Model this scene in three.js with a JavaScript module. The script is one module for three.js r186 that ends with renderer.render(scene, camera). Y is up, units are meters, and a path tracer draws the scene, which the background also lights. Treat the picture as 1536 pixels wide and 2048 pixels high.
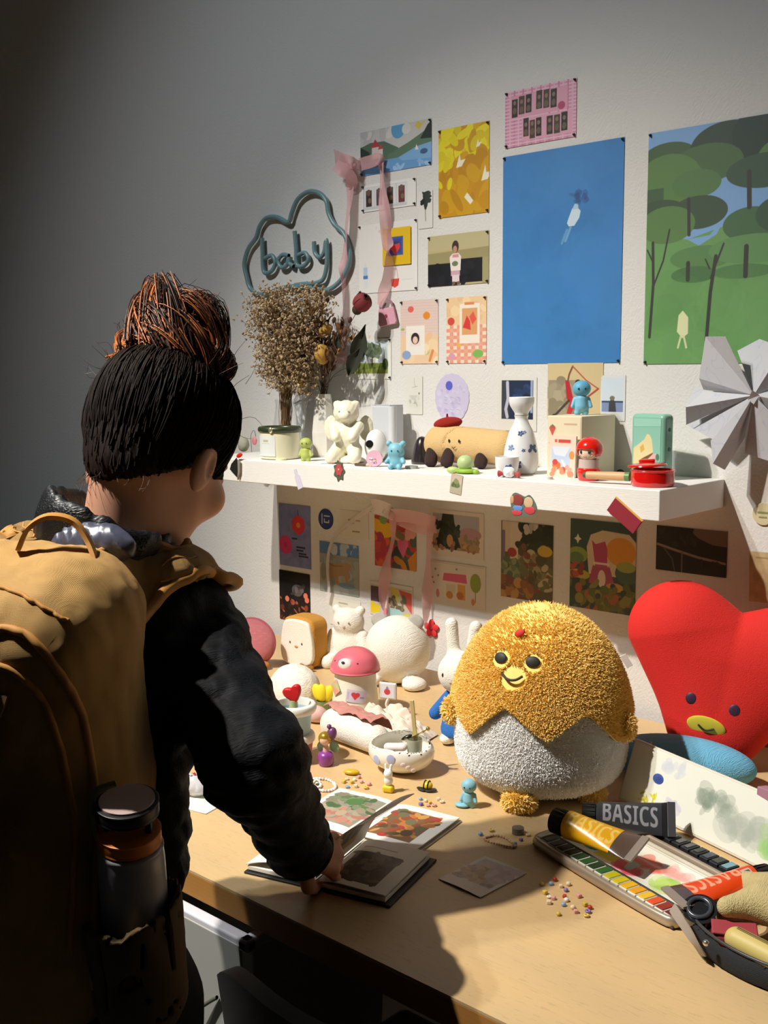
import * as THREE from 'three';
import { RoundedBoxGeometry } from 'three/addons/geometries/RoundedBoxGeometry.js';
import { mergeGeometries } from 'three/addons/utils/BufferGeometryUtils.js';
import { ImprovedNoise } from 'three/addons/math/ImprovedNoise.js';
import { RectAreaLightUniformsLib } from 'three/addons/lights/RectAreaLightUniformsLib.js';

// ---------------------------------------------------------------- camera, light, exposure
const scene = new THREE.Scene();
scene.background = new THREE.Color(0x000000);
const camera = new THREE.PerspectiveCamera(50.87, 1536 / 2048, 0.05, 30);
camera.position.set(0, 1.47, 2.0);
camera.rotation.set(THREE.MathUtils.degToRad(-7.42), THREE.MathUtils.degToRad(42.115), THREE.MathUtils.degToRad(-0.42), 'YXZ');
const renderer = new THREE.WebGLRenderer({ antialias: true });
renderer.toneMapping = THREE.LinearToneMapping;
renderer.toneMappingExposure = 1.0;
renderer.shadowMap.enabled = true;
RectAreaLightUniformsLib.init();
const WARM = new THREE.Color().setRGB(1, 0.93, 0.82), COOL = new THREE.Color().setRGB(0.8, 0.9, 1);
const SPOTS = [[-1.98, 3.78, 2.4, 47, 0.495, 'brightest black track spotlight aimed at the display table'], [-2.27, 3.78, 2.28, 11, 0.495, 'narrow dimmer black track spotlight left of the brightest one'], [-2.3, 3.78, 2.52, 11, 0.86, 'wide dim black track spotlight out of view, placed to light the left wall']];   // x, y, z, candela, half angle
const SPOT_AIM = [-1.36, 0.74, 0.7];
const UNSEEN_PANEL = [-3.2, 4.25, 3.9, 0.17];                                           // unseen ceiling panel, placed to give dim cool ambient light; x, y, z, radiance

// ---------------------------------------------------------------- helpers
const V = (x, y, z) => new THREE.Vector3(x, y, z), v3 = (a) => new THREE.Vector3(a[0], a[1], a[2]);
const lerp = (a, b, t) => a + (b - a) * t, clamp = (x, a = 0, b = 1) => Math.min(b, Math.max(a, x)), TAU = Math.PI * 2;
function rng(seed) { let s = seed >>> 0; return () => { s = (s + 0x6d2b79f5) | 0; let t = Math.imul(s ^ (s >>> 15), 1 | s); t = (t + Math.imul(t ^ (t >>> 7), 61 | t)) ^ t; return ((t ^ (t >>> 14)) >>> 0) / 4294967296; }; }
const perlin = new ImprovedNoise();
const noise = (x, y, z) => perlin.noise(x, y, z);
const used = {};
function numbered(n) { const k = used[n] = (used[n] ?? -1) + 1; return k ? n + '_' + String(k).padStart(3, '0') : n; }
function tag(o, label, category, group) { o.userData.label = label; o.userData.category = category; if (group) o.userData.group = group; return o; }
function thing(name, label, category, p = [0, 0, 0], turn = 0, group) {
  const o = new THREE.Group(); o.name = numbered(name); scene.add(o); o.position.set(p[0], p[1], p[2]); o.rotation.y = turn;
  return tag(o, label, category, group);
}
function part(name, geo, mat, parent, p, rot) {
  const m = new THREE.Mesh(geo, mat); m.name = name; m.castShadow = m.receiveShadow = true;
  if (p) m.position.set(p[0], p[1], p[2]);
  if (rot) m.rotation.set(rot[0], rot[1], rot[2]);
  parent.add(m); return m;
}
function solo(name, label, category, geo, mat, p, rot, group) { return tag(part(numbered(name), geo, mat, scene, p, rot), label, category, group); }
function struct(name, geo, mat, p, parent = scene) { const m = part(name, geo, mat, parent, p); if (parent === scene) m.userData.kind = 'structure'; return m; }
function copyOf(src, label, p, turn) { const c = src.clone(); c.name = numbered(src.name.replace(/_\d{3}$/, '')); scene.add(c); c.userData = { ...src.userData, label }; if (p) c.position.set(p[0], p[1], p[2]); if (turn !== undefined) c.rotation.y = turn; return c; }
const mats = new Map();
function M(color, rough = 0.7, extra = {}) {
  const key = color + '|' + rough + '|' + Object.entries(extra).map(([k, v]) => k + (v?.uuid ?? v)).join();
  if (!mats.has(key)) mats.set(key, new THREE.MeshPhysicalMaterial({ color, roughness: rough, ...extra }));
  return mats.get(key);
}
// geometry
const rbox = (w, h, d, r = 0.003, s = 3) => new RoundedBoxGeometry(w, h, d, s, Math.min(r, w / 2.01, h / 2.01, d / 2.01));
const sph = (x, y = x, z = x, n = 24) => new THREE.SphereGeometry(1, n, Math.round(n * 0.7)).scale(x, y, z);
const cyl = (a, b, h, n = 28) => new THREE.CylinderGeometry(a, b, h, n);
const lathe = (pts, n = 40) => new THREE.LatheGeometry(pts.map((p) => new THREE.Vector2(p[0], p[1])), n);
const smoothLathe = (pts, n = 40, m = 40) => new THREE.LatheGeometry(new THREE.SplineCurve(pts.map((p) => new THREE.Vector2(p[0], p[1]))).getPoints(m).map((p) => (p.x = Math.max(p.x, 0.00001), p)), n);
const at = (g, x, y, z, rx = 0, ry = 0, rz = 0) => g.rotateX(rx).rotateY(ry).rotateZ(rz).translate(x, y, z);
const curve = (pts, closed) => new THREE.CatmullRomCurve3(pts.map((p) => (p.isVector3 ? p : v3(p))), closed, 'centripetal');
const tube = (pts, r, closed = false, n = 32, m = 8) => new THREE.TubeGeometry(curve(pts, closed), n, r, m, closed);
function taper(pts, r0, r1, n = 10, m = 6) {            // closed tapering tube
  const c = curve(pts), f = c.computeFrenetFrames(n, false), P = [], I = [];
  for (let i = 0; i <= n; i++) { const p = c.getPointAt(i / n), r = lerp(r0, r1, i / n);
    for (let j = 0; j < m; j++) { const a = j / m * TAU; P.push(...p.clone().addScaledVector(f.normals[i], Math.cos(a) * r).addScaledVector(f.binormals[i], Math.sin(a) * r).toArray()); } }
  for (let i = 0; i < n; i++) for (let j = 0; j < m; j++) { const a = i * m + j, b = i * m + (j + 1) % m; I.push(a, b, a + m, b, b + m, a + m); }
  for (let j = 1; j < m - 1; j++) I.push(0, j + 1, j, n * m, n * m + j, n * m + j + 1);
  return finish(P, I);
}
function finish(P, I, UV) {
  const g = new THREE.BufferGeometry(); g.setAttribute('position', new THREE.Float32BufferAttribute(P, 3));
  if (!UV) { UV = []; for (let i = 0; i < P.length; i += 3) UV.push(P[i] + P[i + 2] * 0.7, P[i + 1] + P[i + 2] * 0.2); }
  g.setAttribute('uv', new THREE.Float32BufferAttribute(UV, 2)); g.setIndex(I); g.computeVertexNormals(); return g;
}
function join(list) { return mergeGeometries(list.map((g) => { const h = g.index ? g.toNonIndexed() : g; for (const k of Object.keys(h.attributes)) if (!['position', 'normal', 'uv'].includes(k)) h.deleteAttribute(k); return h; })); }
function shapeOf(pts, smooth) { const s = new THREE.Shape(); const q = smooth ? new THREE.CatmullRomCurve3(pts.map((p) => V(p[0], p[1], 0)), true, 'centripetal').getPoints(pts.length * 6) : pts.map((p) => V(p[0], p[1], 0)); q.forEach((p, i) => (i ? s.lineTo(p.x, p.y) : s.moveTo(p.x, p.y))); return s; }
function slab(shape, depth, bevel = 0.001, steps = 2) { return new THREE.ExtrudeGeometry(shape, { depth: Math.max(depth - 2 * bevel, 0.0002), bevelEnabled: bevel > 0, bevelThickness: bevel, bevelSize: bevel, bevelOffset: -bevel, bevelSegments: steps, curveSegments: 16 }).translate(0, 0, bevel); }
function ribbon(pts, w, side, n = 40, th = 0.0006) {     // a band swept along points; side is a vector or a function of t
  const c = curve(pts);
  return sheetGrid(2, n, (u, v) => { const p = c.getPointAt(v), tg = c.getTangentAt(v), s = (typeof side === 'function' ? side(v) : v3(side)).clone(); s.addScaledVector(tg, -s.dot(tg)).normalize(); return p.addScaledVector(s, (u - 0.5) * (typeof w === 'function' ? w(v) : w)); }, th);
}
function sheetGrid(nu, nv, fn, th = 0.0006) {            // thin curved sheet with thickness; fn(u, v) -> Vector3; uv 0..1
  const P = [], UV = [], I = [], N = (nu + 1) * (nv + 1);
  const pts = []; for (let j = 0; j <= nv; j++) for (let i = 0; i <= nu; i++) pts.push(fn(i / nu, j / nv));
  const nrm = pts.map((p, k) => { const i = k % (nu + 1), j = Math.floor(k / (nu + 1)); const a = pts[k + (i < nu ? 1 : 0)].clone().sub(pts[k - (i < nu ? 0 : 1)]), b = pts[k + (j < nv ? nu + 1 : 0)].clone().sub(pts[k - (j < nv ? 0 : nu + 1)]); return a.cross(b).normalize(); });
  for (const s of [1, -1]) pts.forEach((p, k) => { P.push(...p.clone().addScaledVector(nrm[k], s * th / 2).toArray()); UV.push((k % (nu + 1)) / nu, Math.floor(k / (nu + 1)) / nv); });
  for (let j = 0; j < nv; j++) for (let i = 0; i < nu; i++) { const a = j * (nu + 1) + i, b = a + 1, c = a + nu + 1, d = c + 1; I.push(a, b, c, b, d, c, N + a, N + c, N + b, N + b, N + c, N + d); }
  const e = []; for (let i = 0; i < nu; i++) e.push(i); for (let j = 0; j < nv; j++) e.push(j * (nu + 1) + nu); for (let i = nu; i > 0; i--) e.push(nv * (nu + 1) + i); for (let j = nv; j > 0; j--) e.push(j * (nu + 1));
  const base = P.length / 3; e.forEach((k) => { for (const o of [k, N + k]) { P.push(P[o * 3], P[o * 3 + 1], P[o * 3 + 2]); UV.push(UV[o * 2], UV[o * 2 + 1]); } });
  e.forEach((_, i) => { const a = base + 2 * i, b = base + 2 * ((i + 1) % e.length); I.push(a, a + 1, b, b, a + 1, b + 1); });
  return finish(P, I, UV);
}
// signed distance fields, meshed with surface nets
const smin = (a, b, k) => { const h = Math.max(k - Math.abs(a - b), 0) / k; return Math.min(a, b) - h * h * k * 0.25; };
const smax = (a, b, k) => -smin(-a, -b, k);
const dSph = (x, y, z, c, r) => Math.hypot(x - c[0], y - c[1], z - c[2]) - r;
const dEll = (x, y, z, c, r) => { const a = (x - c[0]) / r[0], b = (y - c[1]) / r[1], d = (z - c[2]) / r[2], k = Math.hypot(a, b, d), q = Math.hypot(a / r[0], b / r[1], d / r[2]); return q > 1e-9 ? k * (k - 1) / q : -Math.min(r[0], r[1], r[2]); };
function dCap(x, y, z, a, b, ra, rb = ra) { const bx = b[0] - a[0], by = b[1] - a[1], bz = b[2] - a[2], px = x - a[0], py = y - a[1], pz = z - a[2], h = clamp((px * bx + py * by + pz * bz) / (bx * bx + by * by + bz * bz)); return Math.hypot(px - bx * h, py - by * h, pz - bz * h) - lerp(ra, rb, h); }
function dBox(x, y, z, c, s, r) { const a = Math.abs(x - c[0]) - s[0] + r, b = Math.abs(y - c[1]) - s[1] + r, d = Math.abs(z - c[2]) - s[2] + r; return Math.hypot(Math.max(a, 0), Math.max(b, 0), Math.max(d, 0)) + Math.min(Math.max(a, b, d), 0) - r; }
function nets(f, lo, hi, cell, color) {
  const nx = Math.ceil((hi[0] - lo[0]) / cell) + 1, ny = Math.ceil((hi[1] - lo[1]) / cell) + 1, nz = Math.ceil((hi[2] - lo[2]) / cell) + 1, F = new Float32Array(nx * ny * nz);
  for (let k = 0, n = 0; k < nz; k++) for (let j = 0; j < ny; j++) for (let i = 0; i < nx; i++, n++) F[n] = f(lo[0] + i * cell, lo[1] + j * cell, lo[2] + k * cell);
  const id = new Int32Array(nx * ny * nz).fill(-1), P = [], Nn = [], I = [], X = nx, XY = nx * ny;
  const corner = [0, 1, X, X + 1, XY, XY + 1, XY + X, XY + X + 1], edges = [[0, 1], [2, 3], [4, 5], [6, 7], [0, 2], [1, 3], [4, 6], [5, 7], [0, 4], [1, 5], [2, 6], [3, 7]];
  const e = cell * 0.4;
  for (let k = 0; k < nz - 1; k++) for (let j = 0; j < ny - 1; j++) for (let i = 0; i < nx - 1; i++) {
    const n = i + j * X + k * XY; let s = 0; for (let c = 0; c < 8; c++) if (F[n + corner[c]] < 0) s |= 1 << c;
    if (s === 0 || s === 255) continue;
    let x = 0, y = 0, z = 0, w = 0;
    for (const [a, b] of edges) { if (((s >> a) & 1) === ((s >> b) & 1)) continue; const fa = F[n + corner[a]], fb = F[n + corner[b]], t = fa / (fa - fb); x += lerp(a & 1, b & 1, t); y += lerp((a >> 1) & 1, (b >> 1) & 1, t); z += lerp(a >> 2, b >> 2, t); w++; }
    let px = lo[0] + (i + x / w) * cell, py = lo[1] + (j + y / w) * cell, pz = lo[2] + (k + z / w) * cell, gx, gy, gz;
    for (let it = 0; it < 2; it++) {
      gx = f(px + e, py, pz) - f(px - e, py, pz); gy = f(px, py + e, pz) - f(px, py - e, pz); gz = f(px, py, pz + e) - f(px, py, pz - e);
      const l = Math.hypot(gx, gy, gz) || 1; gx /= l; gy /= l; gz /= l;
      if (!it) { const d = clamp(f(px, py, pz) * 2 * e / l, -cell * 0.5, cell * 0.5); px -= gx * d; py -= gy * d; pz -= gz * d; }
    }
    id[n] = P.length / 3; P.push(px, py, pz); Nn.push(gx, gy, gz);
  }
  for (let k = 1; k < nz - 1; k++) for (let j = 1; j < ny - 1; j++) for (let i = 1; i < nx - 1; i++) {
    const n = i + j * X + k * XY, a = F[n] < 0;
    for (const [d, u, w] of [[1, X, XY], [X, XY, 1], [XY, 1, X]]) {
      if ((F[n + d] < 0) === a) continue;
      const q = [id[n], id[n - u], id[n - u - w], id[n - w]]; if (q.includes(-1)) continue;
      if (a) I.push(q[0], q[1], q[2], q[0], q[2], q[3]); else I.push(q[0], q[2], q[1], q[0], q[3], q[2]);
    }
  }
  const g = finish(P, I); g.setAttribute('normal', new THREE.Float32BufferAttribute(Nn, 3));
  if (color) { const C = new Float32Array(P.length); for (let i = 0; i < P.length; i += 3) C.set(color(P[i], P[i + 1], P[i + 2]), i); g.setAttribute('color', new THREE.BufferAttribute(C, 3)); }
  return g;
}
// textures
function dataTex(n, fn, srgb) { const d = new Uint8Array(n * n * 4); for (let y = 0; y < n; y++) for (let x = 0; x < n; x++) { const c = fn(x / n, y / n), o = (y * n + x) * 4; d[o] = clamp(c[0]) * 255; d[o + 1] = clamp(c[1]) * 255; d[o + 2] = clamp(c[2]) * 255; d[o + 3] = 255; } const t = new THREE.DataTexture(d, n, n); t.wrapS = t.wrapT = THREE.RepeatWrapping; t.magFilter = t.minFilter = THREE.LinearFilter; if (srgb) t.colorSpace = THREE.SRGBColorSpace; t.needsUpdate = true; return t; }
const tileNoise = (u, v, f, s = 0) => { const a = u * TAU, b = v * TAU, r = f / TAU; return noise(Math.cos(a) * r + s + 10, Math.sin(a) * r + Math.cos(b) * r * 0.73 + 20, Math.sin(b) * r + s); };
const grainTex = (() => { const r = rng(5); return dataTex(256, () => { const k = r(); return [k, k, k]; }); })();
const fuzzTex = dataTex(256, (u, v) => { const k = 0.5 + 0.5 * tileNoise(u, v, 60) + 0.3 * tileNoise(u, v, 150, 4); return [k, k, k]; });
const rep = (t, x, y = x) => { const c = t.clone(); c.repeat.set(x, y); c.needsUpdate = true; return c; };
const weaveTex = dataTex(128, (u, v) => { const k = 0.5 + 0.25 * Math.sin(u * TAU * 16) * (Math.sin(v * TAU * 16) > 0 ? 1 : -1) + 0.25 * Math.sin(v * TAU * 32); return [k, k, k]; });
const clothBump = rep(weaveTex, 22), fuzzBump = rep(fuzzTex, 12), paintBump = rep(fuzzTex, 4);
const plushMat = (c, rough = 0.95) => M(c, rough, { bumpMap: fuzzBump, bumpScale: 0.0012, sheen: 0.5, sheenRoughness: 0.6, sheenColor: new THREE.Color(c) });
// printed paper
const brush = (g, W, H) => { const r = rng(W * 7 + H), b = {
  R: (x, y, w, h, c) => { g.fillStyle = c; g.fillRect(x * W, y * H, w * W, h * H); },
  E: (x, y, a, d, c, t = 0) => { g.fillStyle = c; g.beginPath(); g.ellipse(x * W, y * H, a * W, d * H, t, 0, TAU); g.fill(); },
  P: (c, ...p) => { g.fillStyle = c; g.beginPath(); for (let i = 0; i < p.length; i += 2) i ? g.lineTo(p[i] * W, p[i + 1] * H) : g.moveTo(p[i] * W, p[i + 1] * H); g.fill(); },
  L: (c, w, ...p) => { g.strokeStyle = c; g.lineWidth = w * W; g.lineCap = g.lineJoin = 'round'; g.beginPath(); for (let i = 0; i < p.length; i += 2) i ? g.lineTo(p[i] * W, p[i + 1] * H) : g.moveTo(p[i] * W, p[i + 1] * H); g.stroke(); },
  B: (x, y, w, h, n, cs, a, d) => { for (let i = 0; i < n; i++) b.E(x + r() * w, y + r() * h, lerp(a, d, r()), lerp(a, d, r()), cs[Math.floor(r() * cs.length)], r() * 3); },
  T: (s, x, y, size, c, f = 'sans-serif') => { g.fillStyle = c; g.font = 'bold ' + Math.round(size * H) + 'px ' + f; g.textAlign = 'center'; g.textBaseline = 'middle'; g.fillText(s, x * W, y * H); } };
  return b; };
function printTex(w, h, bg, fn, ppm = 1100) { const c = document.createElement('canvas'); c.width = Math.max(24, Math.round(w * ppm)); c.height = Math.max(24, Math.round(h * ppm)); const g = c.getContext('2d'); g.fillStyle = bg; g.fillRect(0, 0, c.width, c.height); fn(brush(g, c.width, c.height), g); const t = new THREE.CanvasTexture(c); t.colorSpace = THREE.SRGBColorSpace; t.magFilter = THREE.LinearFilter; return t; }
const printMat = (w, h, bg, fn, rough = 0.55, ppm) => new THREE.MeshPhysicalMaterial({ map: printTex(w, h, bg, fn, ppm), roughness: rough });
// a sheet of paper lying against a wall that faces +z, slightly wavy, held at its corners
function sheetGeo(w, h, curl = 0.002, seed = 1) { return sheetGrid(10, 10, (u, v) => { const e = Math.pow(Math.sin(u * Math.PI), 1) * Math.sin(v * Math.PI); return V((u - 0.5) * w, (v - 0.5) * h, 0.0006 + curl * e * (0.6 + 0.4 * noise(u * 2 + seed, v * 2, seed))); }, 0.0006); }
function poster(name, label, category, c, w, h, bg, fn, o = {}) { const m = solo(name, label, category, sheetGeo(w, h, o.curl ?? 0.0015, w * 37), printMat(w, h, bg, fn, o.rough ?? 0.5, o.ppm), [c[0], c[1], o.z ?? 0.0006], [0, 0, o.tilt ?? 0], o.group); return m; }

// ---------------------------------------------------------------- room
const wallMat = M(0xdbd9d5, 0.85, { bumpMap: paintBump, bumpScale: 0.0006 });
const unseenWall = M(0x9a9997, 0.9), floorMat = M(0x34302c, 0.6, { bumpMap: rep(fuzzTex, 3), bumpScale: 0.0008 });  // grey for the unseen ceiling and walls, chosen for its bounce light
{
  const X0 = -5.6, X1 = 3.2, Z1 = 6.0, Hh = 4.3;
  const uvBox = (w, h, d) => { const g = new THREE.BoxGeometry(w, h, d), uv = g.attributes.uv, p = g.attributes.position, n = g.attributes.normal; for (let i = 0; i < uv.count; i++) { const k = Math.abs(n.getX(i)) > 0.5 ? [p.getZ(i), p.getY(i)] : Math.abs(n.getY(i)) > 0.5 ? [p.getX(i), p.getZ(i)] : [p.getX(i), p.getY(i)]; uv.setXY(i, k[0], k[1]); } return g; };
  struct('floor', uvBox(X1 - X0 + 0.4, 0.1, Z1 + 0.4), floorMat, [(X0 + X1) / 2, -0.05, Z1 / 2]);
  struct('ceiling', uvBox(X1 - X0 + 0.4, 0.1, Z1 + 0.4), unseenWall, [(X0 + X1) / 2, Hh + 0.05, Z1 / 2]);
  struct('wall_back', uvBox(X1 - X0 + 0.4, Hh, 0.12), wallMat, [(X0 + X1) / 2, Hh / 2, -0.06]);
  struct('wall_left', uvBox(0.12, Hh, Z1), wallMat, [X0 - 0.06, Hh / 2, Z1 / 2]);
  struct('wall_right', uvBox(0.12, Hh, Z1), unseenWall, [X1 + 0.06, Hh / 2, Z1 / 2]);
  struct('wall_front', uvBox(X1 - X0 + 0.4, Hh, 0.12), unseenWall, [(X0 + X1) / 2, Hh / 2, Z1 + 0.06]);
}
// two track spotlights for the display; an unseen wide one lights the left wall
{
  const glow = new THREE.MeshStandardMaterial({ color: 0xffffff, emissive: WARM, emissiveIntensity: 3 }), can = M(0x111111, 0.5, { metalness: 0.3 });
  SPOTS.forEach(([x, y, z, cd, ang, label], i) => {
    const p = V(x, y, z), d = v3(SPOT_AIM).sub(p).normalize();
    const t = thing('unseen_track_spotlight', label, 'spotlight', p.toArray());
    const q = new THREE.Quaternion().setFromUnitVectors(V(0, -1, 0), d), b = part('housing', lathe([[0.001, 0.17], [0.035, 0.168], [0.05, 0.15], [0.055, 0.03], [0.05, 0.028], [0.046, 0.04], [0.001, 0.05]]), can, t); b.quaternion.copy(q);
    const l = part('lamp_face', cyl(0.042, 0.042, 0.004), glow, t); l.quaternion.copy(q); l.position.copy(d).multiplyScalar(-0.036);
    part('stem', cyl(0.009, 0.009, 4.3 - y - 0.04, 12), can, t, [0, (4.3 - y) / 2 + 0.03, 0]);
    const s = new THREE.SpotLight(i > 1 ? COOL : WARM, cd, 0, ang, 1, 2); s.position.copy(p); s.target.position.set(...SPOT_AIM); s.castShadow = true; s.shadow.radius = 1.6; s.shadow.mapSize.set(2048, 2048); s.name = 'spot_beam'; scene.add(s, s.target);
  });
  const [fx, fy, fz, fi] = UNSEEN_PANEL, t = thing('unseen_ceiling_panel', 'unseen ceiling panel behind the viewer, placed to give dim cool ambient light', 'ceiling light', [fx, fy, fz]);
  part('frame', rbox(1.26, 0.05, 1.26, 0.01), M(0xcccccc, 0.6), t, [0, 0.022, 0]);
  part('diffuser', rbox(1.18, 0.01, 1.18, 0.003), new THREE.MeshStandardMaterial({ color: 0xeeeeee, emissive: COOL, emissiveIntensity: fi }), t, [0, -0.006, 0]);
  const a = new THREE.RectAreaLight(COOL, fi * 2, 1.18, 1.18); a.position.set(fx, fy - 0.02, fz); a.lookAt(fx, 0, fz); a.name = 'unseen_panel_light'; scene.add(a);
}
// table
const TABLE = 0.75, SHELF = 1.2575;
const woodTex = dataTex(1024, (u, v) => {
  const warp = tileNoise(u, v, 1.6) * 0.25 + tileNoise(u, v, 8, 3) * 0.012, k = 0.5 + 0.5 * Math.sin((v + warp) * TAU * 7), fine = tileNoise(u * 1, v * 1, 2, 7) * 0.15 + 0.2 * noise(u * 9, v * 260, 3), pore = noise(u * 40, v * 500, 8) > 0.42 ? -0.05 : 0;
  const s = 0.92 + 0.025 * (k - 0.5) + 0.05 * fine + pore + 0.035 * tileNoise(u, v, 5, 9); return [0.9 * s, 0.765 * s - 0.006 * k, 0.56 * s - 0.012 * k];
}, true);
const woodMat = M(0xffffff, 0.42, { map: woodTex, clearcoat: 0.15, clearcoatRoughness: 0.35 });
const woodEdge = M(0xd9b57e, 0.6, { map: rep(woodTex, 1, 6) });
{
  const t = thing('display_table', 'pale plywood display table against the white wall', 'table', [-0.75, 0, 0.56]);
  const top = new THREE.BoxGeometry(3.1, 0.004, 1.05), uv = top.attributes.uv; for (let i = 0; i < uv.count; i++) uv.setXY(i, uv.getX(i) * 3.1 / 1.05, uv.getY(i));
  part('tabletop', top, woodMat, t, [0, TABLE - 0.002, 0]);
  part('table_edge', rbox(3.1, 0.037, 1.05, 0.0015, 2), woodEdge, t, [0, TABLE - 0.0225, 0]);
  for (const sx of [-1, 1]) for (const sz of [-1, 1]) part('leg', rbox(0.06, 0.71, 0.06, 0.004), woodEdge, t, [sx * 1.46, 0.355, sz * 0.44]);
}
// shelf
{
  const t = thing('wall_shelf', 'thick white floating shelf on the wall above the table', 'shelf', [-1.56, 1.2295, 0]);
  part('shelf_board', rbox(1.3, 0.056, 0.262, 0.0025, 2), M(0xe9e7e3, 0.6, { bumpMap: rep(fuzzTex, 2), bumpScale: 0.0003 }), t, [0, 0, 0.131]);
}

// ---------------------------------------------------------------- prints pinned to the wall
const PR = [];     // prints whose corners are pinned
const pinned = (m, w, h, what, skip = []) => PR.push([m, w, h, what, skip]);
{
  const tree = (b, x, y, s, c, t = '#2c2f2b') => { b.L(t, 0.012 * s, x, y, x, y + 0.2 * s); b.E(x, y, 0.13 * s, 0.06 * s, c); b.E(x - 0.06 * s, y - 0.02 * s, 0.08 * s, 0.05 * s, c); };
  let p;
  p = poster('landscape_print', 'landscape illustration of green hills, a red-roofed castle and a blue lake', 'print', [-1.763, 2.0], 0.226, 0.104, '#c9c6c4', (b) => {
    b.B(0.02, 0.02, 0.5, 0.2, 8, ['#d9d4d0', '#bfbcbb'], 0.05, 0.12); b.E(0.55, 0.08, 0.1, 0.22, '#5f9ecb'); b.E(0.66, 0.12, 0.06, 0.12, '#d8d7cf'); b.P('#d8c24a', 0.78, 0.1, 0.82, 0, 0.86, 0.06, 0.92, 0.02, 0.86, 0.14, 0.84, 0.2);
    b.P('#55705b', 0, 0.35, 0.15, 0.28, 0.35, 0.3, 0.55, 0.5, 0.6, 0.75, 0, 0.9); b.P('#5f7c63', 0.4, 0.62, 0.7, 0.42, 0.9, 0.25, 1, 0.22, 1, 0.65, 0.4, 0.75); b.P('#2c3a35', 0, 0.34, 0.14, 0.5, 0.12, 0.85, 0, 0.95); b.P('#27332f', 0.85, 0.4, 0.95, 0.12, 1, 0.05, 1, 0.42);
    b.R(0, 0.72, 1, 0.28, '#6b9fd0'); b.P('#7fb0de', 0.55, 0.72, 0.8, 0.55, 1, 0.5, 1, 0.85, 0.6, 0.8); b.E(0.9, 0.68, 0.05, 0.06, '#3d6387'); b.P('#e8e4dc', 0.78, 0.62, 0.8, 0.5, 0.83, 0.62);
    b.R(0.17, 0.38, 0.1, 0.28, '#dccdc4'); b.P('#b9404a', 0.15, 0.4, 0.22, 0.22, 0.29, 0.4); b.R(0.27, 0.46, 0.06, 0.2, '#e2d5cd'); b.P('#c24a50', 0.26, 0.46, 0.3, 0.34, 0.34, 0.46); b.R(0, 0.78, 0.32, 0.06, '#243a4c'); b.R(0.27, 0.75, 0.07, 0.14, '#2f4558'); b.B(0.5, 0.85, 0.5, 0.12, 10, ['#9cc4ea', '#88b4e0'], 0.02, 0.06); });
  pinned(p, 0.226, 0.104, 'landscape illustration', [0]);
  p = poster('yellow_print', 'tall yellow and ochre print with small white birds', 'print', [-1.556, 1.922], 0.145, 0.197, '#c9930e', (b) => {
    b.B(0, 0, 1, 0.45, 60, ['#e2cf12', '#d9c117', '#e8d820', '#c8960f', '#d8a90f'], 0.05, 0.14); b.B(0.1, 0.35, 0.9, 0.6, 36, ['#c78f10', '#bd870c', '#cf9d14'], 0.06, 0.16); b.B(0, 0.3, 0.25, 0.35, 12, ['#dcc81a', '#e2d21f'], 0.04, 0.1);
    for (const [x, y, s] of [[0.45, 0.4, 1], [0.95, 0.58, 1.1], [0.8, 0.23, 0.6]]) { b.P('#efe9d2', x - 0.09 * s, y + 0.06 * s, x - 0.02 * s, y - 0.1 * s, x, y - 0.02 * s, x + 0.1 * s, y - 0.03 * s, x + 0.02 * s, y + 0.05 * s); }
    b.P('#efe9d2', 0.52, 0.8, 0.58, 0.75, 0.7, 0.85, 0.64, 0.89); });
  pinned(p, 0.145, 0.197, 'yellow print with white birds');
  p = poster('pink_print', 'pink checked print with four dark photo strips of people', 'print', [-1.35, 2.013], 0.181, 0.118, '#d694ae', (b) => {
    for (let i = 0; i < 16; i++) { b.R(i / 16, 0, 0.02, 1, i % 2 ? '#e3b5c8' : '#c97f9e'); b.R(0, i / 16, 1, 0.025, '#e6bccd'); } b.R(0.08, 0.1, 0.8, 0.4, '#dca0b4'); b.R(0.25, 0.52, 0.7, 0.4, '#dfa6b8');
    const r = rng(4); for (const [x, y, w] of [[0.1, 0.1, 0.3], [0.45, 0.08, 0.3], [0.27, 0.52, 0.27], [0.6, 0.52, 0.3]]) for (let k = 0; k < 3; k++) { b.R(x + k * w / 3, y + r() * 0.06, w / 3.6, 0.32, ['#3a2f2c', '#4b3d33', '#2c2624'][k]); b.E(x + (k + 0.4) * w / 3, y + 0.12, 0.022, 0.04, '#8a6f5c'); b.E(x + (k + 0.4) * w / 3, y + 0.26, 0.03, 0.06, '#6a5a48'); } b.E(0.8, 0.42, 0.05, 0.07, '#b34668'); });
  pinned(p, 0.181, 0.118, 'pink checked print');
  p = poster('blue_poster', 'large plain blue poster with a tiny pale figure floating in it', 'poster', [-1.295, 1.711], 0.3, 0.451, '#3f80bd', (b, g) => {
    b.B(0, 0, 1, 1, 200, ['rgba(70,140,200,.06)', 'rgba(40,100,170,.06)'], 0.05, 0.2); b.P('#c5d9e6', 0.57, 0.33, 0.6, 0.285, 0.64, 0.28, 0.67, 0.3, 0.66, 0.33, 0.62, 0.365, 0.575, 0.365, 0.56, 0.35); b.P('#a9c6dc', 0.6, 0.29, 0.62, 0.265, 0.65, 0.265, 0.65, 0.29); b.L('rgba(160,195,220,.5)', 0.02, 0.59, 0.37, 0.55, 0.43); b.L('rgba(160,195,220,.4)', 0.018, 0.56, 0.38, 0.52, 0.44); b.B(0.6, 0.21, 0.12, 0.05, 14, ['rgba(40,70,120,.35)'], 0.01, 0.025); }, { curl: 0.004 });
  pinned(p, 0.3, 0.451, 'large blue poster');
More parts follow.
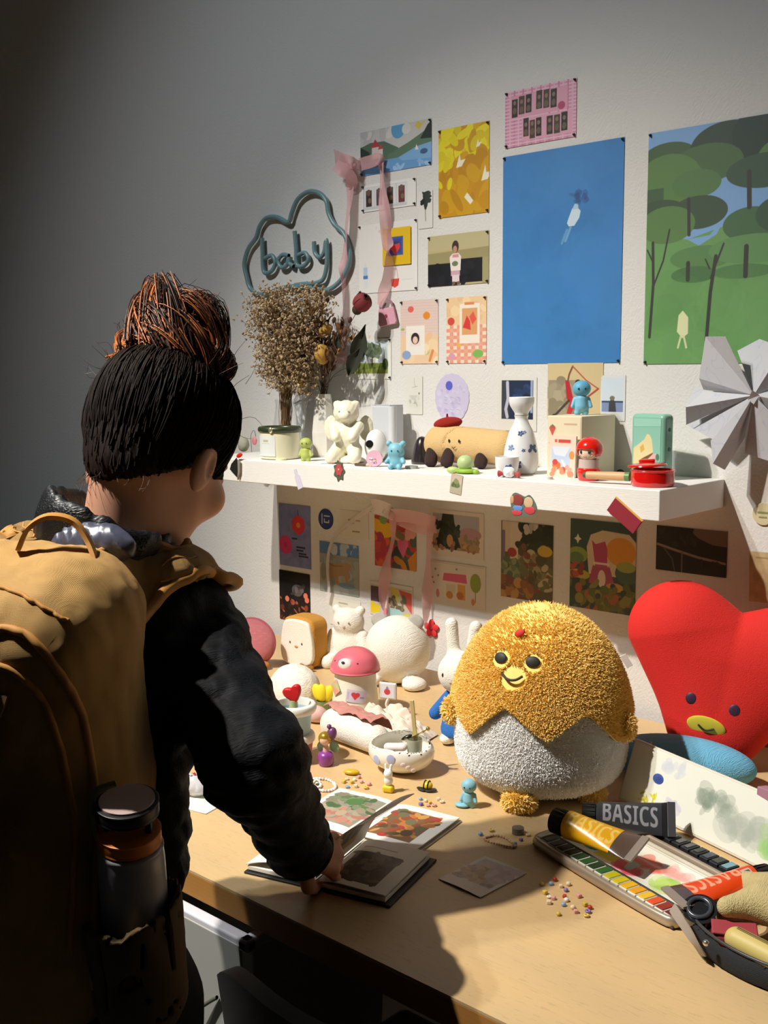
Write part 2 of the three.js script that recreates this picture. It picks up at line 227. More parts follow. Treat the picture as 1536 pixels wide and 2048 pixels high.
  p = poster('forest_poster', 'large green poster of flat-topped trees and a tiny pale figure', 'poster', [-0.941, 1.708], 0.3, 0.453, '#6f9e5e', (b) => {
    b.R(0, 0, 1, 0.55, '#7ea8d8'); b.P('#6b9a5b', 0, 0.42, 0.3, 0.47, 0.6, 0.42, 1, 0.45, 1, 1, 0, 1);
    const dk = '#3f5440', md = '#4d6b43', lt = '#5c8049'; for (const [x, y, a, d, c] of [[0.15, 0.12, 0.2, 0.07, '#45603f'], [0.55, 0.1, 0.25, 0.1, '#37493a'], [0.8, 0.07, 0.22, 0.12, '#2f4034'], [0.42, 0.16, 0.24, 0.08, md], [0.15, 0.22, 0.24, 0.12, lt], [0.35, 0.24, 0.17, 0.06, '#567a49'], [0.9, 0.17, 0.15, 0.07, lt], [0.8, 0.22, 0.25, 0.07, '#3f5745']]) b.E(x, y, a, d, c);
    b.R(0, 0.24, 0.12, 0.1, '#455f42'); b.E(0.1, 0.33, 0.16, 0.04, dk); b.E(0.37, 0.36, 0.2, 0.07, dk); b.E(0.15, 0.4, 0.2, 0.08, lt); b.E(0.72, 0.43, 0.18, 0.07, '#4a6b4a'); b.E(0.95, 0.4, 0.2, 0.08, '#3f5a45'); b.P('#7ea8d8', 0.3, 0.47, 0.45, 0.46, 0.55, 0.4, 0.5, 0.46, 0.38, 0.5);
    b.E(0.4, 0.55, 0.22, 0.05, '#5b8550'); b.E(0.35, 0.62, 0.16, 0.035, '#4c7446'); b.E(0.75, 0.53, 0.3, 0.06, '#64905a'); b.E(0.68, 0.62, 0.2, 0.03, '#55804e'); b.B(0.05, 0.7, 0.95, 0.3, 30, ['rgba(120,170,100,.18)', 'rgba(90,140,80,.2)'], 0.08, 0.2);
    const t = '#3a3a36'; b.L(t, 0.022, 0.3, 0.3, 0.31, 0.45); b.L(t, 0.028, 0.31, 0.57, 0.31, 0.64); b.L(t, 0.03, 0.7, 0.22, 0.71, 0.36); b.L(t, 0.03, 0.7, 0.52, 0.7, 0.64); b.L(t, 0.02, 0.05, 0.47, 0.06, 0.65, 0.04, 0.88); b.L(t, 0.012, 0.06, 0.66, 0.13, 0.55, 0.17, 0.42); b.L(t, 0.024, 0.5, 0.55, 0.47, 0.7, 0.45, 0.9); b.L(t, 0.012, 0.47, 0.64, 0.55, 0.5); b.L(t, 0.01, 0.46, 0.6, 0.43, 0.56); b.L(t, 0.01, 0.05, 0.55, 0.01, 0.5);
    b.P('#d8dcae', 0.24, 0.86, 0.25, 0.79, 0.28, 0.77, 0.32, 0.8, 0.32, 0.87, 0.28, 0.89); b.L('#cfd6a4', 0.014, 0.27, 0.88, 0.25, 0.93); b.L('#cfd6a4', 0.014, 0.29, 0.88, 0.31, 0.93); }, { curl: 0.004 });
  pinned(p, 0.3, 0.453, 'large green forest poster', [1, 3]);
  p = poster('photo_strip', 'white strip of four small dark figure photos under the landscape print', 'photo strip', [-1.785, 1.893], 0.175, 0.064, '#e7e5e2', (b) => { b.R(0.02, 0.1, 0.82, 0.84, '#c9ccd0'); [['#3b2f2a', 0.05], ['#5b4650', 0.25], ['#37332c', 0.45], ['#6d3434', 0.66]].forEach(([c, x]) => { b.R(x, 0.12, 0.19, 0.72, '#dcdcdc'); b.R(x + 0.03, 0.22, 0.11, 0.6, c); b.E(x + 0.08, 0.3, 0.04, 0.12, '#6c564c'); b.E(x + 0.1, 0.6, 0.03, 0.1, '#77684e'); }); });
  pinned(p, 0.175, 0.064, 'white photo strip');
  p = poster('white_sheet', 'large white sheet with a red strawberry bag drawing and a blue bottle drawing', 'drawing', [-1.789, 1.747], 0.191, 0.166, '#e6e3df', (b) => { b.R(0.08, 0.62, 0.07, 0.12, '#b7c8dc'); b.R(0.075, 0.74, 0.08, 0.05, '#4f7db4'); b.R(0.08, 0.8, 0.07, 0.13, '#d9dfe4'); b.P('#d9dfe4', 0.095, 0.62, 0.115, 0.54, 0.14, 0.62); b.L('#d8a5a0', 0.012, 0.56, 0.82, 0.58, 0.68, 0.66, 0.68, 0.68, 0.82); b.P('#d8453a', 0.55, 0.82, 0.7, 0.82, 0.68, 0.92, 0.62, 0.95, 0.57, 0.92); b.L('#bfcfd2', 0.006, 0.74, 0.84, 0.92, 0.84); b.B(0.3, 0.05, 0.15, 0.1, 4, ['#e4c7c6', '#dddad6'], 0.01, 0.025); });
  pinned(p, 0.191, 0.166, 'sheet of drawings');
  poster('heart_print', 'small yellow print with a red heart on a blue square', 'print', [-1.757, 1.77], 0.09, 0.088, '#dfb714', (b) => { b.R(0.18, 0.24, 0.56, 0.5, '#3f55a0'); b.R(0.25, 0.3, 0.42, 0.38, '#34468c'); b.E(0.38, 0.5, 0.1, 0.11, '#cf3a3e'); b.E(0.54, 0.5, 0.1, 0.11, '#cf3a3e'); b.P('#cf3a3e', 0.29, 0.54, 0.63, 0.54, 0.46, 0.74); b.E(0.46, 0.4, 0.14, 0.04, '#2c3a70'); }, { z: 0.004 });
  p = poster('portrait_photo', 'photo of a person in white standing before black sofas', 'photo', [-1.572, 1.726], 0.178, 0.116, '#b9ae7c', (b) => { b.R(0, 0, 1, 0.3, '#bcb187'); b.P('#9d9266', 0, 0.35, 1, 0.3, 1, 0.6, 0, 0.6); b.R(0, 0.56, 0.4, 0.44, '#15151c'); b.R(0.5, 0.5, 0.4, 0.46, '#13131a'); b.B(0, 0.6, 0.9, 0.35, 20, ['#1b1b22', '#101015'], 0.04, 0.09); b.R(0.9, 0.5, 0.1, 0.5, '#a39a6e'); b.E(0.465, 0.25, 0.055, 0.12, '#3b2a20'); b.E(0.46, 0.3, 0.035, 0.07, '#b98d74'); b.P('#eadfd8', 0.37, 0.45, 0.42, 0.38, 0.52, 0.38, 0.56, 0.45, 0.55, 0.72, 0.39, 0.72); b.R(0.42, 0.4, 0.1, 0.06, '#d78f98'); b.E(0.46, 0.58, 0.05, 0.05, '#6d7d5a'); b.R(0.39, 0.72, 0.15, 0.1, '#cfa6b2'); b.R(0.41, 0.8, 0.12, 0.14, '#e0d2d6'); b.R(0.41, 0.93, 0.05, 0.06, '#7b5a4a'); b.R(0.49, 0.93, 0.05, 0.06, '#7b5a4a'); });
  pinned(p, 0.178, 0.116, 'sofa photo');
  p = poster('illustrated_card', 'pastel orange card with a white polaroid of a dark-haired face and fruit', 'card', [-1.689, 1.564], 0.118, 0.151, '#e8c7a4', (b) => { b.R(0, 0, 1, 0.55, '#dfc6bd'); for (let i = 0; i < 12; i++) b.R(0, i * 0.045, 1, 0.006, '#cfbcb4'); b.B(0.1, 0.5, 0.9, 0.5, 16, ['#ecd0a8', '#e8bf94', '#efd9b4'], 0.05, 0.12); b.R(0.15, 0.4, 0.5, 0.46, '#ebe5dd'); b.R(0.26, 0.52, 0.28, 0.2, '#e8dcd4'); b.E(0.4, 0.6, 0.11, 0.09, '#2e2628'); b.E(0.4, 0.625, 0.07, 0.06, '#e6c4b0'); b.E(0.28, 0.14, 0.08, 0.05, '#e0605e'); b.E(0.7, 0.25, 0.09, 0.06, '#e08a28'); b.E(0.16, 0.86, 0.12, 0.07, '#8ea3c8'); b.L('#e08a4a', 0.06, 0.78, 0.95, 0.86, 0.8); b.L('#a9c47a', 0.03, 0.7, 0.86, 0.76, 0.82); b.E(0.06, 0.45, 0.05, 0.02, '#9cae62'); });
  pinned(p, 0.118, 0.151, 'pastel card');
  p = poster('gingham_card', 'orange gingham card with a white polaroid of red strawberries', 'card', [-1.547, 1.564], 0.116, 0.151, '#e9c89f', (b) => { for (let j = 0; j < 11; j++) for (let i = 0; i < 11; i++) b.R(i / 11, 0.42 + j * 0.053, 0.09, 0.053, (i + j) % 2 ? '#e39a84' : i % 2 ? '#e5a88e' : '#efd8c0'); b.R(0, 0, 1, 0.4, '#e9c69a'); b.B(0, 0, 1, 0.4, 14, ['#efd2a6', '#e4bd8e'], 0.05, 0.1); b.R(0.34, 0.1, 0.5, 0.6, '#eee3d6'); b.R(0.4, 0.17, 0.38, 0.4, '#dba06a'); b.R(0.46, 0.08, 0.24, 0.04, '#d98a52'); b.P('#d23b3a', 0.42, 0.46, 0.52, 0.28, 0.6, 0.36, 0.62, 0.5); b.P('#de5a48', 0.58, 0.3, 0.68, 0.22, 0.76, 0.34, 0.66, 0.42); b.E(0.12, 0.36, 0.09, 0.06, '#cf4d44'); b.E(0.8, 0.86, 0.13, 0.06, '#7fb25a'); b.E(0.14, 0.9, 0.09, 0.05, '#d59bb0'); b.E(0.32, 0.73, 0.06, 0.03, '#e6b450'); });
  pinned(p, 0.116, 0.151, 'orange gingham card');
  p = poster('tree_photo', 'white-bordered photo of a round tree in a green meadow', 'photo', [-1.859, 1.502], 0.159, 0.1, '#e6e4dc', (b) => { b.R(0.05, 0.06, 0.88, 0.8, '#cfdbe0'); b.R(0.05, 0.6, 0.88, 0.26, '#8f9a4c'); b.P('#6f7f3a', 0.05, 0.66, 0.93, 0.6, 0.93, 0.7, 0.05, 0.8); b.E(0.62, 0.3, 0.2, 0.17, '#64735c'); b.B(0.45, 0.14, 0.34, 0.3, 22, ['#5c6b52', '#73816a', '#4d5c46'], 0.03, 0.07); b.R(0.6, 0.4, 0.03, 0.22, '#5a5546'); b.E(0.88, 0.63, 0.06, 0.14, '#4c6334'); b.E(0.62, 0.54, 0.16, 0.06, '#dfe6e0'); b.E(0.2, 0.5, 0.15, 0.14, '#39463c'); });
  pinned(p, 0.159, 0.1, 'photo of a round tree', [2]);
  poster('bouquet_card', 'narrow white card with a dark bouquet photo beside the yellow print', 'card', [-1.668, 1.847], 0.043, 0.085, '#dedbd6', (b) => { b.P('#27302a', 0.3, 0.1, 0.75, 0.12, 0.65, 0.4, 0.5, 0.55, 0.4, 0.4); b.B(0.25, 0.05, 0.5, 0.3, 16, ['#2b332d', '#3a4a3c', '#1f2522'], 0.06, 0.14); b.L('#8e9a86', 0.06, 0.5, 0.5, 0.52, 0.8); });
  poster('sketch_card', 'faint white card with grey pencil sketches', 'card', [-1.705, 1.413], 0.052, 0.092, '#dcd9d0', (b) => { b.L('#aaa79c', 0.02, 0.5, 0.05, 0.52, 0.2, 0.6, 0.28); b.L('#98958b', 0.02, 0.4, 0.3, 0.7, 0.26); b.E(0.8, 0.45, 0.04, 0.03, '#84746c'); b.R(0.2, 0.5, 0.6, 0.3, '#c6c6bc'); b.B(0.2, 0.5, 0.6, 0.3, 14, ['#b0b2a6', '#d6d5ca'], 0.04, 0.12); });
  p = poster('dark_polaroid', 'polaroid of a dark navy window with pale curtain', 'photo', [-1.402, 1.396], 0.104, 0.12, '#dad8d0', (b) => { b.R(0.09, 0.06, 0.82, 0.72, '#1e2c48'); b.R(0.09, 0.06, 0.2, 0.72, '#3a3f48'); b.L('#b9bccc', 0.08, 0.24, 0.1, 0.26, 0.4, 0.2, 0.6, 0.24, 0.74); b.B(0.4, 0.2, 0.45, 0.4, 16, ['#24365a', '#182339', '#2b4270'], 0.04, 0.1); b.R(0.84, 0.06, 0.06, 0.6, '#97a3c4'); b.E(0.66, 0.48, 0.05, 0.04, '#7a5a70'); });
  p = poster('collage_print', 'tan collage print of a leaping figure in red with long arms', 'print', [-1.253, 1.425], 0.138, 0.122, '#cdb98c', (b) => { b.R(0.02, 0.3, 0.62, 0.68, '#978c72'); b.R(0.08, 0.48, 0.26, 0.5, '#ab9f84'); b.B(0.02, 0.3, 0.6, 0.65, 16, ['#8d826a', '#a3977c'], 0.05, 0.12); b.L('#7a4a38', 0.03, 0.46, 0.06, 0.4, 0.2, 0.36, 0.4); b.L('#b05a40', 0.02, 0.46, 0.06, 0.7, 0.3, 0.92, 0.45); b.P('#b3252e', 0.33, 0.3, 0.4, 0.32, 0.48, 0.62, 0.44, 0.72, 0.36, 0.62); b.P('#c22c34', 0.36, 0.88, 0.45, 0.6, 0.54, 0.68, 0.44, 0.9); b.L('#4a3a34', 0.04, 0.4, 0.66, 0.14, 0.93); b.E(0.13, 0.94, 0.04, 0.04, '#2a2422'); b.L('#a5483c', 0.03, 0.7, 0.62, 0.92, 0.45); b.E(0.56, 0.34, 0.05, 0.05, '#3a3230'); });
  p = poster('sea_photo', 'small pale photo of a dark figure before a blue sea', 'photo', [-1.161, 1.412], 0.06, 0.095, '#d3d6d6', (b) => { b.R(0.08, 0.05, 0.84, 0.52, '#c9d6de'); b.R(0.08, 0.56, 0.84, 0.05, '#3f4a66'); b.R(0.08, 0.6, 0.84, 0.2, '#7c8cb4'); b.P('#3c3d42', 0.36, 0.8, 0.38, 0.58, 0.5, 0.5, 0.62, 0.58, 0.66, 0.8); b.E(0.5, 0.5, 0.1, 0.05, '#77705c'); });
  poster('flower_poster', 'violet poster with a red flower and a pink flower under the shelf', 'poster', [-2.137, 1.026], 0.125, 0.173, '#7d82b4', (b) => { b.B(0, 0, 1, 1, 60, ['rgba(140,146,196,.3)', 'rgba(104,108,164,.3)'], 0.04, 0.1); b.L('#58497a', 0.02, 0.6, 0.08, 0.64, 0.2); for (const [x, y, r, c, k] of [[0.62, 0.32, 0.2, '#d8414a', '#e79a4c'], [0.2, 0.66, 0.2, '#d6457c', '#c23468']]) { for (let i = 0; i < 9; i++) b.E(x + Math.cos(i * 0.7) * r * 0.5, y + Math.sin(i * 0.7) * r * 0.36, r * 0.55, r * 0.4, c); b.E(x, y, r * 0.3, r * 0.22, k); } for (const [x, y, w] of [[0.42, 0.53, 0.16], [0.55, 0.66, 0.28], [0.55, 0.71, 0.22], [0.62, 0.76, 0.24], [0.62, 0.8, 0.3]]) b.R(x, y, w, 0.025, '#2a2a3c'); });
  solo('round_sticker', 'round navy blue sticker with white lettering under the shelf', 'sticker', at(cyl(0.028, 0.028, 0.0008, 40), 0, 0, 0, Math.PI / 2), new THREE.MeshPhysicalMaterial({ roughness: 0.5, map: printTex(0.06, 0.06, '#34447c', (b) => { b.L('#c9cfdd', 0.06, 0.35, 0.25, 0.35, 0.6); b.L('#c9cfdd', 0.06, 0.55, 0.3, 0.65, 0.3, 0.65, 0.6, 0.5, 0.6); b.R(0.25, 0.72, 0.5, 0.06, '#c9cfdd'); }) }), [-2.016, 1.083, 0.0008]);
  poster('text_card', 'blank-looking pale card with two short grey text lines', 'card', [-1.912, 1.078], 0.104, 0.069, '#d8d3c6', (b) => { b.R(0.3, 0.32, 0.42, 0.05, '#9a9484'); b.R(0.36, 0.44, 0.16, 0.04, '#aaa494'); b.R(0.44, 0.74, 0.26, 0.05, '#8c8676'); });
  poster('animal_print', 'print of a tan animal in shallow water under a blue sky', 'print', [-1.969, 0.955], 0.144, 0.135, '#9fa7a0', (b) => { b.R(0, 0, 1, 0.26, '#5a82b4'); b.B(0.3, 0.04, 0.7, 0.2, 12, ['#c8d2da', '#aebfd0', '#5f8abe'], 0.05, 0.13); b.R(0, 0.24, 1, 0.08, '#9c9a94'); b.B(0, 0.35, 1, 0.65, 40, ['#a5ada4', '#8f9c98', '#b0b5ac'], 0.05, 0.12); b.P('#b08d68', 0.26, 0.42, 0.5, 0.4, 0.72, 0.36, 0.84, 0.42, 0.76, 0.52, 0.74, 0.78, 0.68, 0.8, 0.64, 0.62, 0.48, 0.66, 0.5, 0.84, 0.44, 0.82, 0.36, 0.66, 0.3, 0.76, 0.26, 0.74); b.L('#7d5e44', 0.012, 0.26, 0.42, 0.36, 0.46, 0.6, 0.44); b.E(0.7, 0.82, 0.2, 0.06, '#7b98b4'); b.E(0.1, 0.6, 0.08, 0.18, '#8c8a78'); });
  poster('floral_print', 'colourful print of pink, red and yellow flowers', 'print', [-1.77, 1.044], 0.139, 0.13, '#b8463c', (b) => { b.P('#e0b028', 0, 0.06, 0.4, 0.14, 0.55, 0.36, 0.2, 0.45, 0, 0.3); b.E(0.22, 0.06, 0.1, 0.1, '#7ea05c'); b.B(0, 0.4, 0.5, 0.6, 24, ['#c8443e', '#b03444', '#d4603c', '#a23a58'], 0.06, 0.14); b.B(0.45, 0.4, 0.55, 0.6, 30, ['#4f5a48', '#5f6d4c', '#c98a2c', '#b84048', '#3f4a44'], 0.05, 0.13); b.P('#dc6a92', 0.52, 0.3, 0.78, 0.26, 0.82, 0.5, 0.7, 0.78, 0.58, 0.6); b.B(0.5, 0.2, 0.5, 0.2, 12, ['#dca08c', '#d8b4a4', '#8a7a4c'], 0.05, 0.1); b.P('#cf8630', 0.8, 0.8, 1, 0.6, 1, 1, 0.85, 1); });
  poster('night_photo', 'dark photo of red lights left of the bread plush', 'photo', [-2.142, 0.855], 0.123, 0.14, '#1d1715', (b) => { b.B(0, 0, 1, 0.4, 14, ['#141210', '#221c18'], 0.08, 0.2); b.E(0.6, 0.36, 0.18, 0.12, '#57504e'); b.B(0.4, 0.25, 0.4, 0.2, 8, ['#6a6060', '#3c3534'], 0.03, 0.08); b.B(0, 0.55, 1, 0.45, 24, ['#6a2a22', '#8c3c28', '#3c1c18', '#a8563a'], 0.02, 0.08); for (const [x, y] of [[0.26, 0.56], [0.86, 0.44], [0.9, 0.52]]) b.E(x, y, 0.07, 0.06, '#e07a62'); });
  poster('note_card', 'small white note card behind the white bear plush', 'card', [-1.949, 0.838], 0.114, 0.075, '#e4e2d4', (b) => { b.R(0.3, 0.14, 0.3, 0.05, '#a9ad96'); b.R(0.05, 0.05, 0.9, 0.01, '#cfd0bf'); });
  poster('collage_card', 'white-edged card with yellow, red and pale blue shapes', 'card', [-1.785, 0.894], 0.145, 0.088, '#d8d4c8', (b) => { b.R(0.02, 0.1, 0.96, 0.85, '#c8bfb0'); b.R(0.02, 0.15, 0.26, 0.45, '#5b4248'); b.P('#e6c81e', 0.02, 0.6, 0.24, 0.72, 0.24, 0.95, 0.02, 0.95); b.R(0.3, 0.2, 0.2, 0.75, '#e2c7c2'); b.P('#d8c84a', 0.48, 0.1, 0.66, 0.14, 0.7, 0.55, 0.55, 0.35); b.P('#d25a4e', 0.68, 0.14, 0.98, 0.2, 0.98, 0.8, 0.8, 0.5); b.B(0.48, 0.4, 0.4, 0.3, 18, ['#6b6a4a', '#8c7c62', '#54483e'], 0.03, 0.09); b.P('#a8cfd4', 0.44, 0.7, 0.7, 0.72, 0.9, 0.95, 0.44, 0.95); b.E(0.38, 0.84, 0.05, 0.1, '#e08a94'); b.P('#e0d23c', 0.78, 0.86, 0.9, 0.78, 0.94, 0.95, 0.8, 0.95); });
  poster('conifer_photo', 'white-bordered photo of a dark conifer before pink hills', 'photo', [-1.577, 1.085], 0.167, 0.11, '#d9d0c0', (b) => { b.R(0.08, 0.08, 0.84, 0.78, '#a9a8ae'); b.R(0.08, 0.5, 0.84, 0.36, '#b08a70'); b.E(0.76, 0.48, 0.2, 0.14, '#b08a92'); b.P('#2f3a2c', 0.26, 0.08, 0.46, 0.08, 0.5, 0.4, 0.6, 0.8, 0.14, 0.8, 0.22, 0.4); b.B(0.16, 0.3, 0.4, 0.5, 26, ['#2a3328', '#3a4634', '#232a22'], 0.03, 0.07); b.E(0.4, 0.66, 0.06, 0.14, '#b88a5c'); b.B(0.08, 0.7, 0.84, 0.16, 16, ['#c09a68', '#9c7450', '#8a5c44'], 0.02, 0.06); b.B(0.6, 0.55, 0.3, 0.25, 12, ['#8f8462', '#a6906a'], 0.03, 0.06); });
  poster('house_card', 'white card with a drawn pink-roofed shop and a round green tree', 'card', [-1.577, 0.962], 0.177, 0.105, '#dcd3c4', (b) => { b.R(0.02, 0.03, 0.96, 0.01, '#b8ac9a'); b.R(0.02, 0.03, 0.006, 0.94, '#b8ac9a'); b.P('#d8607c', 0.3, 0.26, 0.68, 0.24, 0.7, 0.44, 0.28, 0.44); b.R(0.3, 0.44, 0.38, 0.42, '#e4d6bc'); b.R(0.54, 0.48, 0.13, 0.36, '#dfa24c'); b.R(0.34, 0.5, 0.16, 0.2, '#d6c9ae'); b.E(0.4, 0.76, 0.06, 0.09, '#c98a3c'); b.E(0.58, 0.74, 0.06, 0.09, '#c8792c'); b.L('#7c6a4a', 0.01, 0.84, 0.6, 0.84, 0.84); b.E(0.84, 0.4, 0.09, 0.22, '#93a03c'); for (const [x, y] of [[0.15, 0.2], [0.1, 0.4], [0.2, 0.34], [0.12, 0.52], [0.52, 0.14]]) b.E(x, y, 0.015, 0.025, '#8d7c6c'); b.E(0.19, 0.76, 0.03, 0.1, '#cf7a7a'); b.E(0.8, 0.84, 0.03, 0.08, '#d28a54'); });
  poster('garden_photo', 'photo of a garden of mixed flowers beside a white post', 'photo', [-1.373, 1.041], 0.141, 0.177, '#5e5a3c', (b) => { b.R(0.02, 0, 0.36, 0.4, '#c9b9a2'); b.R(0.02, 0.12, 0.06, 0.4, '#7a6a86'); b.P('#cfc0aa', 0.3, 0, 0.5, 0.14, 0.34, 0.3, 0.34, 0.5, 0.18, 0.5, 0.18, 0); b.B(0.4, 0.02, 0.6, 0.3, 30, ['#27301f', '#323a26', '#1e2419'], 0.05, 0.12); b.B(0.48, 0.02, 0.2, 0.14, 8, ['#bdb8a8', '#a9a494'], 0.03, 0.06); b.E(0.22, 0.4, 0.09, 0.06, '#a83a34'); b.B(0.02, 0.48, 0.5, 0.24, 30, ['#6f7c5c', '#8a9270', '#56664a'], 0.03, 0.08); b.B(0.4, 0.3, 0.6, 0.6, 60, ['#8c7c54', '#a29668', '#6b6a44', '#b8ab84', '#54502f', '#7d4c38'], 0.03, 0.08); b.E(0.85, 0.34, 0.14, 0.07, '#c8a836'); b.B(0, 0.75, 0.6, 0.25, 24, ['#a8743c', '#8c5c34', '#b98c4c', '#7a4a3a'], 0.04, 0.09); });
  poster('story_print', 'dark green storybook print of an animal holding an orange balloon among bushes', 'print', [-1.178, 1.053], 0.16, 0.195, '#3d5148', (b) => { b.P('#d2bfa0', 0.26, 0.3, 0.32, 0.16, 0.5, 0.1, 0.9, 0.12, 1, 0.2, 1, 0.6, 0.3, 0.6); b.P('#e8e0c8', 0.1, 0.2, 0.12, 0.16, 0.14, 0.2, 0.18, 0.22, 0.14, 0.24, 0.12, 0.28, 0.1, 0.24, 0.06, 0.22); b.E(0.78, 0.32, 0.22, 0.16, '#d99632'); b.P('#b5486a', 0.34, 0.22, 0.4, 0.26, 0.54, 0.22, 0.58, 0.3, 0.58, 0.5, 0.4, 0.5); b.P('#a8506a', 0.36, 0.5, 0.62, 0.5, 0.7, 0.7, 0.58, 0.74, 0.5, 0.6, 0.42, 0.72, 0.3, 0.7); b.E(0.5, 0.64, 0.06, 0.1, '#e0cdb8'); b.L('#e6d8c8', 0.03, 0.38, 0.47, 0.6, 0.47); for (const [x, y, a, d, c] of [[0.12, 0.4, 0.16, 0.09, '#8aa04a'], [0.1, 0.44, 0.12, 0.07, '#5f7c4a'], [0.88, 0.55, 0.18, 0.12, '#4a6650'], [0.86, 0.48, 0.14, 0.06, '#9aa44c'], [0.14, 0.62, 0.18, 0.06, '#b8a63c'], [0.12, 0.78, 0.16, 0.12, '#34463c'], [0.88, 0.76, 0.14, 0.1, '#3a4a40'], [0.7, 0.72, 0.14, 0.05, '#c29a4c'], [0.5, 0.88, 0.4, 0.12, '#6a6a34']]) b.E(x, y, a, d, c); b.B(0, 0.7, 1, 0.3, 46, ['#5f6a34', '#78702f', '#3c4a34', '#a8603c', '#8a8440'], 0.03, 0.07); b.B(0, 0.45, 0.2, 0.2, 8, ['#b8504a', '#8c4038'], 0.03, 0.05); });
  poster('bridge_photo', 'dark photo of a pale bridge rail against night trees', 'photo', [-0.976, 1.108], 0.152, 0.092, '#17130f', (b) => { b.P('#6d5a4a', 0.45, 0, 1, 0, 1, 0.34, 0.8, 0.32, 0.6, 0.2); b.B(0, 0, 0.55, 0.4, 20, ['#1c1c12', '#121310', '#2a2818'], 0.04, 0.1); b.L('#8f7c6a', 0.035, 0.02, 0.42, 0.3, 0.52, 0.6, 0.62, 0.98, 0.7); b.L('#6f6052', 0.02, 0.38, 0.55, 0.38, 1); b.L('#5b5048', 0.02, 0.12, 0.5, 0.24, 0.72, 0.28, 1); b.L('#2c2a30', 0.02, 0.66, 0.66, 0.66, 1); b.B(0.45, 0.75, 0.55, 0.2, 10, ['#131118', '#1c1a20'], 0.05, 0.1); });
  const pts = []; for (let i = 0; i < 72; i++) { const a = i / 72 * TAU, r = 1 + 0.03 * Math.abs(Math.sin(a * 9)); pts.push([Math.cos(a) * 0.05 * r, Math.sin(a) * 0.054 * r * (Math.sin(a) < 0 ? 1.1 : 1)]); }
  const memoGeo = new THREE.ExtrudeGeometry(shapeOf(pts), { depth: 0.0006, bevelEnabled: false }); { const uv = memoGeo.attributes.uv, q = memoGeo.attributes.position; for (let i = 0; i < uv.count; i++) uv.setXY(i, q.getX(i) / 0.104 + 0.5, q.getY(i) / 0.12 + 0.5); }
  const memo = solo('scalloped_memo', 'lavender scalloped memo sheet with a blue dot', 'memo sheet', memoGeo, M(0xffffff), [-1.589, 1.41, 0.0006]);
  memo.material = printMat(0.104, 0.12, '#c9c2dc', (b) => { b.B(0.1, 0.3, 0.8, 0.6, 40, ['rgba(170,160,205,.35)', 'rgba(215,210,230,.5)'], 0.03, 0.07); b.E(0.42, 0.28, 0.1, 0.09, '#5a5fc0'); for (let i = 0; i < 9; i++) b.L('#a9a0c4', 0.012, 0.28 + (i % 3) * 0.18, 0.5 + Math.floor(i / 3) * 0.12, 0.38 + (i % 3) * 0.18, 0.52 + Math.floor(i / 3) * 0.12); });
  poster('brown_card', 'sheet of plain brown cardboard at the right edge of the picture', 'card', [-0.81, 1.073], 0.086, 0.098, '#bfa77c', (b) => { b.B(0, 0, 1, 1, 40, ['rgba(170,146,104,.35)', 'rgba(205,184,140,.35)'], 0.05, 0.12); b.R(0.15, 0.1, 0.4, 0.03, '#9c855c'); }, { tilt: 0.03 });
  // dark pins at the corners
  const pinGeo = at(lathe([[0, 0], [0.0026, 0], [0.003, 0.001], [0.0024, 0.0022], [0.0016, 0.0026], [0.0018, 0.0055], [0.001, 0.0068], [0, 0.007]], 14), 0, 0, 0, Math.PI / 2), pinMat = M(0x3b3a3c, 0.4, { metalness: 0.6 });
  for (const [m, w, h, what, skip] of PR) [[-1, 1], [1, 1], [-1, -1], [1, -1]].forEach(([a, b], i) => { if (!skip.includes(i)) solo('push_pin', 'dark push pin at the ' + ['upper left', 'upper right', 'lower left', 'lower right'][i] + ' corner of the ' + what, 'pin', pinGeo, pinMat, [m.position.x + a * (w / 2 - 0.004), m.position.y + b * (h / 2 - 0.004), m.position.z + 0.0006], undefined, 'push pins of the ' + what); });
}
// pieces stuck on the wall
{
  const t = thing('wall_flower', 'small red paper flower on the pink ribbon above the egg cushion', 'paper flower', [-1.65, 0.843, 0.001]);
  const red = M(0xd22b33, 0.7); for (let i = 0; i < 5; i++) { const a = i / 5 * TAU + 0.3; part('petal', at(sph(0.012, 0.009, 0.003, 12), Math.cos(a) * 0.012, Math.sin(a) * 0.012, 0.003, 0, 0, a), red, t); } part('flower_centre', at(sph(0.006, 0.006, 0.004, 12), 0, 0, 0.004), M(0xa31d28, 0.7), t);
}

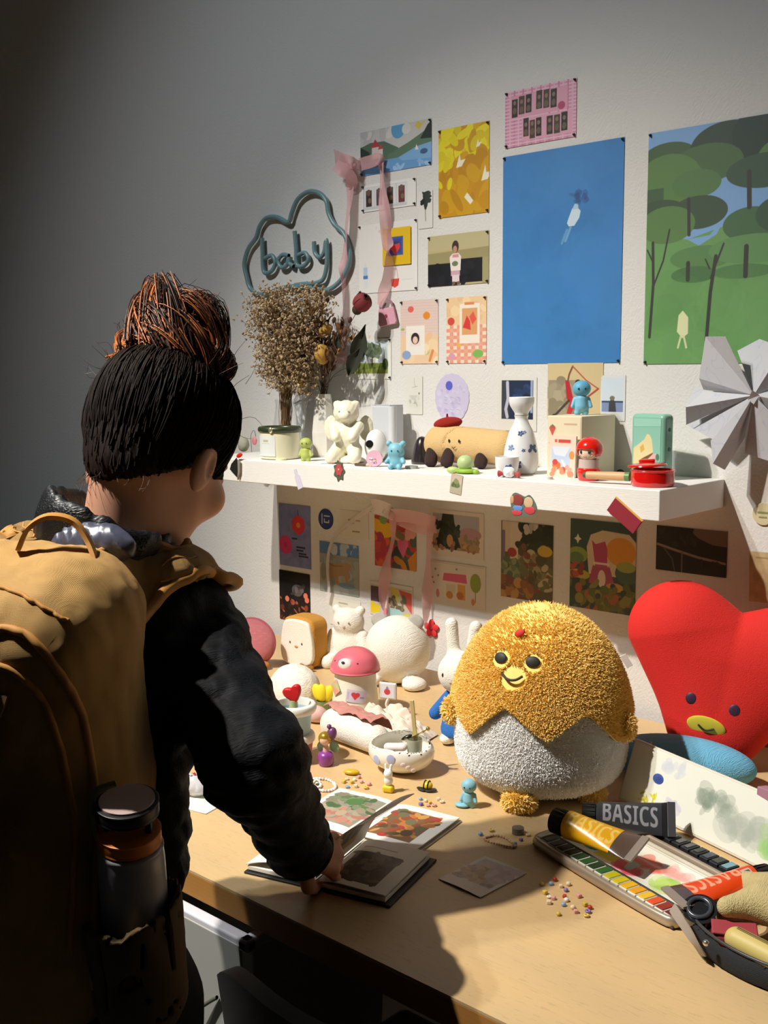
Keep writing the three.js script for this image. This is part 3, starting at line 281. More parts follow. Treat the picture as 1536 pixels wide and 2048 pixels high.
// ---------------------------------------------------------------- things on the shelf
const onShelf = (a) => [a[0], SHELF, a[2]];
const glassMat = M(0xffffff, 0.05, { transmission: 1, thickness: 0, ior: 1.45 });
const white = M(0xeeece6, 0.5), porcelain = M(0xe9ebec, 0.18, { clearcoat: 0.6, clearcoatRoughness: 0.1 });
function smallFigure(name, label, p, turn, s, color, o = {}) {           // little rounded standing figure: head, body
  const t = thing(name, label, 'figurine', p, turn, o.group), m = M(color, 0.55);
  const b = o.sit ? (x, y, z) => { x = Math.abs(x); let d = dEll(x, y, z, [0, 0.36, 0], [0.24, 0.34, 0.2]); d = smin(d, dCap(x, y, z, [0.14, 0.12, 0.02], [0.2, 0.07, 0.34], 0.1, 0.09), 0.1); return smin(d, dCap(x, y, z, [0.2, 0.5, 0], [0.27, 0.24, 0.12], 0.08, 0.07), 0.08); }
    : (x, y, z) => { x = Math.abs(x); let d = dCap(x, y, z, [0, 0.5, 0], [0, 0.3, 0], 0.2, 0.23); d = smin(d, dCap(x, y, z, [0.12, 0.28, 0], [0.13, 0.08, 0.03], 0.12, 0.11), 0.06); return smin(d, dCap(x, y, z, [0.22, 0.52, 0], [0.3, 0.28, 0.08], 0.07, 0.06), 0.06); };
  part('body', nets((x, y, z) => smax(b(x, y, z), -y, 0.02), [-0.5, -0.05, -0.4], [0.5, 0.85, 0.6], 0.035).scale(s, s, s), m, t);
  part('head', nets((x, y, z) => { let d = dEll(x, y, z, [0, 0.86, 0], [0.3, 0.27, 0.27]); if (o.ears) d = smin(d, dSph(Math.abs(x), y, z, [0.26, 1.04, 0], 0.1), 0.05); if (o.lumps) d -= 0.03 * Math.sin(x * 20) * Math.sin(y * 20); return d; }, [-0.5, 0.5, -0.4], [0.5, 1.25, 0.4], 0.035).scale(s, s, s), o.head ? M(o.head, 0.55) : m, t);
  const em = M(0x2a2a2a, 0.4); for (const k of [-1, 1]) part('eye', sph(0.03 * s, 0.035 * s, 0.015 * s, 10), em, t, [k * 0.11 * s, 0.86 * s, 0.265 * s]);
  return t;
}
const cam2 = Math.atan2(0.67, 0.74);      // turn that faces the middle of the room
{ // candle jar with a dark ribbon, glass jug behind it
  const t = thing('candle_jar', 'squat cream candle jar with a dark green ribbon under its glass lid', 'jar', onShelf([-1.9887, 1.2724, .185]));
  part('jar', smoothLathe([[0.001, 0.002], [0.044, 0.001], [0.049, 0.008], [0.05, 0.03], [0.05, 0.062], [0.047, 0.07], [0.046, 0.07]], 48, 50), M(0xe9e3c4, 0.3, { clearcoat: 0.5 }), t);
  part('wax', cyl(0.045, 0.045, 0.004, 40), M(0xe7e3cf, 0.5), t, [0, 0.068, 0]);
  part('ribbon_band', new THREE.TorusGeometry(0.0485, 0.006, 10, 48).rotateX(Math.PI / 2).scale(1, 1.3, 1), M(0x2f3a20, 0.35, { clearcoat: 0.3 }), t, [0, 0.073, 0]);
  part('label', new THREE.CylinderGeometry(0.0506, 0.0506, 0.05, 24, 1, true, -0.5, 1.1), new THREE.MeshPhysicalMaterial({ roughness: 0.5, side: THREE.DoubleSide, map: printTex(0.055, 0.05, '#dfe3df', (b) => { b.R(0.36, 0.2, 0.3, 0.1, '#b9b78c'); b.R(0.3, 0.36, 0.42, 0.03, '#c9ccbf'); }) }), t, [0, 0.034, 0]);
  part('clasp', sph(0.006, 0.008, 0.005, 14), M(0xe8e4b8, 0.2, { metalness: 0.8 }), t, [0.02, 0.073, 0.048]);
  const j = thing('glass_jug', 'clear glass jug with a white handle holding the dried gypsophila', 'jug', onShelf([-2.0841, 1.2616, .075]));
  part('jug_body', smoothLathe([[0.001, 0.002], [0.03, 0.001], [0.036, 0.02], [0.037, 0.06], [0.03, 0.1], [0.027, 0.13], [0.029, 0.142], [0.0275, 0.142], [0.025, 0.13], [0.028, 0.1], [0.035, 0.06], [0.034, 0.02], [0.001, 0.005]], 40, 70), glassMat, j);
  part('handle', tube([[0.028, 0.13, 0], [0.05, 0.138, 0], [0.055, 0.11, 0], [0.05, 0.07, 0], [0.035, 0.055, 0]], 0.004, false, 30, 10), M(0xdfe2e0, 0.3), j, [0, 0, 0], [0, 0.3, 0]);
  part('water', cyl(0.031, 0.029, 0.05, 30), M(0xdfe8e4, 0.1, { transmission: 0.9, thickness: 0.05, ior: 1.33 }), j, [0, 0.03, 0]);
  const c = thing('pink_charm', 'small pink heart charm on a thin wire left of the candle jar', 'charm', onShelf([-2.1818, 1.2788, .1])); part('charm', at(sph(0.009, 0.011, 0.004, 14), 0, 0.032, 0), M(0xd77f84, 0.5), c); part('wire', tube([[-0.012, 0.001, 0], [-0.012, 0.05, 0], [0, 0.06, 0], [0.006, 0.044, 0]], 0.0008), M(0x999999, 0.3, { metalness: 0.8 }), c);
  solo('pebble', 'grey green pebble at the left end of the shelf', 'pebble', nets((x, y, z) => dEll(x, y, z, [0, 0.02, 0], [0.017, 0.02, 0.015]) + 0.001 * noise(x * 90, y * 90, z * 90), [-0.03, -0.01, -0.03], [0.03, 0.05, 0.03], 0.004), M(0xa9a795, 0.8), onShelf([-2.2386, 1.2692, .09]));
}
// green and blue little figures
smallFigure('small_figure', 'tiny standing green figurine beside the candle jar', onShelf([-1.88, 1.2625, .2]), 0.5, 0.05, 0xb4bf62);
{ // tall faceted vase
  const t = thing('faceted_vase', 'tall white faceted vase holding the dried roses', 'vase', onShelf([-1.9476, 1.2635, .07]));
  const g = new THREE.LatheGeometry([[0.001, 0], [0.027, 0], [0.029, 0.004], [0.031, 0.06], [0.026, 0.11], [0.019, 0.158], [0.016, 0.158], [0.02, 0.11], [0.024, 0.05], [0.001, 0.01]].map((p) => new THREE.Vector2(p[0], p[1])), 8).toNonIndexed(); g.computeVertexNormals();
  part('vase_body', g, M(0xe9e4da, 0.4), t, [0, 0, 0], [0, 0.2, 0]);
}
{ // bear-like angel candle
  const t = thing('angel_bear', 'cream white seated angel bear figurine with curly ears', 'figurine', onShelf([-1.7761, 1.27, .165]), 0.55);
  const f = (x0, y, z) => { const x = Math.abs(x0); let d = dEll(x, y, z, [0, 0.062, 0], [0.03, 0.04, 0.026]); d = smin(d, dEll(x, y, z, [0, 0.118, 0.002], [0.031, 0.029, 0.028]), 0.008); d = smin(d, dSph(x, y, z, [0.023, 0.137, 0], 0.009), 0.006); d = smin(d, dEll(x, y, z, [0, 0.11, 0.028], [0.013, 0.01, 0.008]), 0.006); d = smin(d, dCap(x, y, z, [0.03, 0.085, 0.005], [0.02, 0.06, 0.03], 0.013, 0.011), 0.007); d = smin(d, dCap(x, y, z, [0.02, 0.03, 0.005], [0.028, 0.014, 0.044], 0.018, 0.015), 0.008); d = smin(d, dEll(x, y, z, [0.042, 0.08, -0.022], [0.018, 0.03, 0.006]), 0.006); d = smin(d, dEll(x, y, z, [0, 0.006, 0.004], [0.044, 0.01, 0.036]), 0.008); return smax(d + 0.0006 * Math.sin(x * 420) * Math.sin(y * 420 + z * 300) * (y > 0.09 && z < 0.02 ? 1 : 0.45), -y, 0.002); };
  part('body', nets(f, [-0.07, -0.01, -0.05], [0.07, 0.16, 0.07], 0.0032), M(0xeeead2, 0.5), t);
  for (const k of [-1, 1]) part('eye', sph(0.0022, 0.0026, 0.0015, 8), M(0xb9b49c, 0.5), t, [k * 0.011, 0.121, 0.029]);
}
{ // white egg-shaped speaker with a black button, and grey box
  const t = thing('white_speaker', 'white speckled rounded gadget with one black button behind the pink disc', 'gadget', onShelf([-1.7192, 1.2808, .125]), 0.6);
  part('shell', at(sph(0.027, 0.039, 0.024, 32), 0, 0.039, 0), M(0xe6e7e6, 0.4), t); part('button', at(cyl(0.009, 0.009, 0.005, 24), 0, 0, 0, Math.PI / 2), M(0x14160f, 0.35), t, [-0.012, 0.045, 0.0215]);
  const b = thing('grey_carton', 'tall pale grey carton with a rounded spine behind the blue lump figurine', 'carton', onShelf([-1.7501, 1.2736, .048]), 0);
  part('carton_body', rbox(0.06, 0.132, 0.05, 0.004), M(0xc9ccd1, 0.6), b, [0, 0.066, 0]); part('spine', at(cyl(0.01, 0.01, 0.13, 20), 0, 0, 0), M(0xd5d7da, 0.5), b, [0.033, 0.066, 0.02]); part('top_flap', rbox(0.058, 0.002, 0.048, 0.0008), M(0xbcc0c6, 0.6), b, [0, 0.1325, 0]);
}
{ const t = thing('glitter_disc', 'round translucent pink glitter disc with a dark speck', 'disc', onShelf([-1.6415, 1.2727, .215]), 0.5); part('disc', at(cyl(0.0185, 0.0185, 0.008, 36), 0, 0.0185, 0, Math.PI / 2 - 0.15), M(0xe3b3c4, 0.15, { clearcoat: 0.8, sheen: 0.3 }), t); const r = rng(8); const cs = [0xf6e9c6, 0xd78bb0, 0xffffff, 0x5a5f9c]; for (let i = 0; i < 7; i++) part('sequin', at(sph(0.002 + r() * 0.001, 0.002, 0.001, 8), (r() - 0.5) * 0.022, 0.0185 + (r() - 0.5) * 0.022, 0.0055), M(cs[i % 4], 0.2, { metalness: 0.3 }), t); }
{ const t = thing('blue_bear', 'light blue lumpy bear figurine leaning over the shelf edge', 'figurine', onShelf([-1.5653, 1.2641, .228]), 0.5); part('body', nets((x, y, z) => { const a = Math.abs(x); let d = dEll(a, y, z, [0, 0.038, 0], [0.019, 0.02, 0.015]); d = smin(d, dSph(a, y, z, [0.016, 0.056, 0], 0.0065), 0.004); d = smin(d, dEll(a, y, z, [0, 0.015, 0.002], [0.015, 0.016, 0.012]), 0.006); d = smin(d, dCap(a, y, z, [0.014, 0.024, 0.002], [0.019, 0.016, 0.01], 0.005), 0.004); return smin(d, dCap(a, y, z, [0.008, 0.008, 0], [0.01, 0.005, 0.014], 0.0055), 0.004); }, [-0.03, -0.002, -0.02], [0.03, 0.07, 0.03], 0.0025), M(0x7fbdd0, 0.5), t); for (const k of [-1, 1]) part('eye', sph(0.0018, 0.0022, 0.001, 8), M(0x3b6a7c, 0.4), t, [k * 0.007, 0.041, 0.0145]); }
solo('dark_cone', 'glossy black rounded cone between the grey carton and the baguette', 'ornament', smoothLathe([[0.001, 0], [0.022, 0], [0.025, 0.004], [0.023, 0.02], [0.017, 0.045], [0.009, 0.06], [0.001, 0.064]], 40, 40), M(0x2a2426, 0.22, { clearcoat: 0.7 }), onShelf([-1.6066, 1.2709, .09]));
{ // baguette cushion with brown legs and a red beret
  const t = thing('baguette_plush', 'golden baguette plush with small eyes, dark brown legs and a red beret', 'soft toy', onShelf([-1.4693, 1.2708, .09]), 0.1);
  const crust = plushMat(0xd8b47c);
  const bg = nets((x, y, z) => { const c = 0.05 + 0.01 * x / 0.09; let d = dCap(x, y, z, [-0.07, 0.05, 0], [0.085, 0.047, 0], 0.043, 0.037); for (const k of [-0.02]) { const s = Math.abs((x - k) * 0.8 + (z - 0.01) * 0.6) - 0.001; d = smax(d, -Math.max(s, 0.0385 - Math.hypot(y - 0.05, z) - 0.001) - 0.0, 0.004) ; } return d; }, [-0.13, 0, -0.05], [0.14, 0.11, 0.06], 0.0045);
  part('loaf', bg, crust, t);
  for (const x of [-0.07, -0.03, 0.05]) part('leg', at(smoothLathe([[0.001, 0], [0.011, 0.002], [0.0145, 0.012], [0.013, 0.03], [0.009, 0.042], [0.001, 0.045]], 20, 24), x, 0.003, 0.05 - (x > 0 ? 0.012 : 0), -0.45, 0, x < -0.05 ? 0.25 : 0), plushMat(0x4b3432), t);
  for (const x of [-0.026, 0.0]) part('eye', sph(0.0022, 0.0042, 0.0016, 10), M(0x1d1714, 0.3), t, [x, 0.06, 0.042]);
  part('smile', tube([[-0.018, 0.047, 0.0435], [-0.013, 0.0445, 0.0442], [-0.008, 0.047, 0.0438]], 0.0009, false, 12, 6), M(0x5a4020, 0.7), t);
  const beret = part('beret', at(sph(0.034, 0.014, 0.03, 28), -0.06, 0.096, -0.006, 0, 0, 0.15), plushMat(0xc92a20), t); part('stalk', at(cyl(0.002, 0.003, 0.009, 10), -0.062, 0.113, -0.006), plushMat(0xc92a20), beret);
}
{ // little green figure lying on its plate
  const t = thing('green_sleeper', 'pale green round-headed figurine lying flat by the baguette', 'figurine', onShelf([-1.3822, 1.2597, .222]), 0.3);
  part('head', at(sph(0.0175, 0.0165, 0.0165, 24), 0.004, 0.0225, 0), M(0xb5c98a, 0.45), t); part('body', at(sph(0.024, 0.006, 0.017, 22), 0.006, 0.006, 0.002), M(0x8fb53a, 0.45), t); part('arm', at(sph(0.014, 0.007, 0.009, 16), -0.024, 0.007, 0), M(0xb5c97a, 0.45), t); part('arm', at(sph(0.008, 0.005, 0.006, 16), 0.029, 0.005, 0.006), M(0x8fb53a, 0.45), t);
}
{ // sake bottle, its cup turned over on top, and a second cup
  const t = thing('sake_bottle', 'white porcelain sake bottle with blue flowers and its cup on top', 'bottle', onShelf([-1.2869, 1.2671, .15]));
  const prof = [[0.001, 0], [0.026, 0], [0.034, 0.01], [0.0365, 0.03], [0.034, 0.055], [0.026, 0.085], [0.0165, 0.104], [0.0135, 0.114], [0.015, 0.121]];
  part('bottle_body', smoothLathe(prof, 48, 60), porcelain, t);
  const blue = M(0x51658f, 0.3), pale = M(0x8d9cbd, 0.3); const rad = (y) => { for (let i = 1; i < prof.length; i++) if (y <= prof[i][1]) return lerp(prof[i - 1][0], prof[i][0], (y - prof[i - 1][1]) / (prof[i][1] - prof[i - 1][1])); return 0.015; };
  for (const [a, y, s, m] of [[1.35, 0.052, 1.1, blue], [0.35, 0.022, 1, blue], [0.55, 0.085, 0.55, blue], [0.85, 0.087, 0.4, pale], [-0.05, 0.055, 0.7, pale], [0.75, 0.05, 0.4, blue], [0.1, 0.035, 0.5, pale]]) { const L = []; for (let i = 0; i < 5; i++) { const q = i / 5 * TAU + y * 90; L.push(at(sph(0.0055 * s, 0.004 * s, 0.0008, 10), Math.cos(q) * 0.0062 * s, Math.sin(q) * 0.0062 * s, 0, 0, 0, q)); } const r = rad(y); part('painted_flower', join(L), m, t, [Math.sin(a) * r, y, Math.cos(a) * r], [-0.25 * (y > 0.06 ? 1.6 : 0.2), a, 0]); }
  const c = thing('sake_cup', 'white porcelain cup standing on the mouth of the sake bottle', 'cup', [t.position.x, SHELF + 0.121, t.position.z]);
  part('cup_body', smoothLathe([[0.001, 0], [0.013, 0], [0.015, 0.006], [0.0245, 0.022], [0.026, 0.036], [0.0245, 0.036], [0.021, 0.02], [0.001, 0.006]], 40, 50), porcelain, c);
  const k = thing('sake_cup', 'small white porcelain cup standing at the foot of the sake bottle', 'cup', onShelf([-1.276, 1.2724, .215])); part('cup_body', smoothLathe([[0.001, 0], [0.015, 0], [0.019, 0.004], [0.0235, 0.02], [0.0245, 0.038], [0.023, 0.038], [0.021, 0.02], [0.001, 0.006]], 40, 50), porcelain, k);
  const L = []; for (let i = 0; i < 5; i++) { const q = i / 5 * TAU; L.push(at(sph(0.0045, 0.0035, 0.0008, 10), Math.cos(q) * 0.005, Math.sin(q) * 0.005, 0, 0, 0, q)); } part('painted_flower', join(L), blue, k, [0.017, 0.018, 0.0165], [0, 0.8, 0]);
  const e = thing('red_white_toy', 'crumpled white wrapper with red ends in front of the sake bottle', 'wrapper', onShelf([-1.2531, 1.2603, .24]), 0.2); part('wrap', nets((x, y, z) => dEll(x, y, z, [0, 0.0115, 0], [0.013, 0.011, 0.01]) + 0.0012 * noise(x * 160, y * 160, z * 160), [-0.02, -0.001, -0.016], [0.02, 0.028, 0.016], 0.002), M(0xf0efee, 0.4), e); for (const q of [-1, 1]) part('twist', at(cyl(0.002, 0.007, 0.011, 10), q * 0.017, 0.008, 0, 0, 0, q * 1.5), M(0xb44040, 0.5), e);
}
{ // cream carton with a strawberry print, the blue figure on it, the picture booklet before it
  const p = [-1.2239, 1.2685, .15], w = 0.082, d = 0.13, h = 0.122;
  const t = thing('cream_carton', 'cream carton printed with a column of strawberries', 'carton', [p[0] + w / 2, SHELF, 0.15 - d / 2]);
  part('carton_body', rbox(w, h, d, 0.0025), M(0xddd3b6, 0.7), t, [0, h / 2, 0]);
  const pr = sheetGrid(1, 1, (u, v) => V((u - 0.5) * (w - 0.006), (v - 0.5) * (h - 0.006), 0), 0.0004); part('printed_front', pr, printMat(w, h, '#e3d6b8', (b) => { for (const y of [0.24, 0.5, 0.8]) { b.P('#cf5348', 0.04, y - 0.05, 0.24, y - 0.05, 0.14, y + 0.09); b.E(0.14, y - 0.05, 0.1, 0.05, '#cf5348'); b.P('#8a6a4c', 0.06, y - 0.08, 0.14, y - 0.12, 0.22, y - 0.08, 0.14, y - 0.05); } b.R(0.5, 0.1, 0.4, 0.03, '#c9a98c'); }, 0.6), t, [0, h / 2, d / 2 + 0.0004]);
  smallFigure('small_figure', 'light blue standing figurine on top of the cream carton', [t.position.x - 0.004, SHELF + h, 0.08], 0.6, 0.062, 0x79b8d4, { head: 0x62a9c9 });
  const b = thing('picture_booklet', 'small picture booklet with red title bar leaning on the cream carton', 'booklet', [p[0] + 0.046, SHELF, 0.163]);
  const bw = 0.062, bh = 0.083; const cover = part('pages', at(rbox(bw, bh, 0.005, 0.0008, 2), 0, bh / 2, 0), M(0xe9e2d4, 0.7), b); cover.rotation.x = -0.05; part('cover', at(sheetGrid(1, 1, (u, v) => V((u - 0.5) * bw, v * bh, 0.0029), 0.0005), 0, 0, 0), printMat(bw, bh, '#e6cfba', (q) => { q.R(0.2, 0.09, 0.1, 0.07, '#d2604e'); q.R(0.34, 0.09, 0.46, 0.08, '#c9483c'); q.R(0.1, 0.26, 0.7, 0.5, '#b9cbe0'); q.P('#d9dde6', 0.1, 0.26, 0.8, 0.26, 0.6, 0.5, 0.2, 0.46); q.E(0.3, 0.72, 0.16, 0.1, '#d8703a'); q.E(0.24, 0.64, 0.1, 0.07, '#c8433c'); q.L('#e6e2de', 0.08, 0.5, 0.6, 0.8, 0.9); q.E(0.86, 0.46, 0.1, 0.1, '#e0924c'); q.B(0.1, 0.75, 0.8, 0.2, 12, ['#d98a6a', '#c8563c', '#d6a08a'], 0.05, 0.1); }), b, [0, 0, 0], [-0.05, 0, 0]);
  part('pages_edge', at(rbox(0.0015, bh - 0.004, 0.0056, 0.0004, 1), -bw / 2, bh / 2, 0), M(0xd8b49c, 0.7), b, [0, 0, 0], [-0.05, 0, 0]);
}
{ // red-haired doll
  const t = thing('round_doll', 'round wooden doll with a glossy red bob of hair', 'doll', onShelf([-1.1026, 1.2699, .185]), 0.1);
  part('head', at(sph(0.0215, 0.02, 0.02, 28), 0, 0.057, 0), M(0xeed6bf, 0.4), t); const red = M(0xd9251a, 0.15, { clearcoat: 0.8 });
  part('hair', nets((x, y, z) => { let d = dEll(x, y, z, [0, 0.06, -0.0015], [0.0265, 0.025, 0.0255]); d = smax(d, 0.047 - y, 0.004); return smax(d, -dBox(x, y, z, [0, 0.047, 0.03], [0.017, 0.0145, 0.022], 0.005), 0.003); }, [-0.032, 0.04, -0.032], [0.032, 0.092, 0.032], 0.0022), red, t);
  for (const k of [-1, 1]) { part('eye', sph(0.0028, 0.0036, 0.0015, 10), M(0x2a3a2a, 0.3), t, [k * 0.0085, 0.056, 0.0185]); part('cheek', sph(0.0025, 0.0018, 0.001, 8), M(0xe09a8a, 0.6), t, [k * 0.0125, 0.0495, 0.0155]); }
  part('mouth', tube([[-0.003, 0.0475, 0.0188], [0, 0.0462, 0.0192], [0.003, 0.0475, 0.0188]], 0.0006, false, 8, 5), M(0xb0382c, 0.6), t);
  part('bib', at(cyl(0.0195, 0.0205, 0.018, 32), 0, 0.032, 0), M(0xc9b4ac, 0.5), t); part('skirt', smoothLathe([[0.001, 0], [0.018, 0], [0.0215, 0.006], [0.0225, 0.018], [0.0205, 0.025], [0.001, 0.025]], 36, 36), red, t);
}
{ // mint carton
  const t = thing('mint_carton', 'mint green carton with a pink and cream illustration and a rounded top', 'carton', onShelf([-1.0196, 1.2696, .09]), -0.12);
  const w = 0.078, h = 0.128, d = 0.034; part('carton_body', nets((x, y, z) => dBox(x, y, z, [0, h / 2, 0], [w / 2, h / 2, d / 2], 0.009) , [-w / 2 - 0.004, -0.004, -d / 2 - 0.004], [w / 2 + 0.004, h + 0.004, d / 2 + 0.004], 0.003), M(0x86bda6, 0.3, { clearcoat: 0.4 }), t);
  part('printed_front', sheetGrid(1, 1, (u, v) => V((u - 0.5) * (w - 0.016), 0.007 + v * (h - 0.016), d / 2 + 0.0003), 0.0004), printMat(w, h, '#8fc6b2', (b) => { b.R(0, 0, 1, 0.14, '#9dd2c0'); b.L('#7fb8a2', 0.02, 0, 0.15, 1, 0.13); b.P('#e3d6a2', 0, 0.52, 0.4, 0.36, 0.5, 0.26, 0.6, 0.28, 0.68, 0.36, 0.74, 0.6, 0.2, 0.86, 0, 0.92); b.P('#d9b45a', 0.24, 0.5, 0.36, 0.44, 0.42, 0.54, 0.28, 0.6); b.P('#7a5a3c', 0.2, 0.84, 0.3, 0.7, 0.74, 0.58, 0.7, 0.64, 0.34, 0.8); b.P('#e2b6b4', 0.22, 0.86, 0.74, 0.6, 0.86, 0.6, 0.88, 0.8, 0.7, 1, 0.3, 1); b.E(0.46, 0.82, 0.1, 0.05, '#dba88c'); b.E(0.9, 0.66, 0.07, 0.06, '#55806c'); b.R(0, 0.88, 0.35, 0.12, '#e6cfae'); b.E(0.72, 0.96, 0.12, 0.06, '#b0505c'); }, 0.3), t);
  for (const y of [0.02, 0.06, 0.098]) part('side_dot', at(cyl(0.004, 0.004, 0.001, 16), w / 2 + 0.0003, y, 0, 0, 0, Math.PI / 2), M(0x4a7a66, 0.5), t);
}
{ // toy pan with a wooden handle, its lid leaning behind, bead ring
  const p = onShelf([-.9582, 1.2572, .2]), red = M(0xd0150f, 0.16, { clearcoat: 0.9, clearcoatRoughness: 0.08 });
  const t = thing('toy_pan', 'glossy red toy saucepan with a pale wooden handle', 'toy pan', p, 0.2);
  part('pan_body', smoothLathe([[0.001, 0], [0.034, 0], [0.039, 0.005], [0.04, 0.014], [0.0395, 0.026], [0.041, 0.029], [0.0385, 0.031], [0.036, 0.028], [0.035, 0.008], [0.001, 0.006]], 48, 70), red, t);
  const hd = part('handle', at(smoothLathe([[0.001, 0], [0.006, 0.001], [0.0085, 0.012], [0.0075, 0.06], [0.0065, 0.082], [0.001, 0.083]], 20, 40), -0.045, 0.015, 0.002, 0, 0, Math.PI / 2), M(0xd6a877, 0.5), t); part('ferrule', at(cyl(0.0085, 0.0085, 0.009, 20), -0.047, 0.015, 0.002, 0, 0, Math.PI / 2), M(0x5f8f4a, 0.4), hd); part('tip', at(cyl(0.005, 0.0066, 0.006, 16), -0.13, 0.015, 0.002, 0, 0, Math.PI / 2), M(0x3c5a3a, 0.5), hd);
  const l = thing('saucepan_cover', 'small glossy red lid lying across the rim of the toy saucepan', 'lid', [p[0] - 0.018, SHELF + 0.0345, p[2] - 0.012], 0.3); l.rotation.z = 0.06; part('lid_plate', smoothLathe([[0.001, 0], [0.033, 0], [0.036, 0.002], [0.032, 0.005], [0.012, 0.008], [0.001, 0.009]], 40, 30), red, l); part('knob', at(rbox(0.03, 0.006, 0.012, 0.003), 0, 0.0105, 0), red, l);
  solo('dark_bead', 'dark round bead left of the red saucepan lid', 'bead', new THREE.TorusGeometry(0.0065, 0.003, 10, 24), M(0x2b2428, 0.25), [[-1.0709, 1.2748, .12][0], SHELF + 0.0095, 0.12], [0, 0.5, 0]);
}
// flat bits on the shelf
solo('silver_coin', 'small grey disc lying in front of the dark cone', 'disc', cyl(0.014, 0.015, 0.006, 28), M(0xb9bab2, 0.4, { metalness: 0.3 }), [[-1.5444, 1.2566, .2][0], SHELF + 0.003, 0.2]);
solo('pale_button', 'pale flat button on the shelf right of the wrapper', 'button', cyl(0.0105, 0.0115, 0.005, 26), M(0xdcdcd4, 0.4), [[-1.1783, 1.2609, .215][0], SHELF + 0.0025, 0.215]);
solo('white_button', 'flat cream tea-light lid in front of the candle jar', 'lid', cyl(0.013, 0.0135, 0.004, 26), M(0xe0dcb8, 0.4), [[-1.9473, 1.2605, .22][0], SHELF + 0.002, 0.22]);
{ const t = thing('brown_pencil', 'short brown pencil stub lying by the front edge under the bear', 'pencil', [[-1.674, 1.2661, .225][0], SHELF + 0.0035, 0.225], 0.05); part('shaft', at(cyl(0.0035, 0.0035, 0.034, 6), 0, 0, 0, 0, 0, Math.PI / 2), M(0x5a4030, 0.5), t); part('tip', at(cyl(0.0035, 0.001, 0.014, 12), 0.024, 0, 0, 0, 0, Math.PI / 2), M(0xcdb79c, 0.6), t); }
{ const t = thing('paper_scrap', 'small blue and pink paper scrap left of the brown pencil', 'scrap', [[-1.7832, 1.2641, .225][0], SHELF, 0.225], 0.3); part('paper', rbox(0.026, 0.0012, 0.014, 0.0004, 1), M(0xa9bccb, 0.7), t, [0, 0.0007, 0]); part('tape', rbox(0.01, 0.0013, 0.014, 0.0004, 1), M(0xc99a94, 0.7), t, [0.012, 0.0008, 0]); }
{ // folded dark card hanging over the left end of the shelf edge
  const p = [-2.0559, 1.2368, .262], t = thing('folded_card', 'folded black and grey card with a red tip hanging over the shelf edge', 'card', [p[0], p[1], 0.264]);
  part('black_face', slab(shapeOf([[-0.024, 0.008], [-0.004, 0.024], [0.004, -0.012], [0, -0.026], [-0.03, -0.006]]), 0.003, 0.0005), M(0x17140f, 0.6), t); part('grey_face', slab(shapeOf([[0.004, 0.02], [0.012, 0.012], [0.011, -0.01], [0.001, -0.03], [0.004, -0.01]]), 0.006, 0.0005), M(0x8d857a, 0.7), t); part('red_tip', at(sph(0.012, 0.0055, 0.003, 14), 0.01, 0.031, 0.004, 0, 0, 0.35), M(0xd02a22, 0.4), t);
}
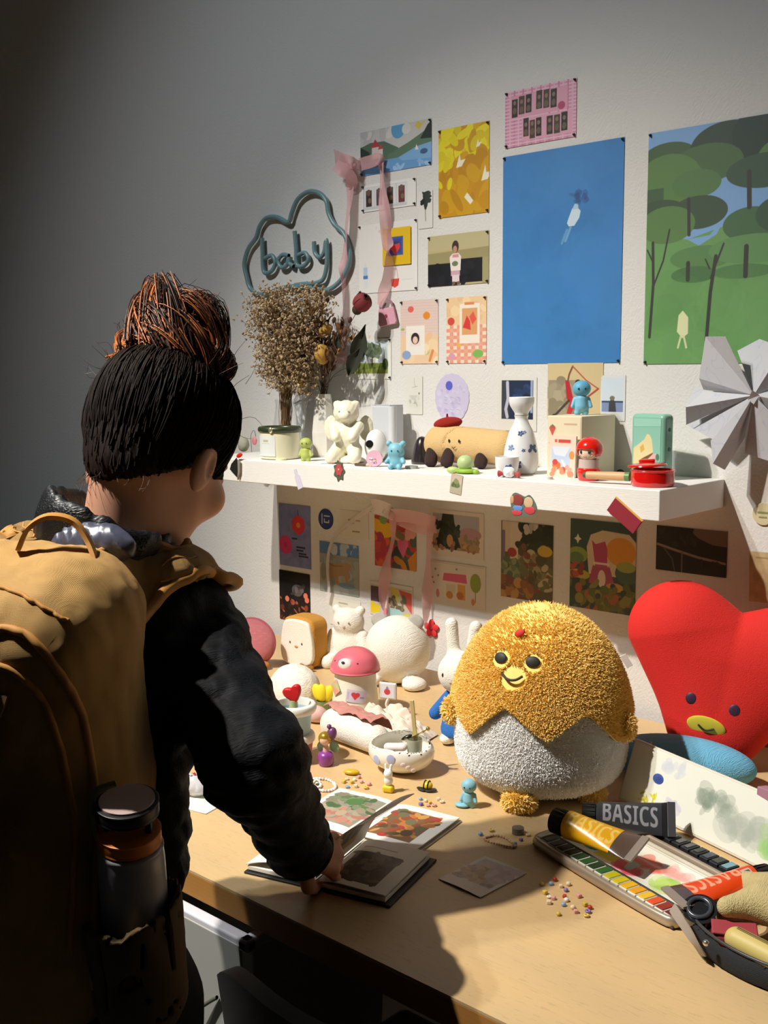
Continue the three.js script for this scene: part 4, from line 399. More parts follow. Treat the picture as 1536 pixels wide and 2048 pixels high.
{ // stickers on the shelf front
  const S = (name, label, p, geo, mat, rz = 0) => solo(name, label, 'sticker', geo, mat, [p[0], p[1], 0.2625], [0, 0, rz]);
  const q = (w, h) => sheetGrid(2, 2, (u, v) => V((u - 0.5) * w, (v - 0.5) * h, 0.0004), 0.0006);
  S('lavender_tag', 'pale lavender bottle-shaped sticker on the shelf front', [-1.8436, 1.221, .262], slab(shapeOf([[-0.005, 0.024], [0.005, 0.024], [0.005, 0.012], [0.009, 0.006], [0.009, -0.024], [-0.009, -0.024], [-0.009, 0.006], [-0.005, 0.012]]), 0.0006, 0.0001, 1), M(0xd0cbdd, 0.6), 0.4);
  const f = thing('flower_patch', 'red flower patch with dark green leaves stuck on the shelf front', 'sticker', [...[-1.7064, 1.2476, .262].slice(0, 2), 0.2625]); part('leaves', slab(shapeOf([...Array(14)].map((_, i) => { const a = i / 14 * TAU, r = i % 2 ? 0.019 : 0.025; return [Math.cos(a) * r * 0.75, Math.sin(a) * r]; }), true), 0.001, 0.0002, 1), M(0x4f5a45, 0.7), f); part('petals', slab(shapeOf([...Array(12)].map((_, i) => { const a = i / 12 * TAU, r = i % 2 ? 0.012 : 0.016; return [Math.cos(a) * r * 0.8, Math.sin(a) * r]; }), true), 0.001, 0.0002, 1), M(0xb8484c, 0.7), f, [0, 0.003, 0.001]); part('flower_centre', at(sph(0.003, 0.003, 0.0012, 10), 0, 0.003, 0.002), M(0xdb8a86, 0.6), f);
  S('mini_photo', 'tiny tilted photo of green bushes taped to the shelf front', [-1.3692, 1.2396, .262], q(0.03, 0.041), printMat(0.03, 0.041, '#b9ad97', (b) => { b.R(0.05, 0.05, 0.9, 0.4, '#cbb9a9'); b.B(0.1, 0.35, 0.8, 0.3, 16, ['#6d7d4c', '#8a9462', '#5a6a40'], 0.08, 0.16); b.R(0.05, 0.68, 0.9, 0.28, '#b5ad95'); }), -0.14);
  const d = thing('animal_sticker', 'cut-out sticker of two small animals in red and blue on the shelf edge', 'sticker', [...[-1.2023, 1.2099, .262].slice(0, 2), 0.2625], 0); part('backing', slab(shapeOf([[-0.03, 0.012], [-0.02, 0.022], [-0.008, 0.02], [0.004, 0.016], [0.014, 0.02], [0.024, 0.012], [0.032, -0.006], [0.026, -0.018], [-0.01, -0.024], [-0.024, -0.022], [-0.029, -0.006]], true), 0.001, 0.0002, 1), M(0x5f6f62, 0.6), d); const bl = (n, x, y, a, b, c) => part(n, at(sph(a, b, 0.001, 16), x, y, 0.0014), M(c, 0.6), d); bl('brown_head', -0.012, 0.008, 0.013, 0.012, 0x8c3a36); bl('tan_ear', -0.026, 0.008, 0.005, 0.008, 0xc2a274); bl('tan_head', 0.013, 0.005, 0.011, 0.011, 0xcfb48e); bl('blue_coat', -0.012, -0.008, 0.012, 0.006, 0x5f8fd0); bl('red_coat', -0.014, -0.017, 0.012, 0.006, 0xc93f48); bl('red_coat', 0.016, -0.01, 0.013, 0.008, 0xc93f48);
  const r = thing('red_tag', 'dark red paper tag with a yellow edge at the right of the shelf front', 'tag', [...[-.9778, 1.207, .262].slice(0, 2), 0.2655], 0); const g2 = part('tag_front', at(rbox(0.068, 0.03, 0.004, 0.001, 2), 0, 0, 0, 0, 0, -0.62), M(0x8e2434, 0.55), r); part('tag_edge', at(rbox(0.069, 0.0022, 0.005, 0.0006, 1), 0.0092, 0.0128, 0, 0, 0, -0.62), M(0xd8a24a, 0.5), g2);
}

// ---------------------------------------------------------------- things in front of the wall
function facets(tris, th = 0.0005) {                    // folded paper from triangles, each with a little thickness
  const P = [], I = [];
  for (const t of tris) { const [a, b, c] = t.map(v3), n = b.clone().sub(a).cross(c.clone().sub(a)).normalize().multiplyScalar(th / 2), o = P.length / 3;
    for (const s of [1, -1]) for (const q of [a, b, c]) P.push(...q.clone().addScaledVector(n, s).toArray());
    I.push(o, o + 1, o + 2, o + 3, o + 5, o + 4); for (let i = 0; i < 3; i++) { const j = (i + 1) % 3; I.push(o + i, o + 3 + i, o + j, o + j, o + 3 + i, o + 3 + j); } }
  const g = finish(P, I).toNonIndexed(); g.computeVertexNormals(); return g;
}
{ // cloud-shaped tube sign
  const t = thing('cloud_sign', 'grey teal tube sign of a cloud around the word baby', 'sign'), teal = M(0x6f9096, 0.35, { clearcoat: 0.3 });
  const r = 0.0062;
  part('cloud_outline', tube([[-2.2987, 1.7314, .0125], [-2.3069, 1.7674, .0125], [-2.2887, 1.8061, .0125], [-2.2552, 1.8337, .0125], [-2.2414, 1.8602, .0125], [-2.2146, 1.8798, .0125], [-2.1729, 1.8789, .0125], [-2.1256, 1.8621, .0125], [-2.1136, 1.8842, .0125], [-2.0908, 1.9152, .0125], [-2.0511, 1.9298, .0125], [-2.0126, 1.9228, .0125], [-1.9859, 1.8995, .0125], [-1.9777, 1.8683, .0125], [-1.9594, 1.8406, .0125], [-1.9271, 1.8161, .0125], [-1.911, 1.7868, .0125], [-1.9055, 1.7541, .0125], [-1.9195, 1.7206, .0125], [-1.9509, 1.692, .0125], [-1.989, 1.6788, .0125], [-2.06, 1.6908, .0125], [-2.1336, 1.695, .0125], [-2.2031, 1.6859, .0125], [-2.246, 1.6812, .0125], [-2.2851, 1.6998, .0125]], r, true, 160, 10), teal, t);
  const w = (n, p) => part(n, tube(p, r * 0.95, false, 60, 10), teal, t);
  w('letter_b', [[-2.2325, 1.8294, .0125], [-2.2315, 1.7946, .0125], [-2.2255, 1.7384, .0125], [-2.1972, 1.7403, .0125], [-2.1813, 1.7608, .0125], [-2.1932, 1.7801, .0125], [-2.2229, 1.7754, .0125]]);
  w('letter_a', [[-2.128, 1.7752, .0125], [-2.1517, 1.7793, .0125], [-2.1693, 1.7669, .0125], [-2.1595, 1.7479, .0125], [-2.1375, 1.7509, .0125], [-2.1274, 1.7706, .0125], [-2.1252, 1.7546, .0125], [-2.1105, 1.7468, .0125]]);
  w('letter_b', [[-2.1041, 1.8363, .0125], [-2.0999, 1.7933, .0125], [-2.0957, 1.748, .0125], [-2.0719, 1.7454, .0125], [-2.0544, 1.7607, .0125], [-2.0658, 1.7772, .0125], [-2.0924, 1.7739, .0125]]);
  w('letter_y', [[-2.0326, 1.8034, .0125], [-2.0294, 1.7744, .0125], [-2.0142, 1.7622, .0125], [-1.9973, 1.7719, .0125], [-1.9878, 1.804, .0125], [-1.986, 1.7667, .0125], [-1.9893, 1.7318, .0125], [-2.0025, 1.7061, .0125], [-2.0337, 1.6982, .0125], [-2.073, 1.6992, .0125], [-2.1064, 1.698, .0125]]);
  for (const p of [[-2.2218, 1.8811, .006], [-1.9924, 1.9009, .006], [-1.9257, 1.7214, .006]]) part('wall_mount', at(cyl(0.004, 0.006, 0.012, 14), 0, 0, 0, Math.PI / 2), M(0xbfc6c8, 0.4), t, p);
}
const tulle = M(0xe6b4b8, 0.85, { transparent: true, opacity: 0.5 }), tulleWhite = M(0xefe2e0, 0.85, { transparent: true, opacity: 0.45 });
{ // two ribbon bows with long tails
  const t = thing('ribbon_bow', 'sheer pink ribbon pinned above the cloud sign with two long tails', 'ribbon');
  part('draped_loop', ribbon([[-1.9455, 1.9943, .02], [-1.9053, 1.9849, .035], [-1.8708, 1.9756, .04], [-1.8674, 1.9716, .02], [-1.8649, 1.9715, .012]], (q) => 0.05 - 0.028 * q, [0, 1, 0.2], 24), tulle, t);
  part('draped_loop', ribbon([[-1.9272, 1.9872, .03], [-1.8949, 1.96, .04], [-1.8809, 1.9428, .03], [-1.8963, 1.9209, .018]], (q) => 0.048 - 0.022 * q, [0.9, 0.35, 0], 20), tulle, t);
  part('cross_band', ribbon([[-1.8708, 1.9739, .012], [-1.8328, 1.9748, .018], [-1.7964, 1.9747, .02], [-1.7947, 1.9592, .012]], 0.03, [0, 1, 0.1], 20), tulle, t);
  part('tail', ribbon([[-1.899, 1.9467, .016], [-1.9018, 1.8966, .014], [-1.9059, 1.8368, .022], [-1.9183, 1.7742, .016], [-1.9266, 1.6928, .012], [-1.9343, 1.6014, .012], [-1.9412, 1.491, .012]], 0.031, (q) => V(Math.cos(q * 3), 0, 0.5 * Math.sin(q * 7)), 60), tulle, t);
  part('tail', ribbon([[-1.7951, 1.9671, .014], [-1.7916, 1.909, .016], [-1.7795, 1.8415, .02], [-1.7808, 1.8008, .014], [-1.7674, 1.7453, .02], [-1.7754, 1.6962, .016], [-1.7924, 1.6637, .014], [-1.8074, 1.6307, .012]], 0.028, (q) => V(Math.cos(q * 2.4), 0, 0.6 * Math.sin(q * 9 + 1)), 60), tulle, t);
  part('pin_knot', at(sph(0.011, 0.009, 0.008, 16), 0, 0, 0), tulle, t, [-1.8745, 1.9691, .03]);
  const b = thing('ribbon_bow', 'sheer pale pink ribbon bow under the shelf with tails hanging to the table', 'ribbon');
  part('bow_loop', ribbon([[-1.7549, 1.1186, .03], [-1.7605, 1.1397, .05], [-1.8009, 1.1432, .045], [-1.8173, 1.1333, .03], [-1.788, 1.1243, .025], [-1.7549, 1.1186, .03]], 0.03, [0, 1, 0.3], 40), tulleWhite, b);
  part('bow_loop', ribbon([[-1.7549, 1.1168, .03], [-1.6907, 1.1243, .05], [-1.6144, 1.117, .05], [-1.6135, 1.1051, .035], [-1.6712, 1.0953, .025], [-1.7425, 1.1105, .028]], 0.034, [0, 1, 0.3], 40), tulle, b);
  part('knot', nets((x, y, z) => dEll(x, y, z, [0, 0, 0], [0.011, 0.012, 0.009]), [-0.014, -0.015, -0.012], [0.014, 0.015, 0.012], 0.004), tulle, b, [-1.7504, 1.1183, .034]);
  part('tail', ribbon([[-1.7525, 1.117, .03], [-1.7551, 1.0626, .026], [-1.7775, .9945, .022], [-1.7822, .9511, .028], [-1.7939, .8971, .022], [-1.7887, .8539, .024], [-1.7744, .8128, .03], [-1.7665, .7734, .03]], 0.03, (q) => V(Math.cos(q * 2.6), 0, 0.6 * Math.sin(q * 8)), 60), tulle, b);
  part('tail', ribbon([[-1.6287, 1.1067, .03], [-1.6414, 1.056, .024], [-1.6476, .995, .02], [-1.6505, .9309, .02], [-1.6526, .8739, .022], [-1.6584, .8159, .024], [-1.6617, .7901, .024]], 0.026, (q) => V(Math.cos(q * 2.2), 0, 0.5 * Math.sin(q * 7)), 60), tulle, b);
  part('tail', ribbon([[-1.8172, 1.1351, .03], [-1.9008, 1.0919, .016], [-1.9711, 1.04, .014], [-1.9931, .9995, .014], [-1.9996, .9449, .014], [-1.9951, .899, .014], [-2.0033, .8669, .014]], 0.012, [1, 0, 0.2], 50), tulleWhite, b);
}
{ // little pink bag at the end of the ribbon
  const p = [-1.7855, 1.6086, .012], t = thing('pink_bag', 'tiny pink felt bag with a red dot hanging from the ribbon tail', 'bag', p); t.rotation.z = 0.12;
  part('bag_body', slab(shapeOf([[-0.024, 0.016], [0.024, 0.016], [0.03, -0.02], [0.026, -0.026], [-0.024, -0.026], [-0.029, -0.02]]), 0.006, 0.0015), plushMat(0xdfa5b8), t, [0, 0, -0.006]); part('button', at(cyl(0.004, 0.004, 0.002, 16), 0, -0.003, 0.001, Math.PI / 2), M(0xb0445c, 0.4), t); for (const k of [-1, 1]) part('strap', tube([[k * 0.02, 0.014, -0.003], [k * 0.018, 0.028, -0.003], [k * 0.008, 0.037, -0.003]], 0.0026, false, 12, 8), plushMat(0xdfa5b8), t);
}
{ // folded paper wheel
  const t = thing('paper_windmill', 'large folded windmill of thin white patterned paper on the wall', 'paper windmill');
  const paper = M(0xd6d6d8, 0.8, { map: rep((() => { const x = dataTex(256, (u, v) => { const k = tileNoise(u, v, 5) + tileNoise(u, v, 11, 3) * 0.7, l = Math.abs(k) < 0.05 ? 0.955 : 1; return [0.95 * l, 0.955 * l, 0.97]; }, true); return x; })(), 5), transmission: 0.12, thickness: 0 });
  const c = [-.8342, 1.4218, .055], P = (n, tr) => part(n, facets(tr), paper, t);
  P('petal', [[c, [-.8767, 1.5294, .09], [-.935, 1.5318, .05]], [c, [-.935, 1.5318, .05], [-.9551, 1.4531, .03]], [c, [-.9551, 1.4531, .03], [-.9539, 1.4308, .012]]]);
  P('petal', [[c, [-.9451, 1.4283, .03], [-.9613, 1.3983, .07]], [c, [-.9613, 1.3983, .07], [-.9718, 1.3634, .045]], [[-.9451, 1.4283, .03], [-.9664, 1.4395, .02], [-.9613, 1.3983, .07]]]);
  P('petal', [[c, [-.9783, 1.3621, .03], [-.9089, 1.3351, .05]], [c, [-.9089, 1.3351, .05], [-.8794, 1.3728, .02]]]);
  P('petal', [[c, [-.8991, 1.3375, .09], [-.8885, 1.2955, .1]], [c, [-.8885, 1.2955, .1], [-.8877, 1.2802, .05]], [c, [-.8877, 1.2802, .05], [-.8657, 1.3432, .012]]]);
  P('petal', [[c, [-.8494, 1.3525, .05], [-.8625, 1.3112, .02]], [c, [-.8625, 1.3112, .02], [-.7946, 1.2955, .03]], [c, [-.7946, 1.2955, .03], [-.7705, 1.3694, .07]]]);
  P('petal', [[c, [-.7867, 1.3728, .03], [-.7399, 1.4072, .07]], [c, [-.7399, 1.4072, .07], [-.7717, 1.446, .02]]]);
  P('petal', [[c, [-.7733, 1.4488, .03], [-.7761, 1.5074, .07]], [c, [-.7761, 1.5074, .07], [-.8375, 1.5254, .03]], [c, [-.8375, 1.5254, .03], [-.8865, 1.5047, .015]]]);
  P('hub', [[[-.8439, 1.4136, .058], [-.8309, 1.4317, .07], [-.8208, 1.4221, .06]], [[-.8439, 1.4136, .058], [-.8208, 1.4221, .06], [-.8322, 1.4055, .058]]]);
}
{ const t = thing('wall_badge', 'round cream badge with green print on the wall right of the shelf', 'badge', [-.8291, 1.1953, .002]); part('badge_face', at(cyl(0.021, 0.022, 0.004, 32), 0, 0, 0, Math.PI / 2), M(0xcfc49c, 0.6), t); part('badge_print', rbox(0.022, 0.004, 0.001, 0.0004, 1), M(0x8c905c, 0.6), t, [0, 0.003, 0.0022]); part('badge_print', rbox(0.016, 0.003, 0.001, 0.0004, 1), M(0x8c905c, 0.6), t, [0, -0.006, 0.0022]); }
// ---------------------------------------------------------------- dried flowers
{
  const r = rng(21), jug = scene.getObjectByName('glass_jug').position, t = thing('dried_gypsophila', 'wide beige bunch of dried gypsophila standing in the glass jug', 'dried flowers', [jug.x, SHELF, jug.z]);
  const C = v3([-2.0119, 1.582, .125]).sub(t.position), mouth = V(0, 0.13, 0), stems = [], florets = [];
  for (let i = 0; i < 230; i++) {
    const a = r() * TAU, q = Math.sqrt(r()), e = V(Math.cos(a) * q * 0.118, 0, Math.sin(a) * q * 0.1), up = 0.02 + r() * 0.2 - q * q * 0.03;
    const tip = V(C.x + e.x * (0.55 + up * 2.6), mouth.y + 0.05 + up * 1.08, Math.max(C.z + e.z * (0.5 + up * 2), 0.014 - t.position.z)), mid = mouth.clone().lerp(tip, 0.5).add(V((r() - 0.5) * 0.03, 0.02, (r() - 0.5) * 0.02)); mid.z = Math.max(mid.z, 0.012 - t.position.z);
    if (i < 120) stems.push(taper([V((r() - 0.5) * 0.03, 0.03, (r() - 0.5) * 0.03), mouth.clone().add(V((r() - 0.5) * 0.03, 0, (r() - 0.5) * 0.03)), mid, tip], 0.0011, 0.0004, 8, 4));
    for (let k = 0; k < 20; k++) { const d = V(r() - 0.5, r() - 0.5, r() - 0.5).multiplyScalar(0.062), f = tip.clone().add(d); f.z = Math.max(f.z, 0.008 - t.position.z); florets.push(f); if (k % 4 === 0) stems.push(taper([mid.clone().lerp(tip, 0.6), f], 0.0005, 0.0003, 1, 3)); }
  }
  part('stems', join(stems), M(0x8a6a42, 0.8), t).userData.kind = 'stuff';
  const petals = []; for (let k = 0; k < 6; k++) petals.push(at(sph(0.0026, 0.0011, 0.0016, 5), 0.0024, 0.0008, 0, 0, k / 6 * TAU, 0.3)); petals.push(sph(0.0016, 0.0016, 0.0016, 5));
  const im = new THREE.InstancedMesh(join(petals), M(0xffffff, 0.85), florets.length), m4 = new THREE.Matrix4(), col = new THREE.Color(), qt = new THREE.Quaternion(); im.name = 'florets'; im.userData.kind = 'stuff'; im.castShadow = im.receiveShadow = true;
  florets.forEach((f, i) => { const s = 0.8 + r() * 0.9; qt.setFromEuler(new THREE.Euler(r() * 6, r() * 6, r() * 6)); im.setMatrixAt(i, m4.compose(f, qt, V(s, s, s))); const k = r(); col.setRGB(lerp(0.3, 0.52, k), lerp(0.2, 0.4, k), lerp(0.105, 0.24, k)); im.setColorAt(i, col); });
  t.add(im);
}
{
  const r = rng(33), vp = scene.getObjectByName('faceted_vase').position, t = thing('dried_roses', 'bunch of dried roses with dark leaves standing in the faceted vase', 'dried flowers', [vp.x, SHELF, vp.z]);
  const L = (p) => v3(p).sub(t.position), mouth = V(0, 0.156, 0), stemMat = M(0x4a3926, 0.8), stems = [];
  const stem = (e, w = 0.0013) => { const m = mouth.clone().lerp(e, 0.45).add(V(0, 0.02, 0.004)); stems.push(taper([V(mouth.x * 0.2 + (r() - 0.5) * 0.015, 0.05, (r() - 0.5) * 0.015), mouth.clone().add(V((r() - 0.5) * 0.016, 0, (r() - 0.5) * 0.016)), m, e], w, w * 0.6, 12, 5)); };
  const leafGeo = (l, w, curl) => sheetGrid(6, 4, (u, v) => V((u - 0.5) * 0 + (v - 0.5) * w * Math.sin(Math.min(u * 1.08, 1) * Math.PI), u * l, curl * Math.sin(u * 2.5) + Math.abs(v - 0.5) * w * 0.5), 0.0005);
  const rose = (p, s, c, name) => { const g = new THREE.Group(); g.name = name; g.position.copy(p); t.add(g); const m0 = M(c, 0.8, { side: THREE.DoubleSide }), m1 = M(0x4f1a1e, 0.8, { side: THREE.DoubleSide }); for (let i = 0; i < 13; i++) { const k = i / 13, a = i * 2.4; part('petal', at(new THREE.SphereGeometry(1, 12, 8, 0, 2.3, 0.45, 1.5).scale(s * (0.35 + 0.65 * k), s * (1.1 - 0.2 * k), s * (0.35 + 0.65 * k)), 0, s * 0.2, 0, 0, a, 0).rotateZ(-0.9).rotateX(0.5), i % 3 ? m0 : m1, g); } part('calyx', at(sph(s * 0.5, s * 0.5, s * 0.5, 12), -s * 0.5, -s * 0.5, 0), M(0x3a3020, 0.8), g); };
  const R1 = L([-1.8148, 1.6331, .07]), R2 = L([-1.8068, 1.5895, .04]); rose(R1, 0.026, 0x7e2c30, 'rose_head'); 
  stem(R1); 
  const pet = M(0xcf9f45, 0.7, { transmission: 0.2, thickness: 0 }); [[[-1.9043, 1.512, .12], 0.034], [[-1.9797, 1.4847, .12], 0.026], [[-1.9106, 1.5735, .09], 0.026], [[-1.9947, 1.4661, .12], 0.02], [[-1.9734, 1.4474, .12], 0.02]].forEach(([p, s], i) => { const e = L(p); const m = part('dried_petal', sheetGrid(6, 6, (u, v) => { const a = (u - 0.5) * 2, b = (v - 0.5) * 2, q = Math.max(Math.abs(a), Math.abs(b)) / (Math.hypot(a, b) || 1); return V(a * q * s * 0.55, b * q * s * 0.75, -(a * a + b * b) * s * 0.3); }, 0.0006), pet, t, e.toArray(), [0.2, 0.6 + i * 0.3, i * 0.9]); if (i < 3) stem(e.clone().add(V(0, -0.01, -0.004)), 0.001); });
  const dark = M(0x2b2f22, 0.75); [[[-1.8424, 1.5357, .06], 0.11, 0.042, -0.35], [[-1.8442, 1.4992, .08], 0.075, 0.034, -0.5], [[-1.8651, 1.5357, .1], 0.05, 0.022, -0.2]].forEach(([p, l, w, tilt]) => { const e = L(p); part('leaf', leafGeo(l, w, 0.01), dark, t, [e.x - 0.004, e.y - l * 0.5, e.z], [0.1, 0.5, tilt]); stem(e.clone().add(V(-0.01, -l * 0.45, 0)), 0.001); });
  const bm = [M(0x6b4a2c, 0.8), M(0x4a3022, 0.8), M(0x93683a, 0.8)]; for (let i = 0; i < 18; i++) { const q = r(), e = L(r() < 0.6 ? [vp.x - 0.01 + (r() - 0.5) * 0.12, 1.5 + r() * 0.19, 0.06 + r() * 0.08] : [vp.x + 0.03 + r() * 0.09, 1.5 + r() * 0.1, 0.06 + r() * 0.06]); stem(e, 0.0009); for (let k = 0; k < 6; k++) { const f = 0.55 + 0.45 * k / 6, b = mouth.clone().lerp(e, f); part('small_leaf', leafGeo(0.018 + r() * 0.014, 0.009 + r() * 0.004, 0.004), bm[Math.floor(r() * 3)], t, b.toArray(), [r() - 0.5, r() * 6, (r() - 0.5) * 2.4]); } }
  [[0.006, [-1.8408, 1.5651, .1]], [0.005, [-1.8235, 1.5943, .1]], [0.005, [-1.8777, 1.5963, .1]], [0.005, [-1.8991, 1.6454, .1]]].forEach(([s, p]) => { const e = L(p); stem(e, 0.0008); part('seed_head', sph(s, s * 1.6, s, 10), bm[1], t, e.toArray(), [0, 0, -0.4]); });
  part('stems', join(stems), stemMat, t);
}

// ---------------------------------------------------------------- things on the table
const onTable = (a, lift = 0) => [a[0], TABLE + lift, a[2]];
const whitePlush = plushMat(0xeeeae0);
function tufts(points, normals, len, rad, colors, seed, droop = 0.4) {       // short curved tufts of pile
  const r = rng(seed), P = [], I = []; for (const [k, w] of [[0, 1], [0.55, 0.75]]) for (let j = 0; j < 3; j++) { const a = j / 3 * TAU; P.push(Math.cos(a) * w + k * k * 0.5, k * len / rad, Math.sin(a) * w); } P.push(0.9, len / rad, 0);
  for (let j = 0; j < 3; j++) { const b = (j + 1) % 3; I.push(j, j + 3, b, b, j + 3, b + 3, j + 3, 6, b + 3); } const g = finish(P, I).toNonIndexed(); g.computeVertexNormals();
  const im = new THREE.InstancedMesh(g, M(0xffffff, 1), points.length), m = new THREE.Matrix4(), q = new THREE.Quaternion(), c = new THREE.Color();
  points.forEach((p, i) => { const n = normals[i].clone().add(V(r() - 0.5, r() - 0.5 - droop, r() - 0.5).multiplyScalar(0.9)).normalize(); q.setFromUnitVectors(V(0, 1, 0), n).multiply(new THREE.Quaternion().setFromAxisAngle(V(0, 1, 0), r() * TAU)); const s = rad * (0.7 + r() * 0.6); im.setMatrixAt(i, m.compose(p, q, V(s, s * (0.7 + r() * 0.5), s))); c.set(colors[Math.floor(r() * colors.length)]); im.setColorAt(i, c); });
  im.castShadow = im.receiveShadow = true; im.name = 'pile'; im.userData.kind = 'stuff'; return im;
}
{ // pink round cushion
  const t = thing('pink_cushion', 'round pink cushion with an amber base standing at the left of the bread plush', 'cushion', onTable([-1.9714, .75, .303]), 0.45);
  part('disc', at(new THREE.SphereGeometry(1, 36, 24).scale(0.058, 0.058, 0.022), 0, 0.066, 0), plushMat(0xe58a94), t); part('piping', new THREE.TorusGeometry(0.057, 0.004, 10, 60), plushMat(0xd9737f), t, [0, 0.066, 0]);
  for (const k of [-1, 1]) part('foot', at(sph(0.015, 0.01, 0.014, 16), k * 0.032, 0.0105, 0.01), M(0xb5793a, 0.5), t);
}
{ // bread plush
  const t = thing('bread_plush', 'white bread slice plush with a tan crust and a tiny stitched face', 'soft toy', onTable([-1.89, .757, .2124]), 0.1);
  const s = shapeOf([[-0.05, 0.006], [-0.046, 0], [0.046, 0], [0.05, 0.006], [0.05, 0.08], [0.05, 0.097], [0.042, 0.112], [0.02, 0.119], [-0.02, 0.119], [-0.042, 0.112], [-0.05, 0.097], [-0.05, 0.08]], true);
  part('crust', slab(s, 0.058, 0.008, 4), plushMat(0xc8913c), t, [0, 0.007, -0.04]); part('crumb', slab(shapeOf([[-0.045, 0.008], [0.045, 0.008], [0.045, 0.09], [0.036, 0.108], [0.015, 0.113], [-0.015, 0.113], [-0.036, 0.108], [-0.045, 0.09]], true), 0.012, 0.004, 3), M(0xefe9dd, 0.9, { bumpMap: fuzzBump, bumpScale: 0.0006 }), t, [0, 0.007, 0.013]);
  for (const k of [-1, 1]) part('eye', sph(0.0024, 0.003, 0.0012, 10), M(0x6a563c, 0.5), t, [k * 0.019, 0.063, 0.0255]); part('mouth', at(sph(0.006, 0.0032, 0.0012, 12), 0.001, 0.054, 0.0255), M(0xd0955a, 0.7), t);
  const bow = part('bow_knot', at(sph(0.006, 0.006, 0.005, 12), 0.036, 0.008, 0.03), plushMat(0xc58a2e), t); for (const k of [-1, 1]) part('bow_loop', at(sph(0.011, 0.0065, 0.005, 14), 0.036 + k * 0.013, 0.009, 0.03, 0, 0, k * 0.2), plushMat(0xc58a2e), bow);
}
{ // white round plushes
  const t = thing('white_round_plush', 'low white dome-shaped plush behind the stacked pots', 'soft toy', onTable([-1.6865, .75, .4311]));
  part('body', nets((x, y, z) => smax(dEll(x, y, z, [0, 0.03, 0], [0.062, 0.056, 0.052]), -y, 0.012) + 0.0012 * noise(x * 70, y * 70, z * 70), [-0.075, -0.01, -0.065], [0.075, 0.095, 0.065], 0.005), whitePlush, t);
  const b = thing('white_bear_plush', 'fluffy white seated bear plush between the bread plush and the canister', 'soft toy', onTable([-1.7889, .7414, .1712]), 0.4); b.position.set(-1.815, TABLE, 0.125);
  part('body', nets((x0, y, z) => { const x = Math.abs(x0); let d = dEll(x, y, z, [0, 0.045, 0], [0.045, 0.05, 0.04]); d = smin(d, dEll(x, y, z, [0, 0.108, 0.003], [0.04, 0.036, 0.034]), 0.012); d = smin(d, dSph(x, y, z, [0.031, 0.137, 0], 0.012), 0.008); d = smin(d, dCap(x, y, z, [0.028, 0.02, 0.015], [0.036, 0.014, 0.05], 0.018), 0.012); d = smin(d, dCap(x, y, z, [0.038, 0.075, 0.005], [0.046, 0.04, 0.02], 0.015), 0.01); return smax(d + 0.0005 * noise(x0 * 60, y * 60, z * 60), -y, 0.003); }, [-0.075, -0.005, -0.055], [0.075, 0.16, 0.08], 0.0045), whitePlush, b);
  for (const k of [-1, 1]) part('eye', sph(0.0022, 0.0025, 0.0015, 8), M(0x8a8074, 0.5), b, [k * 0.014, 0.112, 0.0365]); part('nose', sph(0.004, 0.003, 0.002, 10), M(0xc8b8a8, 0.6), b, [0, 0.103, 0.0375]);
  const n = thing('big_white_plush', 'big round white plush behind the canister under the pink ribbon', 'soft toy', onTable([-1.5672, .75, .2304]), 0.4); n.position.set(-1.62, TABLE, 0.165);
  part('body', nets((x0, y, z) => { const x = Math.abs(x0); let d = dEll(x, y, z, [0, 0.078, 0], [0.078, 0.08, 0.07]); d = smin(d, dEll(x, y, z, [0.055, 0.012, 0.045], [0.028, 0.016, 0.03]), 0.012);  return smax(d + 0.0008 * noise(x0 * 30, y * 30, z * 30), -y, 0.004); }, [-0.12, -0.005, -0.085], [0.12, 0.175, 0.1], 0.006), whitePlush, n);
  for (const k of [-1, 1]) part('ear', at(sph(0.02, 0.018, 0.01, 16), k * 0.045, 0.146, 0.0, 0, 0, k * -0.5), whitePlush, n);
}
